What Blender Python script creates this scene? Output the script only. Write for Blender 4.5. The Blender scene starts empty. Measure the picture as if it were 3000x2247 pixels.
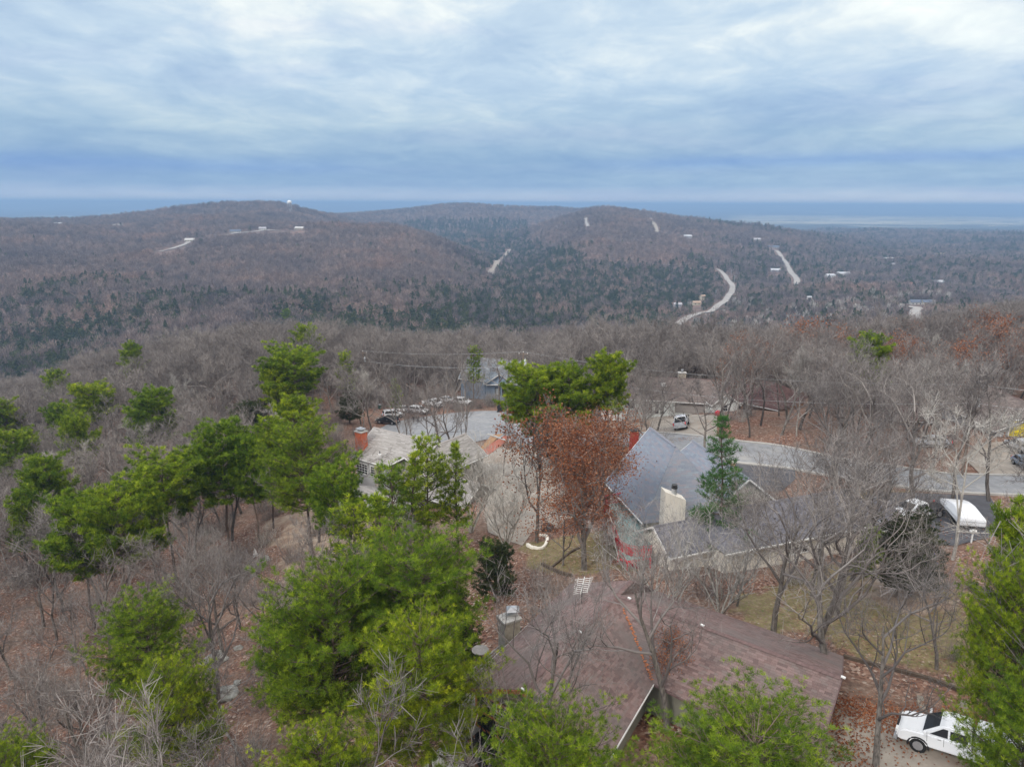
import bpy, bmesh, math, random
import numpy as np
from mathutils import Vector, Matrix
from mathutils.geometry import delaunay_2d_cdt
from mathutils.noise import noise as mnoise

scene = bpy.context.scene
COL = scene.collection
CZ = 30.0                       # camera height over the crest (drone)
PITCH = math.radians(14.2)
ROLL = math.radians(0.27)
FOC = 2080.0 / 3000.0           # focal length / image width
CC, SS = math.cos(PITCH), math.sin(PITCH)

# ------------------------------------------------------------------ camera
cam_d = bpy.data.cameras.new('camera')
cam_d.sensor_width = 36.0
cam_d.lens = 36.0 * FOC
cam_d.clip_start = 0.5
cam_d.clip_end = 400000.0
cam = bpy.data.objects.new('camera', cam_d)
COL.objects.link(cam)
cam.matrix_world = (Matrix.Translation((0, 0, CZ)) @ Matrix.Rotation(math.pi / 2 - PITCH, 4, 'X')
                    @ Matrix.Rotation(ROLL, 4, 'Z'))
scene.camera = cam

# ------------------------------------------------------------------ sky
world = bpy.data.worlds.new("World")
scene.world = world
world.use_nodes = True
wt = world.node_tree
wn, wl = wt.nodes, wt.links
wn.clear()
SUN_EL, SUN_AZ = math.radians(40), math.radians(-140)   # behind the camera, to the left


def N(tree, typ, loc=None, **kw):
    n = tree.nodes.new(typ)
    for k, v in kw.items():
        setattr(n, k, v)
    return n


def ramp(tree, stops, interp='LINEAR'):
    n = tree.nodes.new('ShaderNodeValToRGB')
    n.color_ramp.interpolation = interp
    el = n.color_ramp.elements
    while len(el) > 1:
        el.remove(el[-1])
    el[0].position = stops[0][0]
    el[0].color = (*stops[0][1], 1)
    for p, c in stops[1:]:
        e = el.new(p)
        e.color = (*c, 1)
    return n


def math_n(tree, op, a=None, b=None, clamp=False):
    n = tree.nodes.new('ShaderNodeMath')
    n.operation = op
    n.use_clamp = clamp
    for i, v in enumerate((a, b)):
        if v is None:
            continue
        if isinstance(v, (int, float)):
            n.inputs[i].default_value = v
        else:
            tree.links.new(v, n.inputs[i])
    return n.outputs[0]


def mixc(tree, fac, a, b, blend='MIX'):
    n = tree.nodes.new('ShaderNodeMix')
    n.data_type = 'RGBA'
    n.blend_type = blend
    for sock, v in ((n.inputs[0], fac), (n.inputs[6], a), (n.inputs[7], b)):
        if isinstance(v, (int, float)):
            sock.default_value = v
        elif isinstance(v, tuple):
            sock.default_value = (*v, 1) if len(v) == 3 else v
        else:
            tree.links.new(v, sock)
    return n.outputs[2]


def build_sky():
    t = wt
    sky = N(t, 'ShaderNodeTexSky', sky_type='NISHITA', sun_disc=False)
    sky.sun_elevation = SUN_EL
    sky.sun_rotation = SUN_AZ
    sky.air_density = 1.0
    sky.dust_density = 2.0
    bg_s = N(t, 'ShaderNodeBackground')
    bg_s.inputs['Strength'].default_value = 0.07
    t.links.new(sky.outputs[0], bg_s.inputs['Color'])
    tc = N(t, 'ShaderNodeTexCoord')
    sep = N(t, 'ShaderNodeSeparateXYZ')
    t.links.new(tc.outputs['Generated'], sep.inputs[0])
    X, Y, Z = sep.outputs
    zz = math_n(t, 'MAXIMUM', Z, 0.0)
    den = math_n(t, 'ADD', zz, 0.16)
    u = math_n(t, 'DIVIDE', X, den)
    v = math_n(t, 'DIVIDE', Y, den)
    comb = N(t, 'ShaderNodeCombineXYZ')
    t.links.new(u, comb.inputs[0])
    t.links.new(v, comb.inputs[1])

    def noise(scale, sx, sy, rot, detail=6, rough=0.55, dist=0.0, off=(0, 0, 0)):
        m = N(t, 'ShaderNodeMapping')
        m.inputs['Scale'].default_value = (sx, sy, 1)
        m.inputs['Rotation'].default_value = (0, 0, rot)
        m.inputs['Location'].default_value = off
        t.links.new(comb.outputs[0], m.inputs[0])
        n = N(t, 'ShaderNodeTexNoise')
        n.inputs['Scale'].default_value = scale
        n.inputs['Detail'].default_value = detail
        n.inputs['Roughness'].default_value = rough
        n.inputs['Distortion'].default_value = dist
        t.links.new(m.outputs[0], n.inputs['Vector'])
        return n.outputs[0]
    big = noise(0.42, 1.0, 1.0, 0.4, 3, 0.5, 0.3, (3.1, 0.4, 0))
    mid = noise(1.15, 0.95, 0.95, 0.35, 5, 0.55, 0.5, (1.7, 5.2, 0))
    fine = noise(3.6, 0.9, 0.8, -0.3, 7, 0.62, 0.4, (0.3, 2.0, 0))
    # elevation gradient of the cloud deck: blue band low down, brighter upwards as an overcast is
    grad = ramp(t, [(0.0, (.42, .46, .53)), (0.010, (.36, .43, .54)), (0.024, (.205, .315, .465)), (0.055, (.20, .31, .455)),
                    (0.09, (.30, .405, .505)), (0.15, (.44, .525, .595)), (0.26, (.51, .58, .625)), (0.40, (.64, .70, .76)), (0.6, (.85, .89, .93)), (1.0, (1.3, 1.32, 1.34))])
    t.links.new(zz, grad.inputs[0])
    # lighter to the right, darker to the left: the cloud sheet thins towards the east
    side = math_n(t, 'MULTIPLY_ADD', X, 0.32)
    side.node.inputs[2].default_value = 0.0
    a = math_n(t, 'MULTIPLY', math_n(t, 'SUBTRACT', big, 0.5), 1.3)
    b = math_n(t, 'MULTIPLY', math_n(t, 'SUBTRACT', mid, 0.5), 1.25)
    c = math_n(t, 'MULTIPLY', math_n(t, 'SUBTRACT', fine, 0.5), 1.1)
    s = math_n(t, 'ADD', math_n(t, 'ADD', a, b), math_n(t, 'ADD', c, side))
    # cloud contrast fades towards the horizon
    k = math_n(t, 'MULTIPLY', math_n(t, 'MINIMUM', math_n(t, 'MULTIPLY', zz, 5.5), 1.0), 1.0)
    s = math_n(t, 'MULTIPLY', s, math_n(t, 'ADD', math_n(t, 'MULTIPLY', k, 0.8), 0.25))
    cl = ramp(t, [(0.0, (.60, .70, .85)), (0.33, (.82, .88, .95)), (0.5, (1.0, 1.0, 1.0)), (0.64, (1.2, 1.13, 1.05)), (1.0, (1.6, 1.42, 1.2))])
    t.links.new(math_n(t, 'ADD', s, 0.5, True), cl.inputs[0])
    col = mixc(t, 1.0, grad.outputs[0], cl.outputs[0], 'MULTIPLY')
    # darker banks of cloud low on the right and thin blue streaks near the horizon
    def bank(z0, slope, wid, x0, x1, amt, tint, c_):
        dz = math_n(t, 'SUBTRACT', math_n(t, 'SUBTRACT', Z, z0), math_n(t, 'MULTIPLY', X, slope))
        dz = math_n(t, 'ADD', dz, math_n(t, 'MULTIPLY', math_n(t, 'SUBTRACT', mid, .5), wid * 1.2))
        g_ = math_n(t, 'POWER', 2.718, math_n(t, 'MULTIPLY', math_n(t, 'POWER', math_n(t, 'ABSOLUTE', math_n(t, 'DIVIDE', dz, wid)), 2.0), -1.0))
        mr = N(t, 'ShaderNodeMapRange', interpolation_type='SMOOTHSTEP')
        t.links.new(X, mr.inputs[0])
        mr.inputs[1].default_value = x0
        mr.inputs[2].default_value = x1
        f_ = math_n(t, 'MULTIPLY', math_n(t, 'MULTIPLY', g_, mr.outputs[0]), amt)
        return mixc(t, f_, c_, mixc(t, 1.0, c_, tint, 'MULTIPLY'))
    col = bank(.075, .10, .034, .12, .42, .9, (.72, .80, .92), col)
    col = bank(.050, .012, .008, .02, .25, .8, (.72, .82, 1.02), col)
    col = bank(.045, .0, .010, -.12, -.32, .7, (.74, .84, 1.03), col)
    # faint lilac streaks
    lil = math_n(t, 'MULTIPLY', math_n(t, 'SUBTRACT', noise(0.9, 0.5, 1.6, 0.2, 4, 0.5, 0.4, (9, 1, 0)), 0.52, True), 1.6, True)
    col = mixc(t, lil, col, mixc(t, 1.0, col, (1.10, .97, 1.03), 'MULTIPLY'))
    bg_c = N(t, 'ShaderNodeBackground')
    t.links.new(col, bg_c.inputs['Color'])
    mx = N(t, 'ShaderNodeMixShader')
    mx.inputs[0].default_value = 0.93
    t.links.new(bg_s.outputs[0], mx.inputs[1])
    t.links.new(bg_c.outputs[0], mx.inputs[2])
    bg_c.inputs['Strength'].default_value = 1.0
    out = N(t, 'ShaderNodeOutputWorld')
    t.links.new(mx.outputs[0], out.inputs[0])


build_sky()

sun_d = bpy.data.lights.new('sun', 'SUN')
sun_d.energy = 1.5
sun_d.angle = math.radians(14)
sun_d.color = (1.0, 0.955, 0.9)
sun = bpy.data.objects.new('sun', sun_d)
COL.objects.link(sun)
# Nishita: rotation 0 = +Y, clockwise; direction to the sun
sdir = Vector((math.sin(SUN_AZ) * math.cos(SUN_EL), math.cos(SUN_AZ) * math.cos(SUN_EL), math.sin(SUN_EL)))
sun.rotation_euler = sdir.to_track_quat('Z', 'Y').to_euler()
sun.location = (0, 0, 200)

vs = scene.view_settings
vs.view_transform = 'Standard'
vs.look = 'None'
vs.exposure = 0.62
vs.gamma = 1.0
vs.use_curve_mapping = False
scene.cycles.max_bounces = 5
scene.cycles.diffuse_bounces = 3
scene.cycles.transparent_max_bounces = 8
scene.cycles.volume_bounces = 0

# ------------------------------------------------------------------ tagging helpers


def tag(o, label=None, cat=None, group=None, kind=None):
    if label:
        o['label'] = label
    if cat:
        o['category'] = cat
    if group:
        o['group'] = group
    if kind:
        o['kind'] = kind
    return o


def thing(name, label, cat, loc=(0, 0, 0), rz=0.0, group=None):
    o = bpy.data.objects.new(name, None)
    o.empty_display_size = 0.5
    COL.objects.link(o)
    o.location = loc
    o.rotation_euler = (0, 0, rz)
    return tag(o, label, cat, group)


def link_mesh(name, me, parent=None):
    o = bpy.data.objects.new(name, me)
    COL.objects.link(o)
    if parent is not None:
        o.parent = parent
    return o


def np_mesh(name, verts, faces, mat=None, attrs=None, smooth=False):
    """verts (N,3) array, faces (M,k) array with k = 3 or 4"""
    me = bpy.data.meshes.new(name)
    verts = np.asarray(verts, dtype=np.float32)
    faces = np.asarray(faces, dtype=np.int32)
    k = faces.shape[1]
    me.vertices.add(len(verts))
    me.vertices.foreach_set('co', verts.ravel())
    me.loops.add(faces.size)
    me.loops.foreach_set('vertex_index', faces.ravel())
    me.polygons.add(len(faces))
    me.polygons.foreach_set('loop_start', np.arange(0, faces.size, k, dtype=np.int32))
    try:
        me.polygons.foreach_set('loop_total', np.full(len(faces), k, dtype=np.int32))
    except Exception:
        pass
    me.update(calc_edges=True)
    if smooth:
        me.polygons.foreach_set('use_smooth', np.ones(len(faces), dtype=bool))
    for an, (dom, arr) in (attrs or {}).items():
        at = me.attributes.new(an, 'FLOAT', dom)
        at.data.foreach_set('value', np.asarray(arr, dtype=np.float32))
    if mat:
        me.materials.append(mat)
    return me


class MB:
    """mesh builder: collects polygons into one mesh"""

    def __init__(self):
        self.v, self.f, self.r = [], [], []

    def poly(self, pts, r=0.0):
        n = len(self.v)
        self.v.extend([tuple(p) for p in pts])
        self.f.append(tuple(range(n, n + len(pts))))
        self.r.append(r)

    def hexa(self, p, r=0.0):
        """p: 8 points, bottom 4 ccw then top 4"""
        n = len(self.v)
        self.v.extend([tuple(q) for q in p])
        for f in ((3, 2, 1, 0), (4, 5, 6, 7), (0, 1, 5, 4), (1, 2, 6, 5), (2, 3, 7, 6), (3, 0, 4, 7)):
            self.f.append(tuple(n + i for i in f))
            self.r.append(r)

    def box(self, c, s, M=None, r=0.0):
        x, y, z = s[0] / 2, s[1] / 2, s[2] / 2
        p = [Vector((a * x, b * y, d * z)) for d in (-1, 1) for a, b in ((-1, -1), (1, -1), (1, 1), (-1, 1))]
        if M is not None:
            p = [M @ q for q in p]
        self.hexa([q + Vector(c) for q in p], r)

    def beam(self, a, b, w, h, up=(0, 0, 1), r=0.0):
        a, b = Vector(a), Vector(b)
        d = (b - a).normalized()
        u = Vector(up)
        sd = d.cross(u)
        if sd.length < 1e-4:
            sd = d.cross(Vector((1, 0, 0)))
        sd.normalize()
        u = sd.cross(d).normalized()
        sd *= w / 2
        u *= h / 2
        self.hexa([a - sd - u, a + sd - u, b + sd - u, b - sd - u, a - sd + u, a + sd + u, b + sd + u, b - sd + u], r)

    def tube(self, pts, rad, n=6, cap=True, r=0.0):
        pts = [Vector(p) for p in pts]
        if isinstance(rad, (int, float)):
            rad = [rad] * len(pts)
        base = len(self.v)
        for i, p in enumerate(pts):
            d = (pts[min(i + 1, len(pts) - 1)] - pts[max(i - 1, 0)]).normalized()
            a = d.orthogonal().normalized() if abs(d.z) < .9 else Vector((1, 0, 0)) - d * d.x
            a.normalize()
            b = d.cross(a)
            for k in range(n):
                th = 2 * math.pi * k / n
                self.v.append(tuple(p + (a * math.cos(th) + b * math.sin(th)) * rad[i]))
        for i in range(len(pts) - 1):
            for k in range(n):
                k2 = (k + 1) % n
                self.f.append((base + i * n + k, base + i * n + k2, base + (i + 1) * n + k2, base + (i + 1) * n + k))
                self.r.append(r)
        if cap:
            self.f.append(tuple(base + k for k in reversed(range(n))))
            self.f.append(tuple(base + (len(pts) - 1) * n + k for k in range(n)))
            self.r += [r, r]

    def build(self, name, mat, parent=None, smooth=False):
        me = bpy.data.meshes.new(name)
        me.from_pydata(self.v, [], self.f)
        if any(self.r):
            at = me.attributes.new('rnd', 'FLOAT', 'FACE')
            at.data.foreach_set('value', np.array(self.r, dtype=np.float32))
        if mat:
            me.materials.append(mat)
        if smooth:
            me.polygons.foreach_set('use_smooth', np.ones(len(me.polygons), dtype=bool))
        me.update()
        return link_mesh(name, me, parent)


def copy_tree(o, parent=None):
    c = o.copy()
    COL.objects.link(c)
    if parent is not None:
        c.parent = parent
    for ch in list(o.children):
        copy_tree(ch, c)
    return c


# ------------------------------------------------------------------ terrain height
SCOL = np.array([-1.1, -.7, -.5, -.33, -.14, 0, .07, .14, .33, .5, .7, 1.1])
FROW = np.array([30, 45, 60, 80, 100, 125, 150, 180, 220, 280, 400, 550, 700, 850, 1000, 1200, 1500, 1900, 2300, 2700, 3200, 4000,
                 6000, 9000, 14000, 20000, 27000, 45000, 110000.])
TAB = {
 -1.1: [-38,-42,-46,-51,-56,-61,-66,-72,-80,-95,-122,-132,-120,-96,-72,-48,-30,-60,-110,-135,-140,-145],
 -.7:  [-36,-39,-42,-46,-49,-53,-57,-62,-70,-85,-115,-125,-112,-92,-76,-62,-50,-66,-100,-130,-140,-145],
 -.5:  [-33,-36,-39,-42,-44,-46,-48,-50,-56,-74,-105,-114,-106,-93,-82,-72,-58,-46,-56,-95,-130,-145],
 -.33: [-31,-34,-36,-38,-40,-42,-44,-46,-51,-68,-98,-107,-102,-94,-84,-70,-50,-31,-19,-50,-100,-140],
 -.14: [-30.5,-32.5,-34.5,-37,-40,-43,-45,-47,-54,-70,-98,-112,-112,-104,-92,-76,-62,-118,-116,-72,-30,-100],
 0:    [-29.5,-30.5,-32,-35,-38,-41,-43.5,-47,-55,-68,-95,-112,-118,-120,-126,-130,-124,-114,-106,-72,-27,-105],
 .07:  [-29,-29.8,-31.5,-34,-36.5,-39.5,-42.5,-46,-54,-67,-96,-113,-121,-123,-122,-114,-92,-60,-62,-92,-33,-110],
 .14:  [-28.5,-29,-31,-33,-35,-38,-41,-45,-52,-65,-96,-114,-123,-124,-119,-102,-74,-44,-29,-48,-62,-125],
 .33:  [-28,-28.8,-31.2,-32,-31.5,-35.5,-40,-46,-54,-68,-96,-115,-124,-127,-126,-120,-102,-72,-80,-115,-130,-140],
 .5:   [-28,-29,-31.2,-32,-32.5,-35,-39.5,-45,-53,-65,-90,-105,-115,-117,-120,-121,-121,-121,-123,-123,-120,-132],
 .7:   [-28,-29,-30,-31,-32,-34,-37,-40.5,-45,-53,-73,-94,-112,-119,-121,-122,-122,-122,-122,-118,-124,-135],
 1.1:  [-27,-28,-29,-30,-31,-31.5,-32.5,-35,-38,-45,-62,-88,-108,-118,-121,-122,-122,-122,-118,-118,-124,-135],
}
FARZ = {-1.1: [-150,-150,-120,10,0], -.7: [-150,-150,-120,10,0], -.5: [-150,-150,-130,6,0], -.33: [-150,-150,-140,-6,-10], .07: [-150,-150,-150,-100,-30],
        -.14: [-150,-150,-145,-60,-10], 0: [-150,-150,-150,-110,-30], .14: [-150,-150,-150,-90,-30], .33: [-150,-150,-120,-10,-30],
        .5: [-150,-145,-150,-35,-40], .7: [-150,-150,-150,-60,-10], 1.1: [-150,-150,-150,-60,-10]}
HT = np.array([TAB[s] + FARZ[s] + [-120, -160] for s in (-1.1, -.7, -.5, -.33, -.14, 0, .07, .14, .33, .5, .7, 1.1)])


def cr(p0, p1, p2, p3, t):
    return 0.5 * ((2 * p1) + (-p0 + p2) * t + (2 * p0 - 5 * p1 + 4 * p2 - p3) * t * t + (-p0 + 3 * p1 - 3 * p2 + p3) * t ** 3)


def vnoise(x, y, seed=0):
    xi, yi = np.floor(x).astype(np.int64), np.floor(y).astype(np.int64)
    fx, fy = x - xi, y - yi
    fx = fx * fx * (3 - 2 * fx)
    fy = fy * fy * (3 - 2 * fy)

    def h(a, b):
        n = (a * 374761393 + b * 668265263 + seed * 974634777) & 0xFFFFFFFF
        n = ((n ^ (n >> 13)) * 1274126177) & 0xFFFFFFFF
        n = n ^ (n >> 16)
        return (n & 0xFFFF) / 65535.0
    return (h(xi, yi) * (1 - fx) + h(xi + 1, yi) * fx) * (1 - fy) + (h(xi, yi + 1) * (1 - fx) + h(xi + 1, yi + 1) * fx) * fy


def fbm(x, y, oct=4, seed=0):
    s, a, tot = 0, 1, 0
    for i in range(oct):
        s = s + a * vnoise(x * 2 ** i + 17.3 * i, y * 2 ** i - 9.1 * i, seed + i)
        tot += a
        a *= .5
    return s / tot - .5


def sstep(a, b, x):
    t = np.clip((x - a) / (b - a), 0, 1)
    return t * t * (3 - 2 * t)


def H(x, y):
    """world terrain height"""
    x = np.atleast_1d(np.asarray(x, dtype=float))
    y = np.atleast_1d(np.asarray(y, dtype=float))
    F = np.clip(y, 30, 109000)
    s = np.clip(x / F, -1.0999, 1.0999)
    fi = np.interp(np.log(F), np.log(FROW), np.arange(len(FROW)))
    si = np.interp(s, SCOL, np.arange(len(SCOL)))
    i0 = np.clip(fi.astype(int), 0, len(FROW) - 2)
    j0 = np.clip(si.astype(int), 0, len(SCOL) - 2)
    ft, st = fi - i0, si - j0
    nI, nJ = len(FROW), len(SCOL)
    vals = []
    for dj in (-1, 0, 1, 2):
        j = np.clip(j0 + dj, 0, nJ - 1)
        c = [HT[j, np.clip(i0 + di, 0, nI - 1)] for di in (-1, 0, 1, 2)]
        vals.append(cr(*c, ft))
    z = cr(*vals, st) + CZ
    far = sstep(230, 700, F)
    z = z + far * (fbm(x / 230, y / 230, 3, 5) * 34 + fbm(x / 60, y / 60, 2, 9) * 5) * (1 - 0.5 * sstep(3500, 6000, F))
    z = z + (1 - far) * fbm(x / 14, y / 14, 2, 3) * 0.5
    z = z + sstep(9000, 20000, F) * fbm(x / 2500, y / 2500, 4, 21) * 22
    z = np.where(z > 30, 30 + (z - 30) * .35, z)
    return z


def Hs(x, y):
    return float(H(x, y)[0])


# ------------------------------------------------------------------ picking points of the place along a line of sight
def ray(px, py):
    dx, dy = px - 1500.0, py - 1123.5
    r = ROLL
    dx, dy = dx + dy * r, dy - dx * r
    qx, qy = dx / 2080.0, dy / 2080.0
    return Vector((qx, CC - qy * SS, -(qy * CC + SS)))


def P(px, py, z):
    """point at height z (relative to the camera, metres, negative = below)"""
    d = ray(px, py)
    return Vector((0, 0, CZ)) + d * (z / d.z)


def PF(px, py, F):
    d = ray(px, py)
    return Vector((0, 0, CZ)) + d * (F / d.y)


_FS = np.concatenate([np.arange(14, 300, .5), np.geomspace(300, 6000, 700)])


def G(px, py, h=0.0, fmin=0):
    """first point where the line of sight comes within h of the ground"""
    d = ray(px, py)
    F = _FS[_FS >= fmin]
    x = d.x / d.y * F
    z = CZ + d.z / d.y * F
    g = H(x, F) + h
    w = np.nonzero(z <= g)[0]
    i = w[0] if len(w) else len(F) - 1
    if i > 0:
        a, b = z[i - 1] - g[i - 1], z[i] - g[i]
        t = a / (a - b) if a != b else 0
        f = F[i - 1] + (F[i] - F[i - 1]) * t
    else:
        f = F[0]
    X = d.x / d.y * f
    return Vector((X, f, Hs(X, f)))


def px_of(v):
    v = Vector(v) - Vector((0, 0, CZ))
    zc = v.y * CC - v.z * SS
    yc = -v.z * CC - v.y * SS
    dx, dy = v.x / zc * 2080, yc / zc * 2080
    return 1500 + dx - dy * ROLL, 1123.5 + dy + dx * ROLL
# ------------------------------------------------------------------ materials
MATS = {}


def new_mat(name):
    m = bpy.data.materials.new(name)
    m.use_nodes = True
    t = m.node_tree
    t.nodes.clear()
    out = N(t, 'ShaderNodeOutputMaterial')
    b = N(t, 'ShaderNodeBsdfPrincipled')
    b.inputs['Roughness'].default_value = .85
    b.inputs['Specular IOR Level'].default_value = .25
    t.links.new(b.outputs[0], out.inputs[0])
    MATS[name] = m
    return m, t, b


def texco(t, kind='Object', scale=None):
    tc = N(t, 'ShaderNodeTexCoord')
    o = tc.outputs[kind]
    if scale:
        m = N(t, 'ShaderNodeMapping')
        m.inputs['Scale'].default_value = scale
        t.links.new(o, m.inputs[0])
        o = m.outputs[0]
    return o


def tnoise(t, vec, scale, detail=4, rough=.55, dist=0):
    n = N(t, 'ShaderNodeTexNoise')
    n.inputs['Scale'].default_value = scale
    n.inputs['Detail'].default_value = detail
    n.inputs['Roughness'].default_value = rough
    n.inputs['Distortion'].default_value = dist
    t.links.new(vec, n.inputs['Vector'])
    return n.outputs[0]


def plain(name, col, rough=.8, var=.12, scale=2.5, metal=0.0, bump=0.0, spec=.25, scalev=None, dirt=None):
    m, t, b = new_mat(name)
    v = texco(t, 'Object', scalev)
    n = tnoise(t, v, scale, 5, .6)
    lo = tuple(c * (1 - var) for c in col)
    hi = tuple(min(1, c * (1 + var)) for c in col)
    r = ramp(t, [(.3, lo), (.7, hi)])
    t.links.new(n, r.inputs[0])
    c = r.outputs[0]
    if dirt:
        n2 = tnoise(t, v, scale * .35, 4, .65)
        rr = ramp(t, [(.5, (0, 0, 0)), (.72, (1, 1, 1))])
        t.links.new(n2, rr.inputs[0])
        c = mixc(t, math_n(t, 'MULTIPLY', rr.outputs[0], dirt[1]), c, dirt[0])
    t.links.new(c, b.inputs['Base Color'])
    b.inputs['Roughness'].default_value = rough
    b.inputs['Metallic'].default_value = metal
    b.inputs['Specular IOR Level'].default_value = spec
    if bump:
        bp = N(t, 'ShaderNodeBump')
        bp.inputs['Strength'].default_value = bump
        bp.inputs['Distance'].default_value = .02
        t.links.new(n, bp.inputs['Height'])
        t.links.new(bp.outputs[0], b.inputs['Normal'])
    return m


def attr(t, name):
    a = N(t, 'ShaderNodeAttribute')
    a.attribute_name = name
    return a.outputs['Fac']


def shingle_mat(name, cols, stain=None, rough=.9):
    m, t, b = new_mat(name)
    oi = N(t, 'ShaderNodeObjectInfo')
    v = math_n(t, 'FRACT', math_n(t, 'ADD', attr(t, 'rnd'), oi.outputs['Random']))
    stops = [(i / (len(cols) - 1), c) for i, c in enumerate(cols)]
    r = ramp(t, stops, 'LINEAR')
    t.links.new(v, r.inputs[0])
    geo = N(t, 'ShaderNodeNewGeometry')
    n = tnoise(t, geo.outputs['Position'], 25, 3, .7)
    c = mixc(t, .35, r.outputs[0], mixc(t, 1.0, r.outputs[0], ramp_out(t, n, [(.35, (.55, .55, .55)), (.65, (1.5, 1.5, 1.5))]), 'MULTIPLY'))
    n2 = tnoise(t, geo.outputs['Position'], .35, 5, .62)
    f = ramp_out(t, n2, [(.45, (0, 0, 0)), (.66, (1, 1, 1))])
    if stain:
        c = mixc(t, math_n(t, 'MULTIPLY', f, stain[1]), c, stain[0])
    t.links.new(c, b.inputs['Base Color'])
    b.inputs['Roughness'].default_value = rough
    return m


def ramp_out(t, fac, stops, interp='LINEAR'):
    r = ramp(t, stops, interp)
    t.links.new(fac, r.inputs[0])
    return r.outputs[0]


def litter_nodes(t, pos):
    """dead-leaf litter colours"""
    vo = N(t, 'ShaderNodeTexVoronoi')
    vo.inputs['Scale'].default_value = 6.0
    t.links.new(pos, vo.inputs['Vector'])
    sepc = N(t, 'ShaderNodeSeparateColor')
    t.links.new(vo.outputs['Color'], sepc.inputs[0])
    leaf = ramp_out(t, sepc.outputs[0], [(0, (.07, .034, .024)), (.3, (.145, .066, .044)), (.55, (.21, .098, .064)), (.8, (.28, .155, .108)), (.94, (.38, .27, .21)), (1, (.52, .44, .37))])
    n = tnoise(t, pos, .22, 5, .6)
    duff = ramp_out(t, tnoise(t, pos, 2.2, 6, .7), [(.3, (.09, .062, .046)), (.55, (.21, .15, .115)), (.75, (.36, .30, .25))])
    f = ramp_out(t, n, [(.38, (0, 0, 0)), (.62, (1, 1, 1))])
    return mixc(t, math_n(t, 'MULTIPLY', f, .8), leaf, duff)


def ground_mats():
    m, t, b = new_mat('leaf_litter_ground')
    geo = N(t, 'ShaderNodeNewGeometry')
    pos = geo.outputs['Position']
    lit = litter_nodes(t, pos)
    grassc = mixc(t, ramp_out(t, tnoise(t, pos, 5, 5, .7), [(.42, (0, 0, 0)), (.62, (1, 1, 1))]),
                  ramp_out(t, tnoise(t, pos, 1.6, 5, .65), [(.3, (.10, .12, .035)), (.5, (.19, .17, .07)), (.7, (.30, .25, .14))]), lit)
    dirt = ramp_out(t, tnoise(t, pos, .9, 6, .65), [(.3, (.22, .14, .10)), (.55, (.33, .25, .19)), (.75, (.47, .40, .33))])
    c = mixc(t, attr(t, 'grass'), lit, grassc)
    c = mixc(t, attr(t, 'dirt'), c, dirt)
    # stones and pale debris
    vo = N(t, 'ShaderNodeTexVoronoi')
    vo.inputs['Scale'].default_value = 1.3
    t.links.new(pos, vo.inputs['Vector'])
    st = ramp_out(t, vo.outputs['Distance'], [(.08, (1, 1, 1)), (.12, (0, 0, 0))])
    st = math_n(t, 'MULTIPLY', st, ramp_out(t, tnoise(t, pos, .12, 3), [(.5, (0, 0, 0)), (.62, (1, 1, 1))]))
    c = mixc(t, math_n(t, 'MULTIPLY', st, .55), c, (.42, .40, .37))
    t.links.new(c, b.inputs['Base Color'])
    bp = N(t, 'ShaderNodeBump')
    bp.inputs['Strength'].default_value = .7
    bp.inputs['Distance'].default_value = .08
    t.links.new(tnoise(t, pos, 9, 5, .7), bp.inputs['Height'])
    t.links.new(bp.outputs[0], b.inputs['Normal'])
    b.inputs['Roughness'].default_value = .95

    m, t, b = new_mat('hill_floor')
    geo = N(t, 'ShaderNodeNewGeometry')
    pos = geo.outputs['Position']
    n = tnoise(t, pos, .06, 6, .7)
    c = ramp_out(t, n, [(.3, (.07, .055, .05)), (.48, (.13, .095, .08)), (.62, (.21, .13, .10)), (.75, (.24, .19, .16))])
    t.links.new(c, b.inputs['Base Color'])
    b.inputs['Roughness'].default_value = 1

    m, t, b = new_mat('plain_patchwork')
    geo = N(t, 'ShaderNodeNewGeometry')
    pos = geo.outputs['Position']
    mp = N(t, 'ShaderNodeMapping')
    mp.inputs['Scale'].default_value = (1, 1, .1)
    t.links.new(pos, mp.inputs[0])
    n = tnoise(t, mp.outputs[0], .012, 5, .7)
    wood = ramp_out(t, n, [(.35, (.022, .035, .022)), (.5, (.055, .055, .045)), (.68, (.095, .085, .075))])
    vo = N(t, 'ShaderNodeTexVoronoi')
    vo.inputs['Scale'].default_value = .0022
    t.links.new(mp.outputs[0], vo.inputs['Vector'])
    sc = N(t, 'ShaderNodeSeparateColor')
    t.links.new(vo.outputs['Color'], sc.inputs[0])
    field = ramp_out(t, sc.outputs[1], [(0, (.24, .22, .14)), (.5, (.38, .34, .22)), (1, (.50, .45, .31))])
    fmask = math_n(t, 'MULTIPLY', attr(t, 'field'), ramp_out(t, tnoise(t, mp.outputs[0], .0016, 4, .6), [(.36, (0, 0, 0)), (.42, (1, 1, 1))]))
    scat = math_n(t, 'MULTIPLY', ramp_out(t, sc.outputs[0], [(.80, (0, 0, 0)), (.83, (1, 1, 1))]), .7)
    scat = math_n(t, 'MULTIPLY', scat, ramp_out(t, tnoise(t, mp.outputs[0], .0004, 2, .6), [(.46, (0, 0, 0)), (.55, (1, 1, 1))]))
    fm = math_n(t, 'MAXIMUM', fmask, scat, True)
    c = mixc(t, fm, wood, field)
    t.links.new(c, b.inputs['Base Color'])
    b.inputs['Roughness'].default_value = 1


ground_mats()

# ------------------------------------------------------------------ terrain sheets


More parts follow.
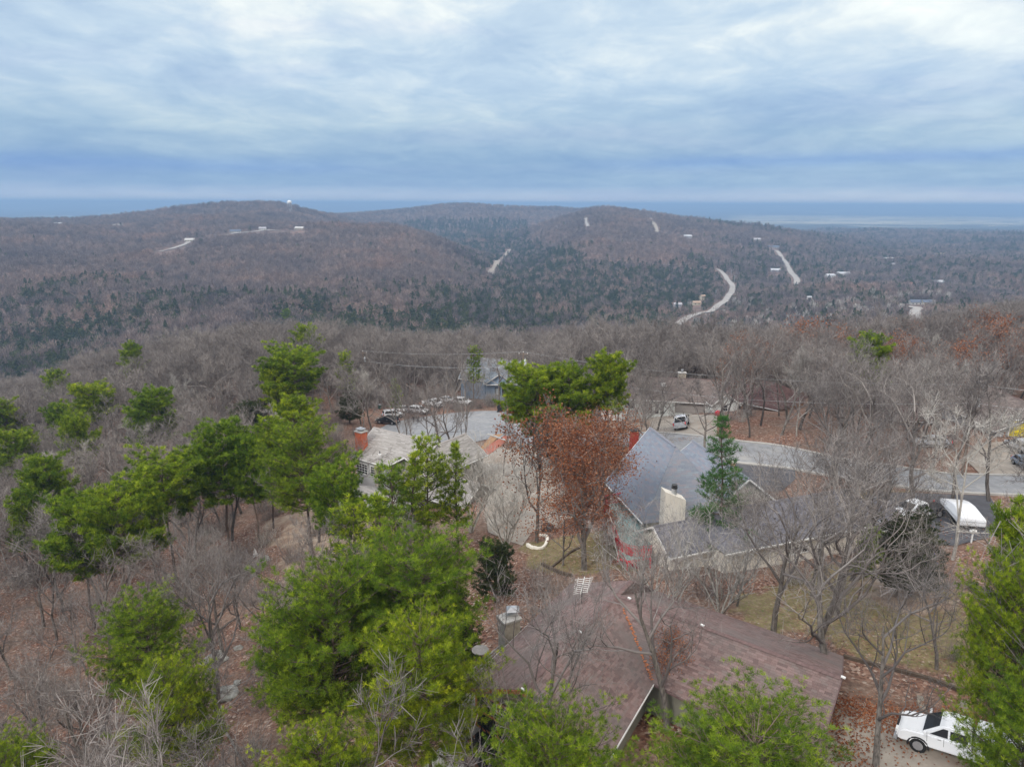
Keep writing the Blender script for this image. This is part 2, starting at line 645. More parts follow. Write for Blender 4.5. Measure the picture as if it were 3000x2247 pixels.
def inpoly(x, y, poly):
    r = np.zeros(x.shape, dtype=bool)
    j = len(poly) - 1
    for i in range(len(poly)):
        xi, yi = poly[i][0], poly[i][1]
        xj, yj = poly[j][0], poly[j][1]
        if abs(yj - yi) > 1e-9:
            c = ((yi > y) != (yj > y)) & (x < (xj - xi) * (y - yi) / (yj - yi) + xi)
            r ^= c
        j = i
    return r


rows = list(np.arange(-60, 14, 6.0))
f = 14.0
while f < 260:
    rows.append(f)
    f += max(.55, f * .0085)
NEAR_END = len(rows)
while f < 4000:
    rows.append(f)
    f *= 1.0125
HILL_END = len(rows)
while f < 105000:
    rows.append(f)
    f *= 1.03
rows = np.array(rows)
cols = np.linspace(-1.32, 1.32, 430)
YY, Sg = np.meshgrid(rows, cols, indexing='ij')
XX = Sg * np.maximum(YY, 45.0)
ZZ = H(XX.ravel(), YY.ravel()).reshape(XX.shape)

GRASS = [[(1560, 1600), (1760, 1560), (1880, 1690), (1700, 1690), (1600, 1670)],
         [(2130, 1790), (2350, 1690), (2560, 1640), (2760, 1700), (2900, 2000), (2600, 1960), (2470, 1920)],
         [(2420, 1480), (2700, 1490), (2700, 1440), (2450, 1430)]]
DIRT = [[(2520, 1670), (2660, 1620), (2760, 1680), (2740, 1800), (2560, 1760)],
        [(1790, 1220), (1960, 1205), (1950, 1265), (1800, 1262)],
        [(800, 1510), (1000, 1470), (1120, 1560), (980, 1690), (820, 1700)]]


def zone_mask(zones, soft=6.0):
    x, y = XX[:NEAR_END].ravel(), YY[:NEAR_END].ravel()
    m = np.zeros(x.shape)
    jit = fbm(x / 3, y / 3, 3, 77) * soft
    jit2 = fbm(x / 3, y / 3, 3, 99) * soft
    for z in zones:
        w = [G(px, py) for px, py in z]
        m = np.maximum(m, inpoly(x + jit, y + jit2, w).astype(float))
    return m


gm = zone_mask(GRASS)
dm = zone_mask(DIRT)


def sheet(name, r0, r1, mat, attrs=None):
    nc = len(cols)
    v = np.stack([XX[r0:r1], YY[r0:r1], ZZ[r0:r1]], -1).reshape(-1, 3)
    i = np.arange((r1 - r0 - 1))[:, None] * nc + np.arange(nc - 1)[None, :]
    i = i.ravel()
    f = np.stack([i, i + 1, i + 1 + nc, i + nc], -1)
    me = np_mesh(name, v, f, MATS[mat], attrs, smooth=True)
    return tag(link_mesh(name, me), kind='structure')


sheet('ground', 0, NEAR_END, 'leaf_litter_ground', {'grass': ('POINT', gm), 'dirt': ('POINT', dm)})
sheet('hills', NEAR_END - 1, HILL_END, 'hill_floor')
xf, yf = XX[HILL_END - 1:].ravel(), YY[HILL_END - 1:].ravel()
fld = (sstep(5600, 6200, yf) * (1 - sstep(9500, 12000, yf)) * sstep(.27, .34, xf / yf)) * (fbm(xf / 900, yf / 500, 3, 4) > -.18)
sheet('plain', HILL_END - 1, len(rows), 'plain_patchwork', {'field': ('POINT', fld)})

# ------------------------------------------------------------------ air
hb = MB()
hb.hexa([(-150000, -900, -140), (150000, -900, -140), (150000, 112000, -140), (-150000, 112000, -140),
         (-150000, -900, 62), (150000, -900, 62), (150000, 112000, 62), (-150000, 112000, 62)])
hm = bpy.data.materials.new('haze_air')
hm.use_nodes = True
ht = hm.node_tree
ht.nodes.clear()
hv = N(ht, 'ShaderNodeVolumePrincipled')
hv.inputs['Color'].default_value = (.34, .53, .80, 1)
hv.inputs['Density'].default_value = .0002
hv.inputs['Anisotropy'].default_value = 0.0
ho = N(ht, 'ShaderNodeOutputMaterial')
ht.links.new(hv.outputs[0], ho.inputs['Volume'])
haze = hb.build('haze', hm)
print('terrain top', ZZ.max())
tag(haze, kind='stuff', label='thin blue winter haze over the hills and the plain')
# ------------------------------------------------------------------ vegetation materials


def bark_mat(name, dark, light, scale=6):
    m, t, b = new_mat(name)
    v = texco(t, 'Object', (1, 1, .25))
    n = tnoise(t, v, scale, 5, .7)
    c = ramp_out(t, n, [(.34, dark), (.62, light)])
    oi = N(t, 'ShaderNodeObjectInfo')
    c = mixc(t, 1.0, c, ramp_out(t, oi.outputs['Random'], [(0, (.72, .70, .70)), (.5, (1, .98, .96)), (1, (1.22, 1.2, 1.16))]), 'MULTIPLY')
    t.links.new(c, b.inputs['Base Color'])
    b.inputs['Roughness'].default_value = .95
    return m


def twig_mat(name, cols, objvar=((.75, .74, .74), (1.2, 1.18, 1.14))):
    m, t, b = new_mat(name)
    r = ramp_out(t, attr(t, 'rnd'), [(i / (len(cols) - 1), c) for i, c in enumerate(cols)])
    oi = N(t, 'ShaderNodeObjectInfo')
    c = mixc(t, 1.0, r, ramp_out(t, oi.outputs['Random'], [(0, objvar[0]), (1, objvar[1])]), 'MULTIPLY')
    if name == 'far_twigs':     # stands of different species
        geo = N(t, 'ShaderNodeNewGeometry')
        c = mixc(t, 1.0, c, ramp_out(t, tnoise(t, geo.outputs['Position'], .008, 4, .6), [(.30, (.66, .66, .72)), (.45, (.95, .95, .96)), (.55, (1.15, 1.08, 1.02)), (.68, (1.35, 1.12, .98))]), 'MULTIPLY')
    t.links.new(c, b.inputs['Base Color'])
    b.inputs['Roughness'].default_value = 1
    b.inputs['Specular IOR Level'].default_value = .1
    return m


def leaf_mat(name, cols, objvar=((.8, .8, .8), (1.15, 1.15, 1.1)), transl=.3):
    m, t, b = new_mat(name)
    r = ramp_out(t, attr(t, 'rnd'), [(i / (len(cols) - 1), c) for i, c in enumerate(cols)])
    oi = N(t, 'ShaderNodeObjectInfo')
    c = mixc(t, 1.0, r, ramp_out(t, oi.outputs['Random'], [(0, objvar[0]), (1, objvar[1])]), 'MULTIPLY')
    out = [n for n in t.nodes if n.type == 'OUTPUT_MATERIAL'][0]
    t.links.new(c, b.inputs['Base Color'])
    b.inputs['Roughness'].default_value = .7
    b.inputs['Specular IOR Level'].default_value = .2
    tr = N(t, 'ShaderNodeBsdfTranslucent')
    t.links.new(c, tr.inputs[0])
    mx = N(t, 'ShaderNodeMixShader')
    mx.inputs[0].default_value = transl
    t.links.new(b.outputs[0], mx.inputs[1])
    t.links.new(tr.outputs[0], mx.inputs[2])
    t.links.new(mx.outputs[0], out.inputs[0])
    return m


bark_mat('pine_bark', (.065, .05, .042), (.17, .13, .11))
bark_mat('oak_bark', (.060, .052, .047), (.20, .182, .165))
bark_mat('pale_bark', (.22, .21, .19), (.50, .48, .44))
twig_mat('grey_twigs', [(.115, .10, .095), (.20, .18, .172), (.31, .288, .275)])
twig_mat('pale_twigs', [(.24, .23, .215), (.36, .345, .325), (.50, .48, .45)])
twig_mat('far_twigs', [(.11, .094, .09), (.18, .157, .15), (.28, .25, .24)], ((.62, .60, .62), (1.35, 1.25, 1.2)))
leaf_mat('pine_needles', [(.042, .090, .010), (.115, .185, .014), (.25, .335, .02), (.52, .59, .04)], ((.76, .84, .9), (1.22, 1.12, .8)))
leaf_mat('soft_needles', [(.03, .09, .025), (.07, .17, .04), (.14, .27, .06)])
leaf_mat('cedar_leaves', [(.020, .034, .012), (.042, .060, .022), (.075, .085, .03)], ((.75, .8, .8), (1.3, 1.2, 1.0)))
leaf_mat('far_cedar', [(.022, .036, .018), (.048, .066, .032), (.085, .10, .048)], ((.6, .7, .75), (1.7, 1.5, 1.2)))
leaf_mat('oak_leaves_brown', [(.14, .040, .019), (.24, .074, .030), (.34, .125, .052), (.46, .24, .14)])
leaf_mat('oak_leaves_rust', [(.18, .035, .018), (.30, .07, .03), (.42, .13, .06)])

# ------------------------------------------------------------------ tree generators (numpy triangles)


class Geo:
    """collects tubes as triangles"""

    def __init__(self):
        self.v, self.f, self.r, self.n = [], [], [], 0

    def tube(self, pts, rads, k, r):
        pts = np.asarray(pts)
        m = len(pts)
        d = np.gradient(pts, axis=0)
        d /= np.linalg.norm(d, axis=1)[:, None] + 1e-9
        a = np.cross(d, np.array([0.37, 0.61, 0.13]))
        a /= np.linalg.norm(a, axis=1)[:, None] + 1e-9
        b = np.cross(d, a)
        th = np.arange(k) * 2 * math.pi / k
        ring = pts[:, None, :] + (a[:, None, :] * np.cos(th)[None, :, None] + b[:, None, :] * np.sin(th)[None, :, None]) * np.asarray(rads)[:, None, None]
        self.v.append(ring.reshape(-1, 3))
        i = np.arange(m - 1)[:, None] * k
        j = np.arange(k)[None, :]
        j2 = (j + 1) % k
        q = np.stack([i + j, i + j2, i + k + j2, i + k + j], -1).reshape(-1, 4) + self.n
        self.f.append(q)
        self.r.append(np.full(len(q), r))
        self.n += m * k

    def quads(self, q, r):
        """q (M,4,3)"""
        m = len(q)
        self.v.append(q.reshape(-1, 3))
        self.f.append(np.arange(m * 4).reshape(-1, 4) + self.n)
        self.r.append(r)
        self.n += 4 * m

    def mesh(self, name, mat, smooth=False):
        if not self.v:
            self.quads(np.zeros((1, 4, 3)), np.zeros(1))
        return np_mesh(name, np.concatenate(self.v), np.concatenate(self.f), MATS[mat], {'rnd': ('FACE', np.concatenate(self.r))}, smooth)


def slivers(geo, base, dirs, length, width, rng, r):
    """flat tapering needles: base (N,3), dirs (N,3)"""
    n = len(base)
    d = dirs / (np.linalg.norm(dirs, axis=1)[:, None] + 1e-9)
    s = np.cross(d, rng.normal(size=(n, 3)))
    s /= np.linalg.norm(s, axis=1)[:, None] + 1e-9
    L = (length * (0.8 + 0.4 * rng.random(n)))[:, None]
    w = width if np.ndim(width) == 0 else width[:, None]
    a, b = base - s * w * .5, base + s * w * .5
    t = base + d * L
    q = np.stack([a, b, t + s * w * .28, t - s * w * .28], 1)
    geo.quads(q, r)


def unit(v):
    return v / (np.linalg.norm(v) + 1e-9)


def bare_tree(seed, hgt=13.0, wob=.10, spread=.5, trunk_r=.17, lv=4, twig_w=.028, stems=1, limbs=6, first=.35, fine=3, up=.25):
    """returns (trunk Geo, crown Geo, tips)"""
    rng = np.random.default_rng(seed)
    tg, cg = Geo(), Geo()
    tips = []
    tb, td, tl = [], [], []

    def grow(p, d, L, rad, level, lean):
        seg = 5 if level == 0 else (4 if level < 3 else 3)
        pts, rr = [p], [rad]
        q, dd = p.copy(), d.copy()
        for i in range(seg):
            dd = unit(dd + rng.normal(size=3) * (wob if level == 0 else .24) + np.array([0, 0, up * .35]) * (level > 0))
            q = q + dd * L / seg
            pts.append(q.copy())
            rr.append(rad * (1 - .72 * (i + 1) / seg))
        pts = np.array(pts)
        g = tg if level == 0 else cg
        g.tube(pts, rr, 6 if level == 0 else (5 if level == 1 else 3), rng.random())
        if level >= lv:
            k = fine
            for _ in range(k):
                u = rng.random() * .9 + .1
                b = pts[0] + (pts[-1] - pts[0]) * u
                tb.append(b)
                td.append(unit(dd + rng.normal(size=3) * .6 + np.array([0, 0, .2])))
                tl.append(max(L * .8, .7) * (.6 + .7 * rng.random()))
            tips.append((pts[-1], dd))
            return
        nchild = limbs if level == 0 else (5 if level == 1 else 4)
        for c in range(nchild):
            if level == 0:
                u = first + (1 - first) * (c + .5 * rng.random()) / nchild
            else:
                u = .25 + .75 * (c + rng.random()) / nchild
            u = min(u, .98)
            idx = u * seg
            i0 = int(idx)
            b = pts[i0] + (pts[min(i0 + 1, seg)] - pts[i0]) * (idx - i0)
            axis = unit(pts[min(i0 + 1, seg)] - pts[i0])
            rnd = rng.normal(size=3)
            if level == 0:
                ang = 2.4 * c + rng.random()
                rnd = np.array([math.cos(ang), math.sin(ang), 0])
            perp = unit(rnd - axis * rnd.dot(axis))
            sp = spread * (1.35 if level == 0 else 1.0) * (.75 + .5 * rng.random())
            nd = unit(axis * (1 - sp * .5) + perp * sp + np.array([0, 0, up]))
            shape = (1 - .45 * (u - first) / (1 - first)) if level == 0 else (1 - .35 * u)
            nl = L * (.62 if level == 0 else .58) * shape * (.8 + .4 * rng.random())
            grow(b, nd, nl, rad * (.62 if level == 0 else .55) * (1 - .45 * u), level + 1, lean)
        # leader
        if level > 0:
            grow(pts[-1], dd, L * .42, rad * .3, level + 1, lean)

    for st in range(stems):
        d0 = np.array([0, 0, 1.0])
        if stems > 1:
            a = 6.28 * st / stems + rng.random()
            d0 = unit(np.array([math.cos(a) * .42, math.sin(a) * .42, 1]))
        grow(np.array([0, 0, -.4]), unit(d0 + rng.normal(size=3) * .05), hgt * .80 * (1 if stems == 1 else .75 + .3 * rng.random()), trunk_r, 0, 0)
    tb, td, tl = np.array(tb), np.array(td), np.array(tl)
    slivers(cg, tb, td, tl, twig_w, rng, rng.random(len(tb)))
    return tg, cg, tips


def add_leaves(tips, n, size, seed, mat, spread=.55, low=0):
    rng = np.random.default_rng(seed)
    g = Geo()
    tp = np.array([t[0] for t in tips])
    idx = rng.integers(0, len(tp), n)
    c = tp[idx] + rng.normal(size=(n, 3)) * spread * np.array([1, 1, .8]) - np.array([0, 0, .1])
    a = rng.normal(size=(n, 3))
    a /= np.linalg.norm(a, axis=1)[:, None]
    b = np.cross(a, rng.normal(size=(n, 3)))
    b /= np.linalg.norm(b, axis=1)[:, None]
    s = (size * (.6 + .8 * rng.random(n)))[:, None]
    q = np.stack([c - a * s * .5, c - b * s * .32, c + a * s * .5, c + b * s * .32], 1)
    g.quads(q, rng.random(n))
    return g.mesh('foliage', mat)


def pine(seed, dens=1.0, hgt=15.0, base=.45, rad=3.6, whorls=13, nb=5, tufts=1500, needles=13, nlen=.24, nwid=.035, flat=.35, shape='round', mat='pine_needles', trunk_r=.17, up=.35):
    rng = np.random.default_rng(seed)
    tg, bg, ng = Geo(), Geo(), Geo()
    m = 9
    pts = np.zeros((m, 3))
    pts[:, 2] = np.linspace(-.4, hgt * .97, m)
    pts[1:, :2] = np.cumsum(rng.normal(size=(m - 1, 2)) * .12 * hgt / 15, axis=0)
    rr = trunk_r * (1 - .82 * np.linspace(0, 1, m) ** 1.1)
    tg.tube(pts, rr, 7, .5)
    tc, tdr = [], []
    per = []
    for w in range(whorls):
        u = (w + .5 * rng.random()) / whorls
        z = hgt * (base + (1 - base) * u)
        if shape == 'round':
            L = rad * max(.12, 1 - ((u - .30) / .74) ** 2) ** .6
        elif shape == 'cone':
            L = rad * (1 - u) ** .8 + .25
        else:
            L = rad * (.55 + .45 * math.sin(math.pi * (.1 + .85 * u)))
        a0 = rng.random() * 6.28
        n_b = nb if u < .9 else nb - 1
        for k in range(n_b):
            ang = a0 + 6.28 * k / n_b + rng.normal() * .25
            l = L * (.55 + .65 * rng.random())
            if rng.random() < .12:
                continue
            cx = np.interp(z, pts[:, 2], pts[:, 0])
            cy = np.interp(z, pts[:, 2], pts[:, 1])
            p0 = np.array([cx, cy, z])
            rise = (up - .1 + .55 * u) + rng.normal() * .08
            d = np.array([math.cos(ang), math.sin(ang), rise])
            ts = np.linspace(0, 1, 5)[:, None]
            bend = np.array([rng.normal() * .12, rng.normal() * .12, .18])
            br = p0 + d * l * ts + bend * l * ts ** 2
            bg.tube(br, .045 * (1 - .75 * ts[:, 0]) * (l / rad + .35) * trunk_r / .17, 3, .5)
            per.append((br, l))
            # side shoots
            nsh = max(3, int(l * 2.6 * dens))
            for q in range(nsh):
                v = .28 + .72 * (q + rng.random() * .8) / nsh
                b0 = p0 + d * l * v + bend * l * v * v
                side = np.array([-math.sin(ang), math.cos(ang), 0]) * (1 if q % 2 else -1)
                sd = unit(d * .6 + side * (.55 + .6 * rng.random()) + np.array([0, 0, .25 + rng.normal() * .2]))
                sl = l * (.38 + .15 * rng.random()) * (1.15 - .6 * v)
                bg.tube(np.array([b0, b0 + sd * sl * .6, b0 + sd * sl + np.array([0, 0, .12 * sl])]), [.016, .011, .006], 3, .5)
                nt = max(3, int(sl * 8.5 * dens))
                for e in range(nt):
                    ww = .3 + .7 * (e + rng.random()) / nt
                    tc.append(b0 + sd * sl * ww + np.array([rng.normal() * .13, rng.normal() * .13, .06 + rng.normal() * .07 * (1 + flat)]))
                    tdr.append(unit(sd * .7 + np.array([0, 0, .8])))
    tc, tdr = np.array(tc), np.array(tdr)
    sel = rng.permutation(len(tc))
    if len(sel) > tufts:
        sel = sel[:tufts]
    tc, tdr = tc[sel], tdr[sel]
    n = len(tc)
    # needle clusters
    B = np.repeat(tc, needles, 0)
    D = np.repeat(tdr, needles, 0) * .75 + rng.normal(size=(n * needles, 3)) * .55
    clump = vnoise(tc[:, 0] * .9 + 50, tc[:, 1] * .9 + tc[:, 2] * 1.3 + 50, seed) * .42 + rng.random(n) ** 1.3 * .55
    R = np.repeat(clump, needles) + rng.random(n * needles) * .10 - .02
    B = B + D * .03
    slivers(ng, B, D, np.full(n * needles, nlen), nwid, rng, np.clip(R, 0, 1))
    print('pine', seed, n)
    return tg.mesh('trunk', 'pine_bark'), bg.mesh('branches', 'pine_bark'), ng.mesh('needles', mat), n


TREES = {}      # prototype meshes: kind -> list of [(part name, mesh)...], height


def bare_kind(key, **kw):
    bark = kw.pop('bark', 'oak_bark')
    tw = kw.pop('twigs', 'grey_twigs')
    leaves = kw.pop('leaves', None)
    tg, cg, tips = bare_tree(**kw)
    parts = [('trunk', tg.mesh('trunk', bark, True)), ('crown', cg.mesh('crown', tw))]
    if leaves:
        parts.append(('foliage', add_leaves(tips, leaves[0], leaves[1], kw['seed'], leaves[2], leaves[3])))
    vz = max(float(np.concatenate(cg.v)[:, 2].max()), 1)
    TREES[key] = (parts, vz)


def pine_kind(key, **kw):
    t, b, n, cnt = pine(**kw)
    TREES[key] = ([('trunk', t), ('branches', b), ('needles', n)], kw['hgt'])


for i in range(6):
    bare_kind('bare%d' % i, seed=11 + i, hgt=13, spread=[.5, .62, .45, .7, .55, .4][i], limbs=[6, 7, 5, 6, 8, 6][i], first=[.38, .3, .45, .3, .42, .25][i], lv=3, fine=9, twig_w=.028)
for i in range(3):
    bare_kind('big%d' % i, seed=41 + i, hgt=14, spread=.62, limbs=7, first=.33, lv=4, fine=2, twig_w=.018, trunk_r=.25)
for i in range(2):
    bare_kind('multi%d' % i, seed=61 + i, hgt=10, spread=.38, limbs=6, first=.3, lv=3, fine=1, twig_w=.026, stems=8, trunk_r=.09, twigs='pale_twigs', bark='pale_bark', up=.45)
bare_kind('pale0', seed=71, hgt=14, spread=.5, limbs=6, first=.3, lv=3, fine=18, twig_w=.022, twigs='pale_twigs', bark='pale_bark')
bare_kind('brown0', seed=81, hgt=12, wob=.03, spread=.52, limbs=13, first=.13, lv=3, fine=4, leaves=(26000, .12, 'oak_leaves_brown', .55), trunk_r=.24)
bare_kind('brown1', seed=83, hgt=12, spread=.55, limbs=7, first=.28, lv=3, fine=7, leaves=(2400, .22, 'oak_leaves_brown', .5), trunk_r=.2)
bare_kind('rust0', seed=85, hgt=12, spread=.5, limbs=8, first=.25, lv=3, fine=6, leaves=(4200, .28, 'oak_leaves_rust', .5))
pine_kind('near0', seed=101, dens=1.2, hgt=15, base=.42, rad=3.6, whorls=20, nb=7, tufts=8000, needles=20, nlen=.19, nwid=.016)
pine_kind('near1', seed=102, dens=1.2, hgt=14, base=.38, rad=4.1, whorls=19, nb=7, tufts=8000, needles=20, nlen=.20, nwid=.016, flat=.6)
pine_kind('near2', seed=105, dens=1.2, hgt=15, base=.44, rad=3.9, whorls=20, nb=7, tufts=8000, needles=20, nlen=.19, nwid=.016)
for i in range(4):
    pine_kind('mid%d' % i, seed=110 + i, hgt=15, base=[.48, .42, .52, .40][i], rad=[3.1, 3.3, 3.8, 2.8][i], whorls=[14, 15, 12, 15][i], nb=6, tufts=3400, needles=17, nlen=.32, nwid=.04)
pine_kind('slim0', seed=121, hgt=13, base=.25, rad=1.7, whorls=14, nb=5, tufts=1500, needles=11, nlen=.30, nwid=.045, shape='cone')
pine_kind('slim1', seed=122, hgt=13, base=.35, rad=2.1, whorls=11, nb=5, tufts=1500, needles=11, nlen=.30, nwid=.045)
pine_kind('soft0', seed=125, hgt=15, base=.12, rad=2.9, whorls=18, nb=6, tufts=3800, needles=11, nlen=.30, nwid=.03, shape='cone', mat='soft_needles', up=.1)
pine_kind('cedar0', seed=131, hgt=8, base=.06, rad=2.2, whorls=15, nb=7, tufts=3000, needles=9, nlen=.28, nwid=.06, shape='cone', mat='cedar_leaves')
pine_kind('cedar1', seed=132, hgt=8, base=.10, rad=2.7, whorls=12, nb=7, tufts=2600, needles=9, nlen=.30, nwid=.07, mat='cedar_leaves')

FIRST = {}


def plant(kind, x, y, hgt, label, cat='tree', group=None, name=None, rz=None, wid=1.0, lean=(0, 0), z=None):
    parts, h0 = TREES[kind]
    nm = name or {'b': 'bare_tree', 'm': 'bare_tree', 'p': 'sycamore_tree', 'n': 'pine_tree', 's': 'pine_tree', 'c': 'cedar_tree', 'r': 'oak_tree'}[kind[0]]
    if kind.startswith('mid'):
        nm = name or 'pine_tree'
    if kind.startswith('brown'):
        nm = name or 'oak_tree'
    r = random.random() * 6.28 if rz is None else rz
    o = thing(nm, label, cat, (x, y, Hs(x, y) if z is None else z), 0, group)
    s = hgt / h0
    o.rotation_euler = (lean[0], lean[1], r)
    o.scale = (s * wid, s * wid, s)
    for pn, me in parts:
        c = link_mesh(pn, me, o)
    return o


def top_spot(px, py, h, fmin=14):
    """where a thing of height h stands whose top is seen at (px, py)"""
    return G(px, py, h, fmin)
# ------------------------------------------------------------------ far woodland (uncountable): geometry-nodes instances on the hills
protos = bpy.data.collections.new('woodland_kinds')


def far_bare(seed, twig='far_twigs', n=95, h=11.0, r=3.6):
    rng = np.random.default_rng(seed)
    g = Geo()
    g.tube(np.array([[0, 0, -1], [0.1, 0, h * .35], [rng.normal() * .3, rng.normal() * .3, h * .75]]), [.20, .15, .06], 3, .25)
    for k in range(6):
        a = k * 1.05 + rng.random()
        b = np.array([0, 0, h * (.3 + .06 * k)])
        e = b + np.array([math.cos(a) * r * .7, math.sin(a) * r * .7, h * .33])
        g.tube(np.array([b, (b + e) / 2 + [0, 0, -.2], e]), [.09, .06, .03], 3, .35)
    th, ph = rng.random(n) * 6.283, np.arccos(rng.random(n) * 1.35 - .35)
    rr = (.35 + .65 * rng.random(n) ** .5)
    c = np.stack([np.cos(th) * np.sin(ph) * r * rr, np.sin(th) * np.sin(ph) * r * rr, h * .58 + np.cos(ph) * h * .40 * rr], -1)
    d = c - np.array([0, 0, h * .3]) + rng.normal(size=(n, 3)) * 1.2
    slivers(g, c - d / np.linalg.norm(d, axis=1)[:, None] * .8, d, np.full(n, 2.0), np.full(n, .12) + rng.random(n) * .16, rng, rng.random(n))
    return g.mesh('far_tree', twig)


def far_green(seed, mat='far_cedar', h=9.0, r=2.6, n=120, cone=.5):
    rng = np.random.default_rng(seed)
    g = Geo()
    g.tube(np.array([[0, 0, -1], [0, 0, h * .8]]), [.18, .05], 3, .1)
    z = rng.random(n)
    prof = r * ((1 - z) ** cone) * (.4 + .6 * np.minimum(z * 5, 1))
    th = rng.random(n) * 6.283
    rr = prof * rng.random(n) ** .35
    c = np.stack([np.cos(th) * rr, np.sin(th) * rr, .4 + z * h], -1)
    a = rng.normal(size=(n, 3))
    a /= np.linalg.norm(a, axis=1)[:, None]
    b = np.cross(a, rng.normal(size=(n, 3)))
    b /= np.linalg.norm(b, axis=1)[:, None]
    s = (.75 + .6 * rng.random(n))[:, None]
    q = np.stack([c - a * s * .5, c - b * s * .4, c + a * s * .5, c + b * s * .4], 1)
    g.quads(q, np.clip(rng.random(n) * .6 + vnoise(c[:, 0] + 9, c[:, 2] + 9, seed) * .4, 0, 1))
    return g.mesh('far_evergreen', mat)


def merged(key):
    parts, h0 = TREES[key]
    vs_, fs_, rs_, ms_, n = [], [], [], [], 0
    mats = []
    for pn, me in parts:
        v = np.empty(len(me.vertices) * 3, np.float32)
        me.vertices.foreach_get('co', v)
        f = np.empty(len(me.loops), np.int32)
        me.loops.foreach_get('vertex_index', f)
        r = np.empty(len(me.polygons), np.float32)
        me.attributes['rnd'].data.foreach_get('value', r)
        vs_.append(v.reshape(-1, 3))
        fs_.append(f.reshape(-1, 4) + n)
        rs_.append(r)
        ms_.append(np.full(len(r), len(mats)))
        mats.append(me.materials[0])
        n += len(me.vertices)
    me = np_mesh(key, np.concatenate(vs_), np.concatenate(fs_), None, {'rnd': ('FACE', np.concatenate(rs_))})
    for m in mats:
        me.materials.append(m)
    me.polygons.foreach_set('material_index', np.concatenate(ms_).astype(np.int32))
    return me


def proto(i, me):
    o = bpy.data.objects.new('kind_%02d' % i, me)
    protos.objects.link(o)


PL = [merged('bare%d' % i) for i in range(6)]                     # 0-5 detailed bare trees
PL += [merged('brown1'), merged('rust0')]                         # 6-7
PL += [far_bare(200 + i, r=[3.6, 4.2, 3.2, 3.9][i]) for i in range(4)]   # 8-11
PL += [far_bare(210 + i, 'pale_twigs', n=60, h=13, r=3) for i in range(2)]   # 12-13
PL += [far_green(220 + i, r=[3.1, 3.6, 2.6, 4.2][i], cone=[.5, .35, .6, .28][i], h=[8.5, 7, 10.5, 7.5][i], n=150) for i in range(4)]   # 14-17
PL += [merged('mid0'), merged('mid1')]                            # 18-19
# low brush
def brush_mesh(seed, mat):
    rng = np.random.default_rng(seed)
    g = Geo()
    n = 170
    b = rng.normal(size=(n, 3)) * np.array([.55, .55, 0]) + np.array([0, 0, 0])
    d = rng.normal(size=(n, 3)) * .55 + np.array([0, 0, 1.0])
    slivers(g, b, d, 1.1 + rng.random(n) * 1.6, .02 + 0 * rng.random(n), rng, rng.random(n))
    c = b + d * .9
    slivers(g, c, d + rng.normal(size=(n, 3)) * .7, np.full(n, .9), .014, rng, rng.random(n))
    return g.mesh('brush', mat)


PL += [brush_mesh(301, 'grey_twigs'), brush_mesh(302, 'far_twigs'), brush_mesh(303, 'pale_twigs')]   # 20-22
for i, me in enumerate(PL):
    proto(i, me)


def scatter(name, label, pts, idx, rot, scl):
    me = bpy.data.meshes.new(name)
    pts = np.asarray(pts, dtype=np.float32)
    me.vertices.add(len(pts))
    me.vertices.foreach_set('co', pts.ravel())
    a = me.attributes.new('kind', 'INT', 'POINT')
    a.data.foreach_set('value', np.asarray(idx, dtype=np.int32))
    a = me.attributes.new('rot', 'FLOAT_VECTOR', 'POINT')
    a.data.foreach_set('vector', np.asarray(rot, dtype=np.float32).ravel())
    a = me.attributes.new('scl', 'FLOAT_VECTOR', 'POINT')
    a.data.foreach_set('vector', np.asarray(scl, dtype=np.float32).ravel())
    o = link_mesh(name, me)
    tag(o, label, kind='stuff')
    ng = bpy.data.node_groups.new(name, 'GeometryNodeTree')
    ng.interface.new_socket('Geometry', in_out='INPUT', socket_type='NodeSocketGeometry')
    ng.interface.new_socket('Geometry', in_out='OUTPUT', socket_type='NodeSocketGeometry')
    gi, go = ng.nodes.new('NodeGroupInput'), ng.nodes.new('NodeGroupOutput')
    ip = ng.nodes.new('GeometryNodeInstanceOnPoints')
    ci = ng.nodes.new('GeometryNodeCollectionInfo')
    ci.inputs['Collection'].default_value = protos
    ci.inputs['Separate Children'].default_value = True
    ci.inputs['Reset Children'].default_value = True

    def na(n, t):
        x = ng.nodes.new('GeometryNodeInputNamedAttribute')
        x.data_type = t
        x.inputs['Name'].default_value = n
        return x.outputs['Attribute']
    L = ng.links
    L.new(gi.outputs[0], ip.inputs['Points'])
    L.new(ci.outputs[0], ip.inputs['Instance'])
    ip.inputs['Pick Instance'].default_value = True
    L.new(na('kind', 'INT'), ip.inputs['Instance Index'])
    L.new(na('rot', 'FLOAT_VECTOR'), ip.inputs['Rotation'])
    L.new(na('scl', 'FLOAT_VECTOR'), ip.inputs['Scale'])
    L.new(ip.outputs[0], go.inputs[0])
    md = o.modifiers.new('scatter', 'NODES')
    md.node_group = ng
    return o


def jgrid(y0, y1, w, sp, rng):
    """jittered grid of points in the wedge"""
    ys = np.arange(y0, y1, sp)
    out = []
    for y in ys:
        xs = np.arange(-w * max(y, 40) - sp, w * max(y, 40) + sp, sp)
        out.append(np.stack([xs, np.full(len(xs), y)], -1))
    p = np.concatenate(out)
    return p + (rng.random(p.shape) - .5) * sp * .95


CLEAR_C = []


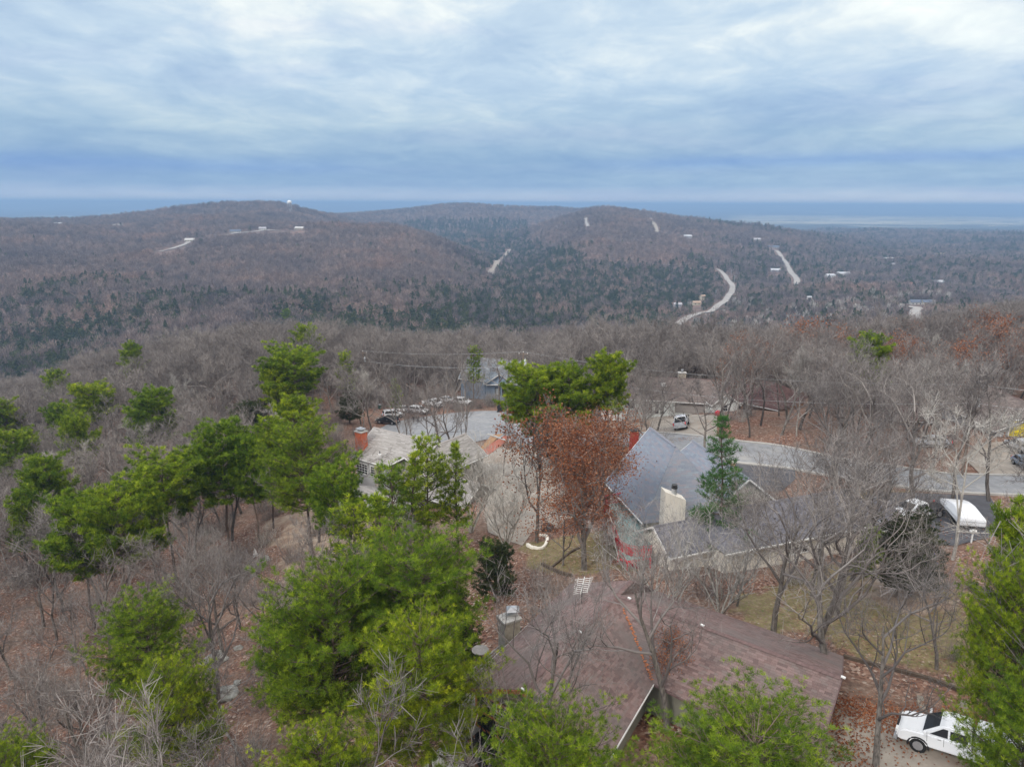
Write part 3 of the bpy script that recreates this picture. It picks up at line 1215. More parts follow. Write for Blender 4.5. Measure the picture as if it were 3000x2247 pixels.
def far_forest():
    rng = np.random.default_rng(5)
    A = []
    for y0, y1, sp, sc in ((270, 620, 5.4, 1.0), (620, 1150, 6.6, 1.0), (1150, 2000, 8.4, 1.12), (2000, 3700, 13, 1.5)):
        p = jgrid(y0, y1, .86, sp, rng)
        z = H(p[:, 0], p[:, 1])
        n = len(p)
        s = p[:, 0] / p[:, 1]
        rel = z - CZ
        nz = fbm(p[:, 0] / 120, p[:, 1] / 120, 3, 31)
        nz2 = fbm(p[:, 0] / 40, p[:, 1] / 40, 2, 37)
        # evergreens fill the lower slopes and the valley floor
        lo = np.where(s > .05, -98, np.where(s < -.1, -104, -100))
        prob = (1 - sstep(lo - 12, lo + 12, rel + nz * 60)) * .70 + .015
        fold = (s > -.15) & (s < .02) & (p[:, 1] > 1550) & (p[:, 1] < 2750)
        prob = np.where(fold, np.maximum(prob, .75 * (1 - sstep(-72, -46, rel + nz * 30))), prob)
        prob = np.clip(prob + nz2 * .55 * (prob > .1), 0, 1)
        prob = np.where(s > .28, prob * .60, prob)
        prob = np.where((s > .25) & (p[:, 1] > 1900), .42 + nz * 1.4, prob)
        prob = np.where((s < -.05) & (p[:, 1] < 480), np.maximum(prob * .9, 0), prob)
        ev = rng.random(n) < prob
        kind = np.where(ev, 14 + rng.integers(0, 4, n), 8 + rng.integers(0, 4, n))
        # pale sycamores along the creek on the right
        pl = (s > .22) & (s < .62) & (p[:, 1] > 420) & (p[:, 1] < 900) & (rng.random(n) < .16) & (nz > -.08)
        kind = np.where(pl & ~ev, 12 + rng.integers(0, 2, n), kind)
        keep = rng.random(n) < np.where(ev, .97, .90)
        if y0 < 600:
            keep &= ~((p[:, 1] < 330) & (rng.random(n) < .15))
        for cx, cy, r in CLEAR_C:
            if y0 - 40 < cy < y1 + 40:
                keep &= (p[:, 0] - cx) ** 2 + (p[:, 1] - cy) ** 2 > r * r
        p, z, kind, ev = p[keep], z[keep], kind[keep], ev[keep]
        n = len(p)
        k = sc * (.72 + .55 * rng.random(n)) * np.where(ev, .86 + .3 * rng.random(n), 1.0)
        k *= np.where(kind >= 18, .8, 1)
        A.append((np.column_stack([p, z - .3]), kind, np.column_stack([np.zeros(n), np.zeros(n), rng.random(n) * 6.28]),
                  np.column_stack([k * (.9 + .25 * rng.random(n)), k * (.9 + .25 * rng.random(n)), k])))
    pts, kind, rot, scl = [np.concatenate([a[i] for a in A]) for i in range(4)]
    ev = (kind >= 14) & (kind <= 17)
    print('far forest', len(pts))
    scatter('bare_woodland', 'grey leafless hardwood forest covering the hills across the valley', pts[~ev], kind[~ev], rot[~ev], scl[~ev])
    scatter('evergreen_woodland', 'dark green cedar and pine woods on the lower slopes and valley floor', pts[ev], kind[ev], rot[ev], scl[ev])
# ------------------------------------------------------------------ built things: materials
plain('asphalt', (.25, .255, .265), .9, .18, 1.2, bump=.2, dirt=((.36, .35, .33), .7))
plain('asphalt_dark', (.085, .085, .095), .9, .18, 1.0, dirt=((.16, .15, .15), .6))
plain('concrete', (.315, .28, .24), .9, .18, .5, dirt=((.22, .155, .11), .8))
plain('concrete_white', (.40, .385, .36), .9, .1, 1.5)
plain('gravel_road', (.33, .31, .29), .95, .12, .05)
plain('cream_paint', (.74, .70, .62), .75, .05, .8, dirt=((.50, .46, .40), .45))
plain('white_trim', (.78, .78, .76), .6, .05, 2, dirt=((.5, .5, .48), .3))
plain('white_siding', (.66, .69, .68), .7, .07, 1)
plain('light_grey_siding', (.42, .42, .42), .7, .08, 1)
plain('olive_wall', (.235, .225, .175), .8, .1, 1.2, dirt=((.15, .14, .11), .5))
plain('taupe_wall', (.25, .235, .21), .8, .1, 1.2)
plain('blue_siding', (.27, .35, .46), .7, .07, 1)
plain('tan_brick', (.33, .19, .12), .85, .2, 3)
plain('red_paint', (.46, .022, .04), .55, .12, 3)
plain('teal_boards', (.22, .32, .31), .8, .16, 2, dirt=((.35, .38, .36), .5))
plain('rust_wood', (.40, .15, .07), .8, .18, 3)
plain('black_wood', (.030, .027, .025), .8, .3, 3, dirt=((.09, .08, .07), .5))
plain('grey_wood', (.29, .27, .25), .9, .2, 3, dirt=((.13, .12, .10), .5))
plain('new_wood', (.47, .33, .20), .85, .15, 2)
plain('silver_boards', (.46, .47, .49), .85, .15, 2.5, dirt=((.25, .25, .25), .4))
plain('brick_red', (.50, .13, .065), .85, .25, 5)
plain('brick_dark', (.27, .045, .035), .85, .2, 5)
plain('stone', (.38, .34, .28), .9, .3, 2.5, bump=.5)
plain('rock', (.30, .295, .27), .95, .35, 1.6, bump=.6, dirt=((.16, .17, .13), .6))
plain('timber_edge', (.10, .075, .055), .9, .3, 3)
plain('slab_stone', (.25, .22, .18), .9, .2, 2)
plain('roof_under_brown', (.11, .065, .06), .9)
plain('roof_under_grey', (.16, .15, .145), .9)
plain('roof_under_blue', (.13, .145, .18), .9)
plain('ridge_cap_brown', (.15, .10, .095), .9, .2, 4)
plain('ridge_cap_grey', (.36, .33, .31), .9, .1, 4)
plain('glass_dark', (.018, .022, .026), .12, .1, 2, spec=.6)
plain('glass_light', (.45, .50, .52), .2, .1, 2, spec=.6)
plain('screen_mesh', (.022, .022, .024), .9)
plain('metal_grey', (.42, .43, .45), .45, .1, 3, metal=.5)
plain('metal_dark', (.05, .05, .052), .6)
plain('transformer_grey', (.55, .58, .61), .5, .08, 3)
plain('pole_wood', (.20, .155, .125), .9, .25, 5)
plain('wire', (.40, .41, .42), .5)
plain('yellow_door', (.72, .60, .035), .7, .12, 2)
plain('garage_taupe', (.30, .275, .26), .7, .06, 2)
plain('tarp_blue', (.015, .075, .50), .5, .25, 5)
plain('bin_green', (.018, .075, .055), .6)
plain('bin_black', (.02, .02, .022), .6)
plain('car_white', (.80, .81, .83), .3, .02, 1, spec=.5)
plain('car_silver', (.50, .52, .56), .32, .03, 1, metal=.3, spec=.5)
plain('car_black', (.022, .024, .028), .25, .1, 1, spec=.6)
plain('car_blue', (.20, .28, .38), .3, .04, 1, spec=.5)
plain('tyre', (.018, .018, .018), .9)
plain('rim', (.38, .38, .40), .4, metal=.6)
plain('lamp_red', (.60, .02, .03), .35)
plain('lamp_white', (.75, .76, .75), .25)
plain('bed_liner', (.035, .035, .038), .9)
plain('skin', (.45, .28, .2), .6)
plain('dark_cloth', (.025, .028, .035), .9)
plain('denim', (.05, .06, .09), .9)
plain('light_shoe', (.6, .6, .6), .8)
plain('hair', (.04, .025, .015), .8)
plain('white_cloth', (.72, .70, .70), .9)
plain('dirt_brick', (.37, .13, .09), .9, .2, 1.2, dirt=((.30, .14, .08), .6))
plain('ochre_soil', (.34, .20, .11), .95, .25, .8)
plain('pink_ladder', (.60, .58, .56), .6)
plain('orange_bucket', (.75, .16, .05), .6)
shingle_mat('shingles_brown', [(.120, .080, .074), (.155, .104, .096), (.185, .125, .115), (.225, .155, .143), (.165, .130, .120)], ((.150, .128, .120), .85))
shingle_mat('shingles_grey', [(.22, .205, .19), (.28, .262, .245), (.33, .312, .295), (.25, .232, .216), (.37, .352, .335)])
shingle_mat('shingles_blue', [(.175, .20, .245), (.205, .225, .265), (.24, .225, .25), (.195, .215, .255), (.225, .26, .295)])
shingle_mat('shingles_slate', [(.105, .105, .128), (.14, .14, .165), (.175, .17, .19), (.12, .12, .142)])
shingle_mat('shingles_tan', [(.13, .105, .096), (.165, .132, .12), (.195, .158, .142)])
shingle_mat('shingles_wine', [(.088, .052, .05), (.12, .07, .066), (.145, .085, .08)])
shingle_mat('shingles_steel', [(.20, .225, .25), (.26, .285, .31), (.32, .34, .365)])
PR, PG = 'roof_under_brown', 'roof_under_grey'


def M_(n):
    return MATS[n]


# ------------------------------------------------------------------ draped sheets (roads, drives, yards)
def drape_poly(name, pts, mat, lift=.06, step=1.0, kind='structure'):
    pts = [Vector((p[0], p[1])) for p in pts]
    b = []
    for i, p in enumerate(pts):
        q = pts[(i + 1) % len(pts)]
        n = max(1, int((q - p).length / step))
        for k in range(n):
            b.append(p + (q - p) * (k / n))
    xs, ys = [p.x for p in b], [p.y for p in b]
    gx, gy = np.meshgrid(np.arange(min(xs), max(xs), step), np.arange(min(ys), max(ys), step))
    gx, gy = gx.ravel(), gy.ravel()
    ins = inpoly(gx, gy, [(p.x, p.y) for p in b])
    inner = [Vector((x, y)) for x, y in zip(gx[ins], gy[ins])]
    inner = [p for p in inner if min((p - q).length_squared for q in b) > (.35 * step) ** 2]
    nb = len(b)
    v, e, f, *_ = delaunay_2d_cdt(b + inner, [(i, (i + 1) % nb) for i in range(nb)], [], 1, 1e-5)
    V = np.array([[p.x, p.y] for p in v])
    z = H(V[:, 0], V[:, 1]) + lift
    me = bpy.data.meshes.new(name)
    me.from_pydata([(x, y, zz) for (x, y), zz in zip(V, z)], [], [tuple(q) for q in f])
    me.materials.append(M_(mat))
    me.update()
    if len(me.polygons) and sum(p.normal.z for p in me.polygons) < 0:
        me.flip_normals()
    o = link_mesh(name, me)
    if kind:
        o['kind'] = kind
    return o


def strip_pts(centre, w):
    """polygon outline of a band of width w along centre points"""
    L, R = [], []
    for i, p in enumerate(centre):
        a, b = centre[max(i - 1, 0)], centre[min(i + 1, len(centre) - 1)]
        d = Vector((b[0] - a[0], b[1] - a[1])).normalized()
        n = Vector((-d.y, d.x))
        ww = w[i] if isinstance(w, (list, tuple)) else w
        L.append(Vector((p[0], p[1])) + n * ww / 2)
        R.append(Vector((p[0], p[1])) - n * ww / 2)
    return L + R[::-1]


def smooth_line(pts, n=6):
    out = []
    P_ = [Vector((p[0], p[1])) for p in pts]
    for i in range(len(P_) - 1):
        p0, p1, p2, p3 = P_[max(i - 1, 0)], P_[i], P_[i + 1], P_[min(i + 2, len(P_) - 1)]
        for k in range(n):
            out.append(cr(p0, p1, p2, p3, k / n))
    out.append(P_[-1])
    return out


NOGO0 = []
street_c = smooth_line([G(*q) for q in ((1480, 1262), (1600, 1290), (1740, 1292), (1850, 1286), (2000, 1300), (2150, 1322), (2330, 1346), (2550, 1385), (2800, 1418), (3120, 1425), (3450, 1430), (3800, 1432))])
street_p = strip_pts(street_c, 7.0)
cc = G(1340, 1255)
CUL = [Vector((cc.x + math.cos(a) * 15.5, cc.y + math.sin(a) * 14.5)) for a in np.linspace(0, 2 * math.pi, 30)[:-1]]
drape_poly('street', street_p, 'asphalt', .10, 1.3)
drape_poly('cul_de_sac', CUL, 'asphalt', .106, 1.3)
NOGO0 += [[tuple(p) for p in strip_pts(street_c, 8.5)], [tuple(p) for p in CUL]]


def kerb(name, line, w=.45, h=.12, off=0.0, mat='concrete_white'):
    o = strip_pts(line, w)
    n = len(line)
    mb = MB()
    L, R = o[:n], o[n:][::-1]
    for i in range(n - 1):
        c = []
        for p in (R[i], R[i + 1], L[i + 1], L[i]):
            c.append(Vector((p.x, p.y, Hs(p.x, p.y))))
        mb.hexa([q + Vector((0, 0, -.05)) for q in c] + [q + Vector((0, 0, .1 + h)) for q in c])
    ob = mb.build(name, M_(mat))
    ob['kind'] = 'structure'
    return ob


kerb('kerb', [p for p in strip_pts(street_c, 7.4)[:len(street_c)]])
kerb('kerb', [p for p in strip_pts(street_c, 7.4)[len(street_c):][::-1]])

DRIVES = [
    ('driveway', [(1385, 1352), (1400, 1318), (1425, 1300), (1500, 1310), (1560, 1300), (1600, 1310), (1640, 1400), (1668, 1480), (1650, 1545), (1560, 1560), (1530, 1600), (1430, 1560), (1420, 1480), (1400, 1400)], 'concrete'),
    ('driveway', [(1900, 1222), (1940, 1205), (2100, 1218), (2100, 1290), (1960, 1292), (1910, 1262)], 'concrete'),
    ('driveway', [(2165, 1332), (2330, 1362), (2330, 1405), (2290, 1440), (2180, 1440), (2150, 1380)], 'asphalt_dark'),
    ('driveway', [(2560, 1440), (2900, 1455), (2960, 1560), (2800, 1600), (2640, 1590), (2520, 1520)], 'asphalt_dark'),
    ('driveway', [(2440, 2050), (2520, 2060), (2640, 2090), (2740, 2180), (2990, 2260), (3080, 2400), (2300, 2500), (2400, 2200)], 'concrete'),
    ('driveway', [(2860, 1300), (3060, 1290), (3100, 1400), (2880, 1400), (2830, 1350)], 'concrete'),
    ('path', [(1240, 2247), (1290, 2190), (1350, 2230), (1400, 2300), (1300, 2380)], 'concrete_white'),
]
for i, (nm, q, mt) in enumerate(DRIVES):
    w = [G(*a) for a in q]
    drape_poly(nm, w, mt, .07 + .004 * i, 1.0 if i != 4 else .8)
    NOGO0.append([(a.x, a.y) for a in w])
# ochre bed and brick red strip beside the drive
drape_poly('soil_bed', [G(*q) for q in ((1380, 1345), (1440, 1275), (1475, 1272), (1440, 1300), (1395, 1335))], 'ochre_soil', .115, .7)
drape_poly('mulch_strip', [G(*q) for q in ((1395, 1338), (1440, 1300), (1478, 1278), (1500, 1280), (1445, 1325), (1400, 1352))], 'dirt_brick', .125, .7)


# ------------------------------------------------------------------ roofs
def clip_half(poly, n, d, keep_less=True):
    """clip 2D polygon by n.p <= d (or >=)"""
    out = []
    for i in range(len(poly)):
        a, b = poly[i], poly[(i + 1) % len(poly)]
        fa, fb = a.dot(n) - d, b.dot(n) - d
        if not keep_less:
            fa, fb = -fa, -fb
        if fa <= 0:
            out.append(a)
        if (fa < 0 < fb) or (fb < 0 < fa):
            out.append(a + (b - a) * (fa / (fa - fb)))
    return out


TAB_ME = {}


def roof_face(root, poly, under, shing, expo=.16, tabw=.34, slab_mb=None, sh_mb=None, singles=None, rng=random):
    P3 = [Vector(p) for p in poly]
    nrm = Vector((0, 0, 0))
    for i in range(len(P3)):
        a, b = P3[i], P3[(i + 1) % len(P3)]
        nrm += a.cross(b)
    nrm.normalize()
    if nrm.z < 0:
        P3.reverse()
        nrm = -nrm
    th = .13
    lo = [p - nrm * th for p in P3]
    slab_mb.poly(P3)
    slab_mb.poly(lo[::-1])
    for i in range(len(P3)):
        j = (i + 1) % len(P3)
        slab_mb.poly([P3[i], lo[i], lo[j], P3[j]])
    # local frame: u along the slope downwards, v level
    dn = Vector((nrm.x, nrm.y, 0))
    if dn.length < 1e-4:
        return
    v = Vector((-nrm.y, nrm.x, 0)).normalized()
    u = v.cross(nrm).normalized()
    if u.z > 0:
        u = -u
    o = P3[0]
    q = [Vector(((p - o).dot(v), (p - o).dot(u))) for p in P3]
    umin, umax = min(p.y for p in q), max(p.y for p in q)
    k = 0
    y = umin
    X, Y = Vector((1, 0)), Vector((0, 1))
    while y < umax - .01:
        y2 = min(y + expo, umax)
        row = clip_half(clip_half(q, Y, y2), Y, y, False)
        if len(row) >= 3:
            x0, x1 = min(p.x for p in row), max(p.x for p in row)
            x = x0 - rng.random() * tabw
            while x < x1:
                w = tabw * (.75 + .5 * rng.random())
                c = clip_half(clip_half(row, X, x + w - .006), X, x, False)
                x += w
                if len(c) < 3:
                    continue
                ar = 0
                for i in range(len(c)):
                    ar += c[i].x * c[(i + 1) % len(c)].y - c[(i + 1) % len(c)].x * c[i].y
                if abs(ar) < .002:
                    continue
                full = len(c) == 4 and abs(abs(ar) / 2 - (w - .006) * (y2 - y)) < 1e-4
                pts = [o + v * p.x + u * p.y + nrm * (.006 + .016 * (p.y - y) / expo) for p in c]
                if singles is not None and full:
                    cen = sum(pts, Vector()) / 4
                    singles.append((cen, v, u, nrm, w - .006, y2 - y))
                    singles_poly.append(pts)
                    continue
                sh_mb.poly(pts if ar > 0 else pts[::-1], rng.random())
                if y2 < umax - .01 or True:
                    low = sorted(c, key=lambda p: -p.y)[:2]
                    a, b = [o + v * p.x + u * p.y for p in low]
                    sh_mb.poly([a, b, b + nrm * .022, a + nrm * .022], rng.random())
        y = y2


singles_poly = []


def roof(root, faces, under, shing, expo=.16, tabw=.34, indiv=0, cap=None, ridges=()):
    smb, hmb = MB(), MB()
    singles = [] if indiv else None
    singles_poly.clear()
    for f in faces:
        roof_face(root, f, under, shing, expo, tabw, smb, hmb, singles)
    r = smb.build('roof', M_(under), root)
    if indiv:
        camp = Vector((0, 0, CZ))
        vis = []
        for i, s in enumerate(singles):
            x, y = px_of(s[0])
            inview = 0 < x < 3000 and y < 2230 and not (2000 < x < 2420 and y > 2030) and not (1420 < x < 1780 and y > 2080)
            vis.append(((s[0] - camp).length + (0 if inview else 1000), i))
        vis.sort()
        ch = set(i for _, i in vis[:indiv])
        tmb = MB()
        tmb.hexa([(-.5, -.5, 0), (.5, -.5, 0), (.5, .5, 0), (-.5, .5, 0), (-.5, -.5, .006), (.5, -.5, .006), (.5, .5, .022), (-.5, .5, .022)])
        t0 = tmb.build('shingle', M_(shing), r)
        tabme = t0.data
        bpy.data.objects.remove(t0)
        for i, (c, v, u, n, w, h) in enumerate(singles):
            if i in ch:
                ob = link_mesh('shingle', tabme, r)
                m = Matrix((v * w, u * h, n)).transposed().to_4x4()
                m.translation = c - n * .012
                ob.matrix_world = m
            else:
                hmb.poly(singles_poly[i], random.random())
                p = singles_poly[i]
    sh = hmb.build('shingles', M_(shing), r)
    sh['kind'] = 'stuff'
    if ridges:
        cmb = MB()
        for a, b in ridges:
            a, b = Vector(a), Vector(b)
            n = max(2, int((b - a).length / .32))
            for i in range(n):
                p, q_ = a + (b - a) * (i / n), a + (b - a) * ((i + .97) / n)
                d = (b - a).normalized()
                sd = d.cross(Vector((0, 0, 1))).normalized()
                for s in (-1, 1):
                    cmb.poly([p + Vector((0, 0, .05)), q_ + Vector((0, 0, .07)), q_ + sd * s * .17 + Vector((0, 0, -.02)), p + sd * s * .17 + Vector((0, 0, -.04))][::s])
        cmb.build('ridge_cap', M_(cap or under), r)
    return r


def window(root, c, n, w, h, frame='white_trim', glass='glass_dark', cols=2, rows=2, t=.07, name='window'):
    """c: centre of the opening on the wall, n: outward level normal"""
    c, n = Vector(c), Vector(n).normalized()
    v = Vector((-n.y, n.x, 0))
    Z = Vector((0, 0, 1))
    mb = MB()
    o = c + n * .03
    for s in (-1, 1):
        mb.beam(o + v * s * w / 2 - Z * (h / 2 + t), o + v * s * w / 2 + Z * (h / 2 + t), t * 1.3, .1, up=n)
        mb.beam(o + Z * s * h / 2 - v * (w / 2 - .05), o + Z * s * h / 2 + v * (w / 2 - .05), .096, t * 1.3)
    for i in range(1, cols):
        x = -w / 2 + w * i / cols
        mb.beam(o + v * x - Z * h / 2, o + v * x + Z * h / 2, .04, .06, up=n)
    for i in range(1, rows):
        z = -h / 2 + h * i / rows
        mb.beam(o + Z * z - v * w / 2, o + Z * z + v * w / 2, .052, .04)
    f = mb.build(name, M_(frame), root)
    pb = MB()
    pc = c + n * .012
    a = [pc + v * x * w / 2 + Z * z * h / 2 for x, z in ((-1, -1), (1, -1), (1, 1), (-1, 1))]
    pb.hexa([q - n * .03 for q in a][:4] + [q + n * .005 for q in a])
    pb.build('pane', M_(glass), f)
    return f


def gable_house(root, A, B, hw, ze, zr, zg, wallmat, under, shing, over=.5, expo=.2, tabw=.9, cap=None, endo=.5, indiv=0, trim='white_trim', hipA=0, hipB=0, wall_name='wall'):
    """ridge A->B; ze/zr/zg relative to the camera; hw = half width out to the eave edge"""
    A, B = Vector((A[0], A[1], 0)), Vector((B[0], B[1], 0))
    d = (B - A).normalized()
    s = Vector((-d.y, d.x, 0))
    ZR, ZE, ZG = zr + CZ, ze + CZ, zg + CZ
    up = lambda p, z: Vector((p.x, p.y, z))
    a0, b0 = A - d * (endo if not hipA else 0), B + d * (endo if not hipB else 0)
    ra, rb = up(a0 + d * hipA, ZR), up(b0 - d * hipB, ZR)
    faces = []
    for sg in (1, -1):
        faces.append([ra, rb, up(b0 + s * sg * hw, ZE), up(a0 + s * sg * hw, ZE)])
    if hipA:
        faces.append([ra, up(a0 + s * hw, ZE), up(a0 - s * hw, ZE)])
    if hipB:
        faces.append([rb, up(b0 + s * hw, ZE), up(b0 - s * hw, ZE)])
    r = roof(root, faces, under, shing, expo, tabw, indiv, cap, [(ra, rb)])
    # walls: closed pentagonal prism under the slabs
    k = (ZR - ZE) / hw
    w = hw - over
    zt = ZE + k * over - .17
    mb = MB()
    la, lb = A, B
    if hipA:
        la = A + d * .45
    if hipB:
        lb = B - d * .45
    P0, P1 = [], []
    for q, lst, hip in ((la, P0, hipA), (lb, P1, hipB)):
        lst += [up(q + s * w, ZG), up(q + s * w, zt), up(q, (ZR - .17) if not hip else zt + .001), up(q - s * w, zt), up(q - s * w, ZG)]
    mb.poly(P0)
    mb.poly(P1[::-1])
    for i in range(5):
        j = (i + 1) % 5
        mb.poly([P0[j], P0[i], P1[i], P1[j]])
    mb.build(wall_name, M_(wallmat), root)
    # eave gutters and rake boards
    g = MB()
    for sg in (1, -1):
        g.beam(up(a0 + s * sg * (hw + .05), ZE - .08), up(b0 + s * sg * (hw + .05), ZE - .08), .11, .12)
        if not hipA:
            g.beam(ra + Vector((0, 0, -.10)) - d * .02, up(a0 + s * sg * hw - d * .02, ZE - .10), .05, .17)
        if not hipB:
            g.beam(rb + Vector((0, 0, -.10)) + d * .02, up(b0 + s * sg * hw + d * .02, ZE - .10), .05, .17)
    g.build('gutter', M_(trim), root)
    return dict(d=d, s=s, w=w, A=A, B=B, zt=zt)


def chimney(root, c, sx, sy, z0, z1, ang, mat, cap='concrete_white', pots=1, pot_mat='metal_grey'):
    R = Matrix.Rotation(ang, 3, 'Z')
    mb = MB()
    mb.box((c[0], c[1], (z0 + z1) / 2), (sx, sy, z1 - z0), R)
    ch = mb.build('chimney', M_(mat), root)
    mb = MB()
    mb.box((c[0], c[1], z1 + .07), (sx + .2, sy + .2, .14), R)
    mb.build('chimney_cap', M_(cap), ch)
    if pots:
        mb = MB()
        mb.tube([(c[0], c[1], z1 + .14), (c[0], c[1], z1 + .5)], .19, 10)
        mb.tube([(c[0], c[1], z1 + .55), (c[0], c[1], z1 + .62)], .26, 10)
        mb.tube([(c[0], c[1], z1 + .5), (c[0], c[1], z1 + .55)], .12, 8)
        mb.build('flue', M_(pot_mat), ch)
    return ch


def vent(root, p, h=.45, base=True, mat='metal_dark'):
    mb = MB()
    mb.tube([p, Vector(p) + Vector((0, 0, h))], .06, 8)
    o = mb.build('vent_pipe', M_(mat), root)
    if base:
        mb = MB()
        mb.box(Vector(p) + Vector((0, 0, .05)), (.34, .34, .07))
        mb.build('flashing', M_('white_trim'), o)


def footprint_nogo(pts, pad=0):
    NOGO0.append([(p[0], p[1]) for p in pts])


# ------------------------------------------------------------------ 1 the brown roof in the foreground
def v2(p, z):
    return Vector((p[0], p[1], z + CZ))


def brown_house():
    root = thing('brown_roofed_house', 'low house with a wide reddish brown shingle roof in the foreground, with screened porch', 'house', (7, 36, CZ - 30))
    rel = root.location.copy()
    A, B, C, D = (7.7, 41.2), (.56, 30.6), (6.6, 39.55), (17.0, 31.65)
    n1 = Vector((-(A[1] - B[1]), A[0] - B[0])).normalized()      # towards the left slope
    if n1.x > 0:
        n1 = -n1
    k1 = 2.5 / 4.5
    n2 = Vector((-(D[1] - C[1]), D[0] - C[0])).normalized()
    if n2.y < 0:
        n2 = -n2
    k2 = 2.5 / 5.8

    def zl(p, base, n, k):
        return -23.5 - abs((Vector(p) - Vector(base)).dot(n)) * k
    a3, b3, c3, d3 = v2(A, -23.5), v2(B, -23.5), v2(C, -23.5), v2(D, -23.5)

    def e(px, py):
        q = P(px, py, -26)
        return (q.x, q.y)
    Lp, T, T2, E, I = e(1355, 2012), e(1672, 1686), e(1868, 1688), e(1925, 1728), e(1914, 2011)
    Df = e(2471, 1913)
    R_ = (4.4, 28.2)
    Dn = (Vector(D) - n2 * 4.0)
    Dn = (Dn.x, Dn.y)
    L3, T3 = v2(Lp, zl(Lp, B, n1, k1)), v2(T, zl(T, B, n1, k1))
    R3, I3 = v2(R_, zl(R_, B, n1, k1)), v2(I, zl(I, B, n1, k1))
    E3, Df3 = v2(E, zl(E, C, n2, k2)), v2(Df, zl(Df, C, n2, k2))
    kn = (I3.z - c3.z) / -abs((Vector(I) - Vector(C)).dot(n2))
    Dn3 = v2(Dn, -23.5 - 4.0 * kn)
    T23 = v2(T2, -26.3)
    faces = [[b3, a3, T3, L3], [b3, c3, I3, R3], [c3, I3, Dn3, d3], [c3, d3, Df3, E3], [c3, E3, a3], [a3, E3, T23], [a3, T23, T3]]
    root.location = (0, 0, 0)
    r = roof(root, faces, 'roof_under_brown', 'shingles_brown', .14, .30, indiv=290, cap='ridge_cap_brown', ridges=[(b3, a3), (c3, d3)])
    # orange stain of pine straw lying in the valley between the wings
    mb = MB()
    for k in range(90):
        u = .18 + .80 * (k / 90) ** .9 + random.uniform(-.01, .01)
        p = c3 + (I3 - c3) * u
        w = .09 + .05 * random.random()
        d = Vector((random.uniform(-1, 1), random.uniform(-1, 1), 0)).normalized() * w
        s = Vector((-d.y, d.x, 0)) * .5
        q = p + Vector((random.uniform(-.09, .09), random.uniform(-.09, .09), .05))
        mb.poly([q - d, q + s, q + d + Vector((0, 0, .01)), q - s])
    st = mb.build('pine_straw', M_('rust_wood'), r)
    st['kind'] = 'stuff'
    # walls
    ring = [Lp, T, T2, E, Df, Dn, I, R_]
    cx = [Vector(p) for p in ring]
    ins = []
    m = len(cx)
    for i in range(m):
        a, b, c = cx[i - 1], cx[i], cx[(i + 1) % m]
        d1, d2 = (b - a).normalized(), (c - b).normalized()
        nn1, nn2 = Vector((d1.y, -d1.x)), Vector((d2.y, -d2.x))
        bis = (nn1 + nn2)
        bis = bis / max(.35, bis.length_squared / 2)
        ins.append(b + bis * .6)
    mb = MB()
    zt, zb = CZ - 26.35, CZ - 33.5
    # porch corner is open below the gable, so the walls proper start inside it
    pts = [(p.x, p.y) for p in ins]
    mb.poly([(x, y, zt) for x, y in pts][::-1])
    mb.poly([(x, y, zb) for x, y in pts])
    for i in range(m):
        j = (i + 1) % m
        (x0, y0), (x1, y1) = pts[i], pts[j]
        if i == m - 1:      # near-left gable side: the wall stands back behind the screened porch
            continue
        mb.poly([(x0, y0, zb), (x1, y1, zb), (x1, y1, zt), (x0, y0, zt)])
    back = (Vector(pts[0]) + Vector((1.1, 1.7)), Vector(pts[-1]) + Vector((1.0, 1.6)))
    w0, w1 = back
    mb.poly([(w0.x, w0.y, zb), (w1.x, w1.y, zb), (w1.x, w1.y, zt), (w0.x, w0.y, zt)])
    mb.build('wall', M_('olive_wall'), root)
    # gable triangles
    for (gp, le, ri, nm) in ((b3, L3, R3, 'gable'), (d3, Df3, Dn3, 'gable')):
        mb = MB()
        din = Vector((.45, .7, 0)) if gp is b3 else Vector((-.75, .5, 0))
        q = [le + (gp - le) * .1, ri + (gp - ri) * .1, gp]
        f0 = [p + din * .55 + Vector((0, 0, -.16)) for p in q]
        f0[0].z = f0[1].z = min(f0[0].z, f0[1].z)
        f1 = [p + din * .25 for p in f0]
        if (f0[1] - f0[0]).cross(f0[2] - f0[0]).dot(din) > 0:
            f0[0], f0[1] = f0[1], f0[0]
            f1[0], f1[1] = f1[1], f1[0]
        mb.poly(f0)
        mb.poly(f1[::-1])
        for i in range(3):
            j = (i + 1) % 3
            mb.poly([f0[j], f0[i], f1[i], f1[j]])
        mb.build(nm, M_('olive_wall'), root)
        mb = MB()
        for a_, b_ in ((le, gp), (ri, gp)):
            mb.beam(a_ + Vector((0, 0, -.12)) - din * .03, b_ + Vector((0, 0, -.12)) - din * .03, .05, .2)
        mb.build('rake_board', M_('rust_wood' if gp is b3 else 'ridge_cap_brown'), root)
    mb = MB()
    for a_, b_ in ((L3, L3.lerp(T3, .55)), (I3, R3)):
        o = Vector((0, 0, -.07))
        mb.beam(a_ + o, b_ + o, .10, .11)
    mb.build('gutter', M_('white_trim'), root)
    mb = MB()
    for a_, b_ in ((L3.lerp(T3, .55), T3), (T3, T23), (E3, Df3), (I3, Dn3)):
        o = Vector((0, 0, -.07))
        mb.beam(a_ + o, b_ + o, .10, .11)
    mb.build('brown_gutter', M_('ridge_cap_brown'), root)
    # white ridge end caps and roof vents
    for p in (b3, d3, c3 + (d3 - c3) * .06, c3 + (d3 - c3) * .42, c3 + (b3 - c3) * .45):
        mb = MB()
        mb.box(p + Vector((.05, -.05, .08)), (.10, .22, .08), Matrix.Rotation(.8, 3, 'Z'))
        mb.build('ridge_vent', M_('white_trim'), root)
    # chimney to the left of the roof
    cpos = P(1492, 1812, -25.6)
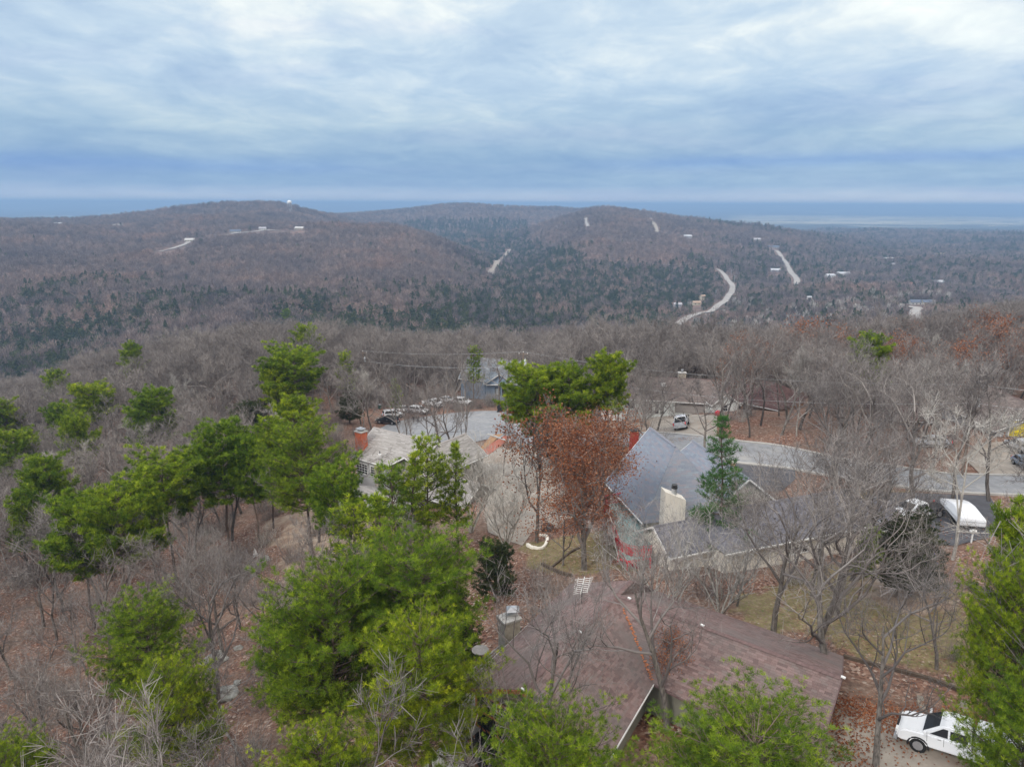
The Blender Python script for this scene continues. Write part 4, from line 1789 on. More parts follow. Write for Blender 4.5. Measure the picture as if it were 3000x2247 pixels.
    ch = chimney(root, (cpos.x, cpos.y), 1.1, .9, CZ - 34, cpos.z, .5, 'stone', pots=0)
    mb = MB()
    for dx in (-.3, .3):
        for dy in (-.22, .22):
            mb.box((cpos.x + .22 + dx, cpos.y + .3 + dy, cpos.z + .3), (.06, .06, .36))
    mb.hexa([(cpos.x - .2, cpos.y - .1, cpos.z + .48), (cpos.x + .66, cpos.y - .05, cpos.z + .48), (cpos.x + .64, cpos.y + .7, cpos.z + .48), (cpos.x - .22, cpos.y + .68, cpos.z + .48),
             (cpos.x + .05, cpos.y + .15, cpos.z + .68), (cpos.x + .4, cpos.y + .17, cpos.z + .68), (cpos.x + .4, cpos.y + .45, cpos.z + .68), (cpos.x + .05, cpos.y + .43, cpos.z + .68)])
    mb.build('chimney_hood', M_('metal_grey'), ch)
    # screened porch under the left gable
    pl, pr = Vector((*pts[0], 0)), Vector((*pts[-1], 0))
    dd = (pr - pl).normalized()
    nn = Vector((dd.y, -dd.x, 0))
    if nn.y > 0:
        nn = -nn
    zf, zm, zt2 = CZ - 28.55, CZ - 27.45, CZ - 26.3
    L_ = (pr - pl).length
    up = lambda p, z: Vector((p.x, p.y, z))
    mb = MB()
    N_ = 5
    for i in range(N_ + 1):
        q = pl + dd * (L_ * i / N_)
        mb.beam(up(q, zf), up(q, zt2), .11, .11, up=nn)
    fr = mb.build('porch_posts', M_('rust_wood'), root)
    mb = MB()
    for z, h in ((zf, .12), (zm, .10), (zt2, .16)):
        mb.beam(up(pl, z) + nn * .02, up(pr, z) + nn * .02, .10, h)
    mb.build('porch_rail', M_('rust_wood'), root)
    for i in range(N_):
        mb = MB()
        a_, b_ = pl + dd * (L_ * i / N_ + .07), pl + dd * (L_ * (i + 1) / N_ - .07)
        for z0, z1 in ((zf + .06, zm - .05), (zm + .05, zt2 - .08)):
            q = [up(a_, z0), up(b_, z0), up(b_, z1), up(a_, z1)]
            mb.hexa([x - nn * .01 for x in q] + [x + nn * .01 for x in q])
        mb.build('screen', M_('screen_mesh'), root)
    # diagonal lattice on the lower screens
    mb = MB()
    k = 0
    while k < L_:
        a_, b_ = pl + dd * k, pl + dd * min(k + .9, L_)
        mb.beam(up(a_, zf + .1) + nn * .03, up(b_, zm - .06) + nn * .03, .03, .03)
        mb.beam(up(b_, zf + .1) + nn * .05, up(a_, zm - .06) + nn * .05, .03, .03)
        k += .22
    mb.build('lattice', M_('metal_grey' if False else 'black_wood'), root)
    mb = MB()
    q = [up(pl, zf - .1), up(pr, zf - .1), up(Vector((*w1, 0)), zf - .1), up(Vector((*w0, 0)), zf - .1)]
    mb.hexa([x - Vector((0, 0, .2)) for x in q] + q)
    mb.build('porch_floor', M_('black_wood'), root)
    mb = MB()
    for i in range(N_ + 1):
        q = pl + dd * (L_ * i / N_)
        mb.beam(up(q, CZ - 33.4), up(q, zf - .3), .16, .16, up=nn)
    mb.build('porch_piers', M_('black_wood'), root)
    footprint_nogo([(p[0], p[1]) for p in ring])
    return dict(pl=pl, pr=pr, dd=dd, nn=nn, zf=zf, L3=L3, T3=T3, a3=a3, b3=b3, c3=c3)


BH = brown_house()


def boards_platform(root, corner, ud, vd, L, W, z, bw=.14, mat='grey_wood', name='board', along='u', maxn=90):
    """deck floor made of boards as parts; returns nothing"""
    ud, vd = Vector(ud).normalized(), Vector(vd).normalized()
    n = int(W / bw)
    me = None
    for i in range(n):
        if me is None:
            mb = MB()
            mb.box((0, 0, 0), (L, bw * .88, .035))
            o = mb.build(name, M_(mat), root)
            me = o.data
        else:
            o = link_mesh(name, me, root)
        m = Matrix((ud, vd, Vector((0, 0, 1)))).transposed().to_4x4()
        m.translation = Vector((corner[0], corner[1], 0)) + ud * L / 2 + vd * (bw * (i + .5)) + Vector((0, 0, z + random.uniform(-.004, .004)))
        o.matrix_world = m


def railing(root, pts, h=1.0, post=.09, mat='grey_wood', rails=(.98, .12), bal=.0, bal_mat=None, post_sp=1.8, zbase=None):
    """posts, rails and balusters along a polyline of 3D points"""
    pm, rm, bm = MB(), MB(), MB()
    Z = Vector((0, 0, 1))
    for i in range(len(pts) - 1):
        a, b = Vector(pts[i]), Vector(pts[i + 1])
        L = (b - a).length
        n = max(1, round(L / post_sp))
        for k in range(n + (1 if i == len(pts) - 2 else 0)):
            p = a + (b - a) * (k / n)
            pm.beam(p - Z * (.1 if zbase is None else p.z - zbase), p + Z * (h + .03), post, post, up=(1, 0, 0))
        for r_ in rails:
            rm.beam(a + Z * h * r_, b + Z * h * r_, .09 if r_ > .5 else .05, .05)
        if bal:
            m = int(L / bal)
            for k in range(m):
                p = a + (b - a) * ((k + .5) / m)
                bm.beam(p + Z * .12 * h, p + Z * h * .96, .035, .035, up=(1, 0, 0))
    pm.build('posts', M_(mat), root)
    rm.build('rail', M_(mat), root)
    if bal:
        bm.build('balusters', M_(bal_mat or mat), root)


def stairs(root, top, bot, width, mat, steps=None, tread=.26):
    top, bot = Vector(top), Vector(bot)
    d = bot - top
    hd = Vector((d.x, d.y, 0)).normalized()
    s = Vector((-hd.y, hd.x, 0))
    n = steps or max(3, int(abs(d.z) / .19))
    me = None
    for i in range(n):
        p = top + d * ((i + .5) / n)
        if me is None:
            mb = MB()
            mb.box((0, 0, 0), (tread, width, .045))
            o = mb.build('step', M_(mat), root)
            me = o.data
        else:
            o = link_mesh('step', me, root)
        m = Matrix((hd, s, Vector((0, 0, 1)))).transposed().to_4x4()
        m.translation = p
        o.matrix_world = m
    for sg in (-1, 1):
        mb = MB()
        mb.beam(top + s * sg * width / 2 - Vector((0, 0, .1)), bot + s * sg * width / 2 - Vector((0, 0, .1)), .05, .28)
        mb.build('stringer', M_(mat), root)


# side deck and black stairs of the brown house
sd = thing('side_deck', 'weathered grey board deck with railing along the left wall of the brown-roofed house', 'deck')
u1 = (BH['a3'] - BH['b3'])
u1.z = 0
u1.normalize()
l1 = Vector((-u1.y, u1.x, 0))
c0 = Vector((BH['L3'].x, BH['L3'].y, 0)) + l1 * 1.7 - u1 * 1.0
boards_platform(sd, c0, u1, -l1, 9.5, 2.2, CZ - 28.5, .16, 'grey_wood')
cz = CZ - 28.45
q0 = Vector((c0.x, c0.y, cz))
railing(sd, [q0 - l1 * 1.6, q0, q0 + u1 * 9.5], 1.0, .1, 'grey_wood', rails=(.98, .75, .5, .25), zbase=CZ - 35)
mb = MB()
for w_ in (.1, 1.1, 2.1):
    mb.beam(Vector((c0.x, c0.y, CZ - 28.65)) - l1 * w_, Vector((c0.x, c0.y, CZ - 28.65)) - l1 * w_ + u1 * 9.5, .07, .22)
mb.build('joists', M_('black_wood'), sd)
tb = P(1407, 1897, -27.6)
rt = thing('round_table', 'round grey table on the side deck next to the left eave of the brown roof', 'table', (tb.x, tb.y, CZ - 28.48))
mb = MB()
mb.tube([(0, 0, .70), (0, 0, .74)], .55, 20)
mb.build('tabletop', M_('grey_wood'), rt)
mb = MB()
mb.tube([(0, 0, .04), (0, 0, .70)], .05, 8)
mb.tube([(0, 0, 0), (0, 0, .04)], .28, 12)
mb.build('pedestal', M_('metal_dark'), rt)

bs = thing('black_stairs', 'black timber stairs with open treads below the screened porch', 'stairs')
tp = BH['pl'] + BH['nn'] * .75 + BH['dd'] * .5
tp.z = BH['zf'] - .1
bt = tp + BH['dd'] * 4.3 + BH['nn'] * .1
bt.z = CZ - 31.9
stairs(bs, tp, bt, 1.15, 'black_wood', 14, .3)
for sg in (0, 1):
    o = BH['nn'] * (-.6 if sg else .6)
    railing(bs, [tp + o, bt + o], .95, .09, 'black_wood', rails=(.98, .5), post_sp=1.5)
ld = thing('stair_landing', 'black timber landing on tall posts at the head of the black stairs', 'deck')
lc = BH['pl'] + BH['nn'] * 1.35 - BH['dd'] * 1.3
boards_platform(ld, lc, BH['dd'], -BH['nn'], 1.7, 1.35, BH['zf'] - .03, .15, 'grey_wood')
mb = MB()
for a_ in (0, 1.65):
    for b_ in (0.02, 1.3):
        p = lc + BH['dd'] * a_ - BH['nn'] * b_
        mb.beam((p.x, p.y, CZ - 34), (p.x, p.y, BH['zf'] - .08), .14, .14, up=(1, 0, 0))
mb.build('posts', M_('black_wood'), ld)
p0 = lc.copy()
p0.z = BH['zf']
railing(ld, [p0 - BH['nn'] * 1.3, p0, p0 + BH['dd'] * 1.6], 1.0, .1, 'black_wood', rails=(.98, .7, .42, .15))

# television antenna on the roof
ap = P(1704, 1768, -24.8)
an = thing('roof_antenna', 'white television antenna with many rods on a short mast on the brown roof', 'antenna', ap)
mb = MB()
mb.tube([(0, 0, -.3), (0, 0, 1.35)], .025, 6)
mb.build('mast', M_('metal_dark'), an)
for s in (-1, 1):
    mb = MB()
    mb.tube([(0, 0, .5), (s * .45, .25, -.32)], .015, 5)
    mb.build('stay', M_('metal_grey'), an)
mb = MB()
mb.beam((-.1, -.12, .75), (.15, .12, 1.85), .04, .04)
mb.beam((.32, -.1, .85), (.5, .1, 1.8), .02, .02)
mb.beam((-.4, -.1, .85), (-.25, .1, 1.8), .02, .02)
mb.build('boom', M_('white_trim'), an)
for i in range(8):
    mb = MB()
    w = .46 + .02 * i
    z = .78 + i * .13
    x = -.09 + .03 * i
    mb.tube([(x - w, -.05 + i * .02, z - .06), (x + w, .05 + i * .02, z + .06)], .017, 5)
    mb.build('rod', M_('white_trim'), an)
# ------------------------------------------------------------------ 2 brick-chimney house with the grey shingle roof
def nogo_house(A, B, hw):
    A, B = Vector(A[:2]), Vector(B[:2])
    d = (B - A).normalized()
    s = Vector((-d.y, d.x))
    A, B = A - d * 1.5, B + d * 1.5
    NOGO0.append([tuple(p) for p in (A + s * (hw + 1), B + s * (hw + 1), B - s * (hw + 1), A - s * (hw + 1))])


h2 = thing('grey_roofed_house', 'pale house with light grey shingle roofs and a red brick chimney', 'house')
A2, B2 = (-19.6, 98.0), (-10.5, 91.6)
gi = gable_house(h2, A2, B2, 4.6, -34.6, -31.5, -42.5, 'light_grey_siding', 'roof_under_grey', 'shingles_grey', over=.5, expo=.2, tabw=.8, cap='ridge_cap_grey')
nogo_house(A2, B2, 5)
C2, D2 = (-6.9, 96.5), (-13.6, 87.3)
gj = gable_house(h2, C2, D2, 4.0, -34.3, -31.9, -42.5, 'taupe_wall', 'roof_under_grey', 'shingles_grey', over=.5, expo=.2, tabw=.8, cap='ridge_cap_grey')
nogo_house(C2, D2, 4.5)
# garage wing to the right and lower roofs towards the camera
E2, F2 = (-11.2, 88.6), (-4.2, 83.9)
gk = gable_house(h2, E2, F2, 3.9, -36.2, -34.2, -42.5, 'taupe_wall', 'roof_under_grey', 'shingles_grey', over=.4, expo=.2, tabw=.8, cap='ridge_cap_grey')
nogo_house(E2, F2, 4.2)
G2, H2 = (-20.5, 88.5), (-12.5, 82.6)
gl = gable_house(h2, G2, H2, 4.3, -38.2, -36.6, -43.0, 'light_grey_siding', 'roof_under_grey', 'shingles_grey', over=.5, expo=.2, tabw=.8, cap='ridge_cap_grey')
nogo_house(G2, H2, 4.5)
I2, J2 = (-13.8, 80.5), (-6.0, 74.8)
gm_ = gable_house(h2, I2, J2, 4.4, -38.6, -36.9, -43.0, 'taupe_wall', 'roof_under_grey', 'shingles_grey', over=.5, expo=.2, tabw=.8, cap='ridge_cap_grey', hipB=3)
nogo_house(I2, J2, 4.5)
bc = P(1059, 1300, -33.0)
ch2 = chimney(h2, (bc.x, bc.y), 1.35, 1.1, CZ - 37, CZ - 31.2, -.63, 'brick_red', cap='concrete_white', pots=0)
mb = MB()
for dx in (-.35, .35):
    for dy in (-.25, .25):
        mb.box((bc.x + dx, bc.y + dy, CZ - 30.93), (.06, .06, .3))
mb.box((bc.x, bc.y, CZ - 30.74), (1.15, .95, .06), Matrix.Rotation(-.63, 3, 'Z'))
mb.box((bc.x, bc.y, CZ - 30.67), (.5, .4, .1), Matrix.Rotation(-.63, 3, 'Z'))
mb.build('chimney_hood', M_('metal_grey'), ch2)
nm = -gi['s'] if (-gi['s']).y < 0 else gi['s']
for t, w, h, c_ in ((.10, 2.2, 1.5, 4), (.30, .9, 1.5, 2)):
    base = Vector((*A2, 0)) + gi['d'] * (t * 11.1) + nm * (gi['w'] + .0)
    window(h2, (base.x, base.y, CZ - 36.2), nm, w, h, cols=c_, rows=4)
mb = MB()
b0 = Vector((*A2, 0)) + gi['d'] * 4.4 + nm * (gi['w'] + .25)
mb.box((b0.x, b0.y, CZ - 38.2), (.7, .5, 7), Matrix.Rotation(-.62, 3, 'Z'))
mb.build('corner_pier', M_('stone'), h2)
gn = Vector((*D2, 0)) + gj['d'] * .0
for off in (-1.3, 1.2):
    c_ = Vector((*D2, 0)) + gj['s'] * off
    window(h2, (c_.x, c_.y, CZ - 36.3), gj['d'], 1.1, 1.3, cols=1, rows=2)
for px, py in ((1136, 1275), (1180, 1291)):
    q = P(px, py, -32.6)
    mb = MB()
    mb.box((q.x, q.y, q.z + .02), (.5, .42, .14), Matrix.Rotation(-.6, 3, 'Z'))
    mb.build('roof_vent', M_('metal_grey'), h2)
q = P(1113, 1330, -33.4)
vent(h2, (q.x, q.y, q.z - .1), .5)

# ------------------------------------------------------------------ 3 blue-grey roofed house with cream walls
h3 = thing('blue_roofed_house', 'cream house with tall blue-grey shingle roof and cream chimney', 'house')
K0, K1 = (14.9, 72.0), (17.1, 62.2)
g1 = gable_house(h3, K0, K1, 4.9, -28.9, -23.1, -33.0, 'cream_paint', 'roof_under_blue', 'shingles_blue', over=.5, expo=.19, tabw=.6, cap='shingles_blue', hipB=4.2)
nogo_house(K0, K1, 5.2)
K2, K3 = (20.2, 74.2), (22.6, 63.9)
g2 = gable_house(h3, K2, K3, 4.1, -28.6, -25.3, -32.5, 'cream_paint', 'roof_under_blue', 'shingles_blue', over=.5, expo=.19, tabw=.6, cap='shingles_blue')
nogo_house(K2, K3, 4.5)
# low wing to the right with slate roof
K4, K5 = (16.8, 58.0), (32.6, 63.9)
g3 = gable_house(h3, K4, K5, 3.6, -28.6, -26.4, -33.4, 'cream_paint', 'roof_under_grey', 'shingles_slate', over=.5, expo=.19, tabw=.6, cap='shingles_slate', hipA=3.0)
nogo_house(K4, K5, 4.6)
K6, K7 = (20.0, 60.4), (12.9, 57.6)
g4 = gable_house(h3, K6, K7, 2.8, -29.1, -27.4, -33.4, 'cream_paint', 'roof_under_grey', 'shingles_slate', over=.6, expo=.19, tabw=.6, cap='shingles_slate')
nogo_house(K6, K7, 3.6)
cp = P(1955, 1533, -30.0)
ch3 = MB()
ang = .12
R = Matrix.Rotation(ang, 3, 'Z')
x, y = cp.x - .3, 60.6
cpts = [(-1.0, -.6, CZ - 32.5), (1.0, -.6, CZ - 32.5), (1.0, .6, CZ - 32.5), (-1.0, .6, CZ - 32.5), (-1.0, -.6, CZ - 25.2), (1.0, -.6, CZ - 26.1), (1.0, .6, CZ - 26.1), (-1.0, .6, CZ - 25.2)]
ch3.hexa([R @ Vector((a, b, 0)) + Vector((x, y, c)) for a, b, c in cpts])
cho = ch3.build('chimney', M_('cream_paint'), h3)
mb = MB()
mb.tube([(x + .05, y, CZ - 25.75), (x + .05, y, CZ - 25.15)], .24, 12)
mb.build('flue', M_('metal_grey'), cho)
mb = MB()
mb.tube([(x + .05, y, CZ - 25.12), (x + .05, y, CZ - 24.98)], .29, 12)
mb.tube([(x + .05, y, CZ - 24.86), (x + .05, y, CZ - 24.78)], .27, 12)
mb.tube([(x + .05, y, CZ - 25.0), (x + .05, y, CZ - 24.8)], .15, 10)
mb.build('flue_cap', M_('metal_dark'), cho)
rc = P(1870, 1300, -25.4)
chimney(h3, (rc.x - .1, rc.y + 2.2), .8, .7, CZ - 29, CZ - 24.6, .2, 'brick_dark', cap='metal_dark', pots=0)
for (px, py, z) in ((1922, 1332, -25.6), (1987, 1362, -25.3), (2269, 1531, -27.7)):
    q = P(px, py, z)
    vent(h3, (q.x, q.y, q.z), .5)
gN = g1['d']
for off, w, h in ((-2.7, .7, 1.9), (-1.5, .9, 1.9)):
    c_ = Vector((*K1, 0)) + g1['s'] * -off
    window(h3, (c_.x - g1['d'].x * .45, c_.y - g1['d'].y * .45, CZ - 30.3), gN, w, h, cols=1, rows=2)
nearn = -g3['s'] if (-g3['s']).y < 0 else g3['s']
c_ = Vector((*K4, 0)) + g3['d'] * 8.4 + nearn * g3['w']
window(h3, (c_.x, c_.y, CZ - 29.9), nearn, 2.0, .7, cols=3, rows=1)
for t in (10.5, 5.2):
    c_ = Vector((*K4, 0)) + g3['d'] * t + nearn * (g3['w'] + .06)
    mb = MB()
    mb.tube([(c_.x, c_.y, CZ - 32), (c_.x, c_.y, CZ - 29.2)], .06, 6)
    mb.build('downpipe', M_('white_trim'), h3)

sh = thing('cream_shed', 'small cream shed with a dark roof at the right end of the long low wing', 'shed')
S0, S1 = (33.6, 64.3), (37.0, 65.5)
gs = gable_house(sh, S0, S1, 2.9, -29.8, -28.4, -33.4, 'cream_paint', 'roof_under_grey', 'shingles_slate', over=.35, expo=.19, tabw=.6, cap='shingles_slate')
nogo_house(S0, S1, 3)

# red deck
rd = thing('red_deck', 'teal floored deck with bright red railings and stairs beside the blue-roofed house', 'deck')
zD = -29.6
dk = [P(px, py, zD) for px, py in ((1772, 1480), (1830, 1470), (1906, 1552), (1906, 1630), (1838, 1642), (1812, 1610))]
ud = (dk[2] - dk[1]).normalized()
vd = Vector((-ud.y, ud.x, 0))
mb = MB()
hd = [p.copy() for p in dk]
for p in hd:
    p.z = CZ + zD - .03
mb.poly([p - Vector((0, 0, .22)) for p in hd])
for i in range(len(hd)):
    j = (i + 1) % len(hd)
    mb.poly([hd[i], hd[j], hd[j] - Vector((0, 0, .22)), hd[i] - Vector((0, 0, .22))])
mb.build('deck_frame', M_('red_paint'), rd)
q2 = [Vector((p.x, p.y)) for p in dk]
ou, ov = Vector((ud.x, ud.y)).normalized(), Vector((vd.x, vd.y)).normalized()
lo_, hi_ = min(p.dot(ov) for p in q2), max(p.dot(ov) for p in q2)
k = lo_
while k < hi_:
    c = clip_half(clip_half(q2, ov, k + .13), ov, k, False)
    k += .145
    if len(c) >= 3:
        mb = MB()
        z1, z0 = CZ + zD + .03, CZ + zD - .02
        mb.poly([(p.x, p.y, z1) for p in c])
        mb.poly([(p.x, p.y, z0) for p in c][::-1])
        for i in range(len(c)):
            a, b = c[i], c[(i + 1) % len(c)]
            mb.poly([(a.x, a.y, z0), (b.x, b.y, z0), (b.x, b.y, z1), (a.x, a.y, z1)])
        mb.build('board', M_('teal_boards'), rd)
zz = Vector((0, 0, CZ + zD))
rp = [Vector((dk[i].x, dk[i].y, CZ + zD)) for i in (1, 0, 5, 4, 3)]
railing(rd, [rp[0], rp[1], rp[2]], 1.05, .1, 'red_paint', rails=(.98, .12), bal=.16)
# curved corner of the railing at the near end
cv = []
c0_ = (rp[2] + rp[4]) / 2
for i in range(7):
    t = i / 6
    p = rp[2] * (1 - t) ** 2 + rp[3] * 2 * t * (1 - t) + rp[4] * t * t
    cv.append(p)
railing(rd, cv, 1.05, .1, 'red_paint', rails=(.98, .5, .12), post_sp=2)
mb = MB()
for i in range(6):
    a, b = cv[i], cv[i + 1]
    mb.beam(a + Vector((0, 0, .5)), b + Vector((0, 0, .5)), .05, .75)
mb.build('railing_panel', M_('red_paint'), rd)
mb = MB()
for p in rp:
    mb.beam((p.x, p.y, CZ - 33), (p.x, p.y, CZ + zD - .1), .13, .13, up=(1, 0, 0))
mb.build('deck_posts', M_('red_paint'), rd)
st0 = rp[3].copy()
st1 = P(1862, 1672, -31.6)
stairs(rd, st0, (st1.x, st1.y, st1.z), 1.4, 'red_paint', 9, .28)

# ------------------------------------------------------------------ 4 blue gabled house by the cul-de-sac
h4 = thing('blue_gabled_house', 'blue house with a white-trimmed front gable at the end of the cul-de-sac', 'house')
A4, B4 = PF(1375, 1037, 170), PF(1535, 1052, 165)
g5 = gable_house(h4, A4, B4, 5.6, -40.6, -36.2, -46.0, 'blue_siding', 'roof_under_grey', 'shingles_steel', over=.5, expo=.3, tabw=1.0, cap='ridge_cap_grey')
nogo_house(A4, B4, 6.5)
F0, F1 = (-3.5, 166.0), (-3.0, 160.5)
g6 = gable_house(h4, F0, F1, 3.5, -40.7, -38.3, -46.0, 'blue_siding', 'roof_under_grey', 'shingles_steel', over=.35, expo=.3, tabw=1.0, cap='ridge_cap_grey')
nogo_house(F0, F1, 4)
F2_, F3_ = (1.5, 171.5), (3.0, 162.0)
g7 = gable_house(h4, F2_, F3_, 4.6, -40.9, -37.4, -46.0, 'blue_siding', 'roof_under_grey', 'shingles_steel', over=.4, expo=.3, tabw=1.0, cap='ridge_cap_grey')
nogo_house(F2_, F3_, 5)
for off, gl_ in ((.35, 'glass_light'), (-1.3, 'glass_dark')):
    c_ = Vector((*F1, 0)) + g6['s'] * (off if g6['s'].x < 0 else -off)
    window(h4, (c_.x, c_.y, CZ - 42.6), g6['d'], 1.15, 1.7, frame='metal_dark', glass=gl_, cols=3, rows=3, t=.12)
mb = MB()
c_ = Vector((*F1, 0)) + g6['d'] * .35
mb.beam(Vector((c_.x, c_.y, CZ - 40.85)) - g6['s'] * 3.1, Vector((c_.x, c_.y, CZ - 40.85)) + g6['s'] * 3.1, .7, .12)
mb.build('awning', M_('white_trim'), h4)
q = G(1502, 1152)
wl_ = thing('wheel_cart', 'dark round tyre leaning by the corner of the blue gabled house', 'tyre', (q.x, q.y, q.z))
mb = MB()
mb.tube([(-.12, 0, .42), (.12, 0, .42)], .42, 14)
mb.build('tyre_ring', M_('tyre'), wl_)

# ------------------------------------------------------------------ 5 white house with tan roof and garage
h5 = thing('tan_roofed_house', 'long white house with tan roof and taupe garage door behind the silver pickup', 'house')
A5, B5 = PF(1772, 1090, 127), PF(2093, 1117, 123)
g8 = gable_house(h5, A5, B5, 5.6, -33.2, -30.3, -37.5, 'white_siding', 'roof_under_brown', 'shingles_tan', over=.6, expo=.25, tabw=.9, cap='ridge_cap_brown')
nogo_house(A5, B5, 6)
n8 = -g8['s'] if (-g8['s']).y < 0 else g8['s']
d8 = g8['d'] if g8['d'].x > 0 else -g8['d']


def on_front(px, z):
    """point of the front wall of house 5 seen in column px"""
    base = Vector((*A5[:2], 0)) + n8 * g8['w']
    best = None
    for i in range(400):
        p = base + d8 * (i * .06)
        p.z = CZ + z
        x_, y_ = px_of(p)
        if best is None or abs(x_ - px) < best[0]:
            best = (abs(x_ - px), p)
    return best[1]


pg = (on_front(1977, -34.4) + on_front(2064, -34.4)) / 2
gw = (on_front(1977, -34.4) - on_front(2064, -34.4)).length
zb = Hs(pg.x, pg.y - .5)
gdoor_h = 2.15
fr = MB()
pc = Vector((pg.x, pg.y, zb + gdoor_h / 2)) + n8 * .03
fr.beam(pc - d8 * (gw / 2 + .08) - Vector((0, 0, gdoor_h / 2)), pc - d8 * (gw / 2 + .08) + Vector((0, 0, gdoor_h / 2)), .16, .14, up=n8)
fr.beam(pc + d8 * (gw / 2 + .08) - Vector((0, 0, gdoor_h / 2)), pc + d8 * (gw / 2 + .08) + Vector((0, 0, gdoor_h / 2)), .16, .14, up=n8)
fr.beam(pc - d8 * (gw / 2 + .16) + Vector((0, 0, gdoor_h / 2 + .08)), pc + d8 * (gw / 2 + .16) + Vector((0, 0, gdoor_h / 2 + .08)), .14, .15)
gd = fr.build('garage_door', M_('white_trim'), h5)
for i in range(4):
    mb = MB()
    z = zb + gdoor_h * (i + .5) / 4
    c_ = Vector((pg.x, pg.y, z)) + n8 * .02
    mb.beam(c_ - d8 * gw / 2, c_ + d8 * gw / 2, .05, gdoor_h / 4 - .02)
    mb.build('door_panel', M_('garage_taupe'), gd)
for px in (1905, 1925, 1940):
    c_ = on_front(px, -34.8)
    window(h5, (c_.x, c_.y, CZ - 34.9), n8, .7, 1.9, cols=1, rows=1)
for px in (1845, 1800):
    c_ = on_front(px, -34.6)
    window(h5, (c_.x, c_.y, CZ - 34.5), n8, 1.9, 1.2, cols=2, rows=1)
mb = MB()
for px in (1958, 1966, 1895, 1880):
    c_ = on_front(px, -34) + n8 * 1.0
    mb.tube([(c_.x, c_.y, CZ - 37), (c_.x, c_.y, CZ - 33.2)], .09, 6)
mb.build('porch_columns', M_('white_trim'), h5)
q = PF(1943, 1128, 121.8)
mb = MB()
mb.box((q.x, q.y, q.z + .05), (.9, 1.1, .12), Matrix.Rotation(.3, 3, 'X'))
mb.build('skylight', M_('white_trim'), h5)
q = PF(1998, 1100, 124.5)
chimney(h5, (q.x, q.y), 1.3, .9, CZ - 33, CZ - 29.4, 0, 'stone', pots=1)
h5g = PF(2120, 1150, 118)
g9 = gable_house(h5, (h5g.x - .6, h5g.y + 6), (h5g.x, h5g.y - 1.5), 2.6, -33.0, -30.9, -37.0, 'white_siding', 'roof_under_brown', 'shingles_tan', over=.4, expo=.25, tabw=.9, cap='ridge_cap_brown')
c_ = Vector((h5g.x, h5g.y - 1.5, 0))
window(h5, (c_.x, c_.y, CZ - 33.6), g9['d'], .9, 1.2, cols=1, rows=2)

# ------------------------------------------------------------------ 6 two houses with wine red roofs
h6 = thing('wine_roofed_house', 'low tan brick house with a dark wine roof right of the tan-roofed house', 'house')
A6, B6 = PF(2130, 1118, 127), PF(2330, 1150, 118)
g10 = gable_house(h6, A6, B6, 6.0, -33.2, -30.2, -37.0, 'tan_brick', 'roof_under_brown', 'shingles_wine', over=.7, expo=.25, tabw=.9, cap='ridge_cap_brown', hipB=3)
nogo_house(A6, B6, 6.5)
n10 = -g10['s'] if (-g10['s']).y < 0 else g10['s']
for t in (5, 9, 13):
    c_ = Vector((*A6[:2], 0)) + g10['d'] * t + n10 * g10['w']
    window(h6, (c_.x, c_.y, CZ - 34.6), n10, 1.5, 1.1, frame='metal_dark', cols=2, rows=1)
h6b = thing('hip_roofed_house', 'brick house with a dark red hipped roof across the street on the right', 'house')
A7, B7 = PF(2545, 1172, 112), PF(2715, 1180, 110)
g11 = gable_house(h6b, A7, B7, 6.2, -32.2, -29.0, -36.5, 'tan_brick', 'roof_under_brown', 'shingles_wine', over=.7, expo=.25, tabw=.9, cap='ridge_cap_brown', hipA=3, hipB=3)
nogo_house(A7, B7, 6.5)
n11 = -g11['s'] if (-g11['s']).y < 0 else g11['s']
for t in (2.5, 6):
    c_ = Vector((*A7[:2], 0)) + g11['d'] * t + n11 * g11['w']
    window(h6b, (c_.x, c_.y, CZ - 33.6), n11, 1.5, 1.1, frame='metal_dark', cols=2, rows=1)

# ------------------------------------------------------------------ 7 house with the yellow garage door
h7 = thing('yellow_door_house', 'brown-roofed house with a bright yellow garage door at the right border', 'house')
A8, B8 = (75.5, 110.0), (75.0, 95.3)
g12 = gable_house(h7, A8, B8, 7.2, -30.6, -27.7, -36, 'light_grey_siding', 'roof_under_brown', 'shingles_tan', over=.6, expo=.25, tabw=.9, cap='ridge_cap_brown')
nogo_house(A8, B8, 8)
zb = Hs(73, 94)
fr = MB()
gd_ = fr
fr.beam((69.9, 95.22, zb), (69.9, 95.22, zb + 2.35), .14, .14, up=(0, 1, 0))
fr.beam((77.1, 95.22, zb), (77.1, 95.22, zb + 2.35), .14, .14, up=(0, 1, 0))
fr.beam((69.83, 95.22, zb + 2.43), (77.17, 95.22, zb + 2.43), .14, .16)
gd_ = fr.build('garage_door', M_('white_trim'), h7)
for i in range(5):
    mb = MB()
    mb.box((73.5, 95.24, zb + 2.35 * (i + .5) / 5), (7.05, .05, 2.35 / 5 - .02))
    mb.build('door_panel', M_('yellow_door'), gd_)
mb = MB()
mb.tube([(69.3, 95.15, zb), (69.3, 95.15, CZ - 30.8)], .12, 6)
mb.build('brick_pier', M_('tan_brick'), h7)

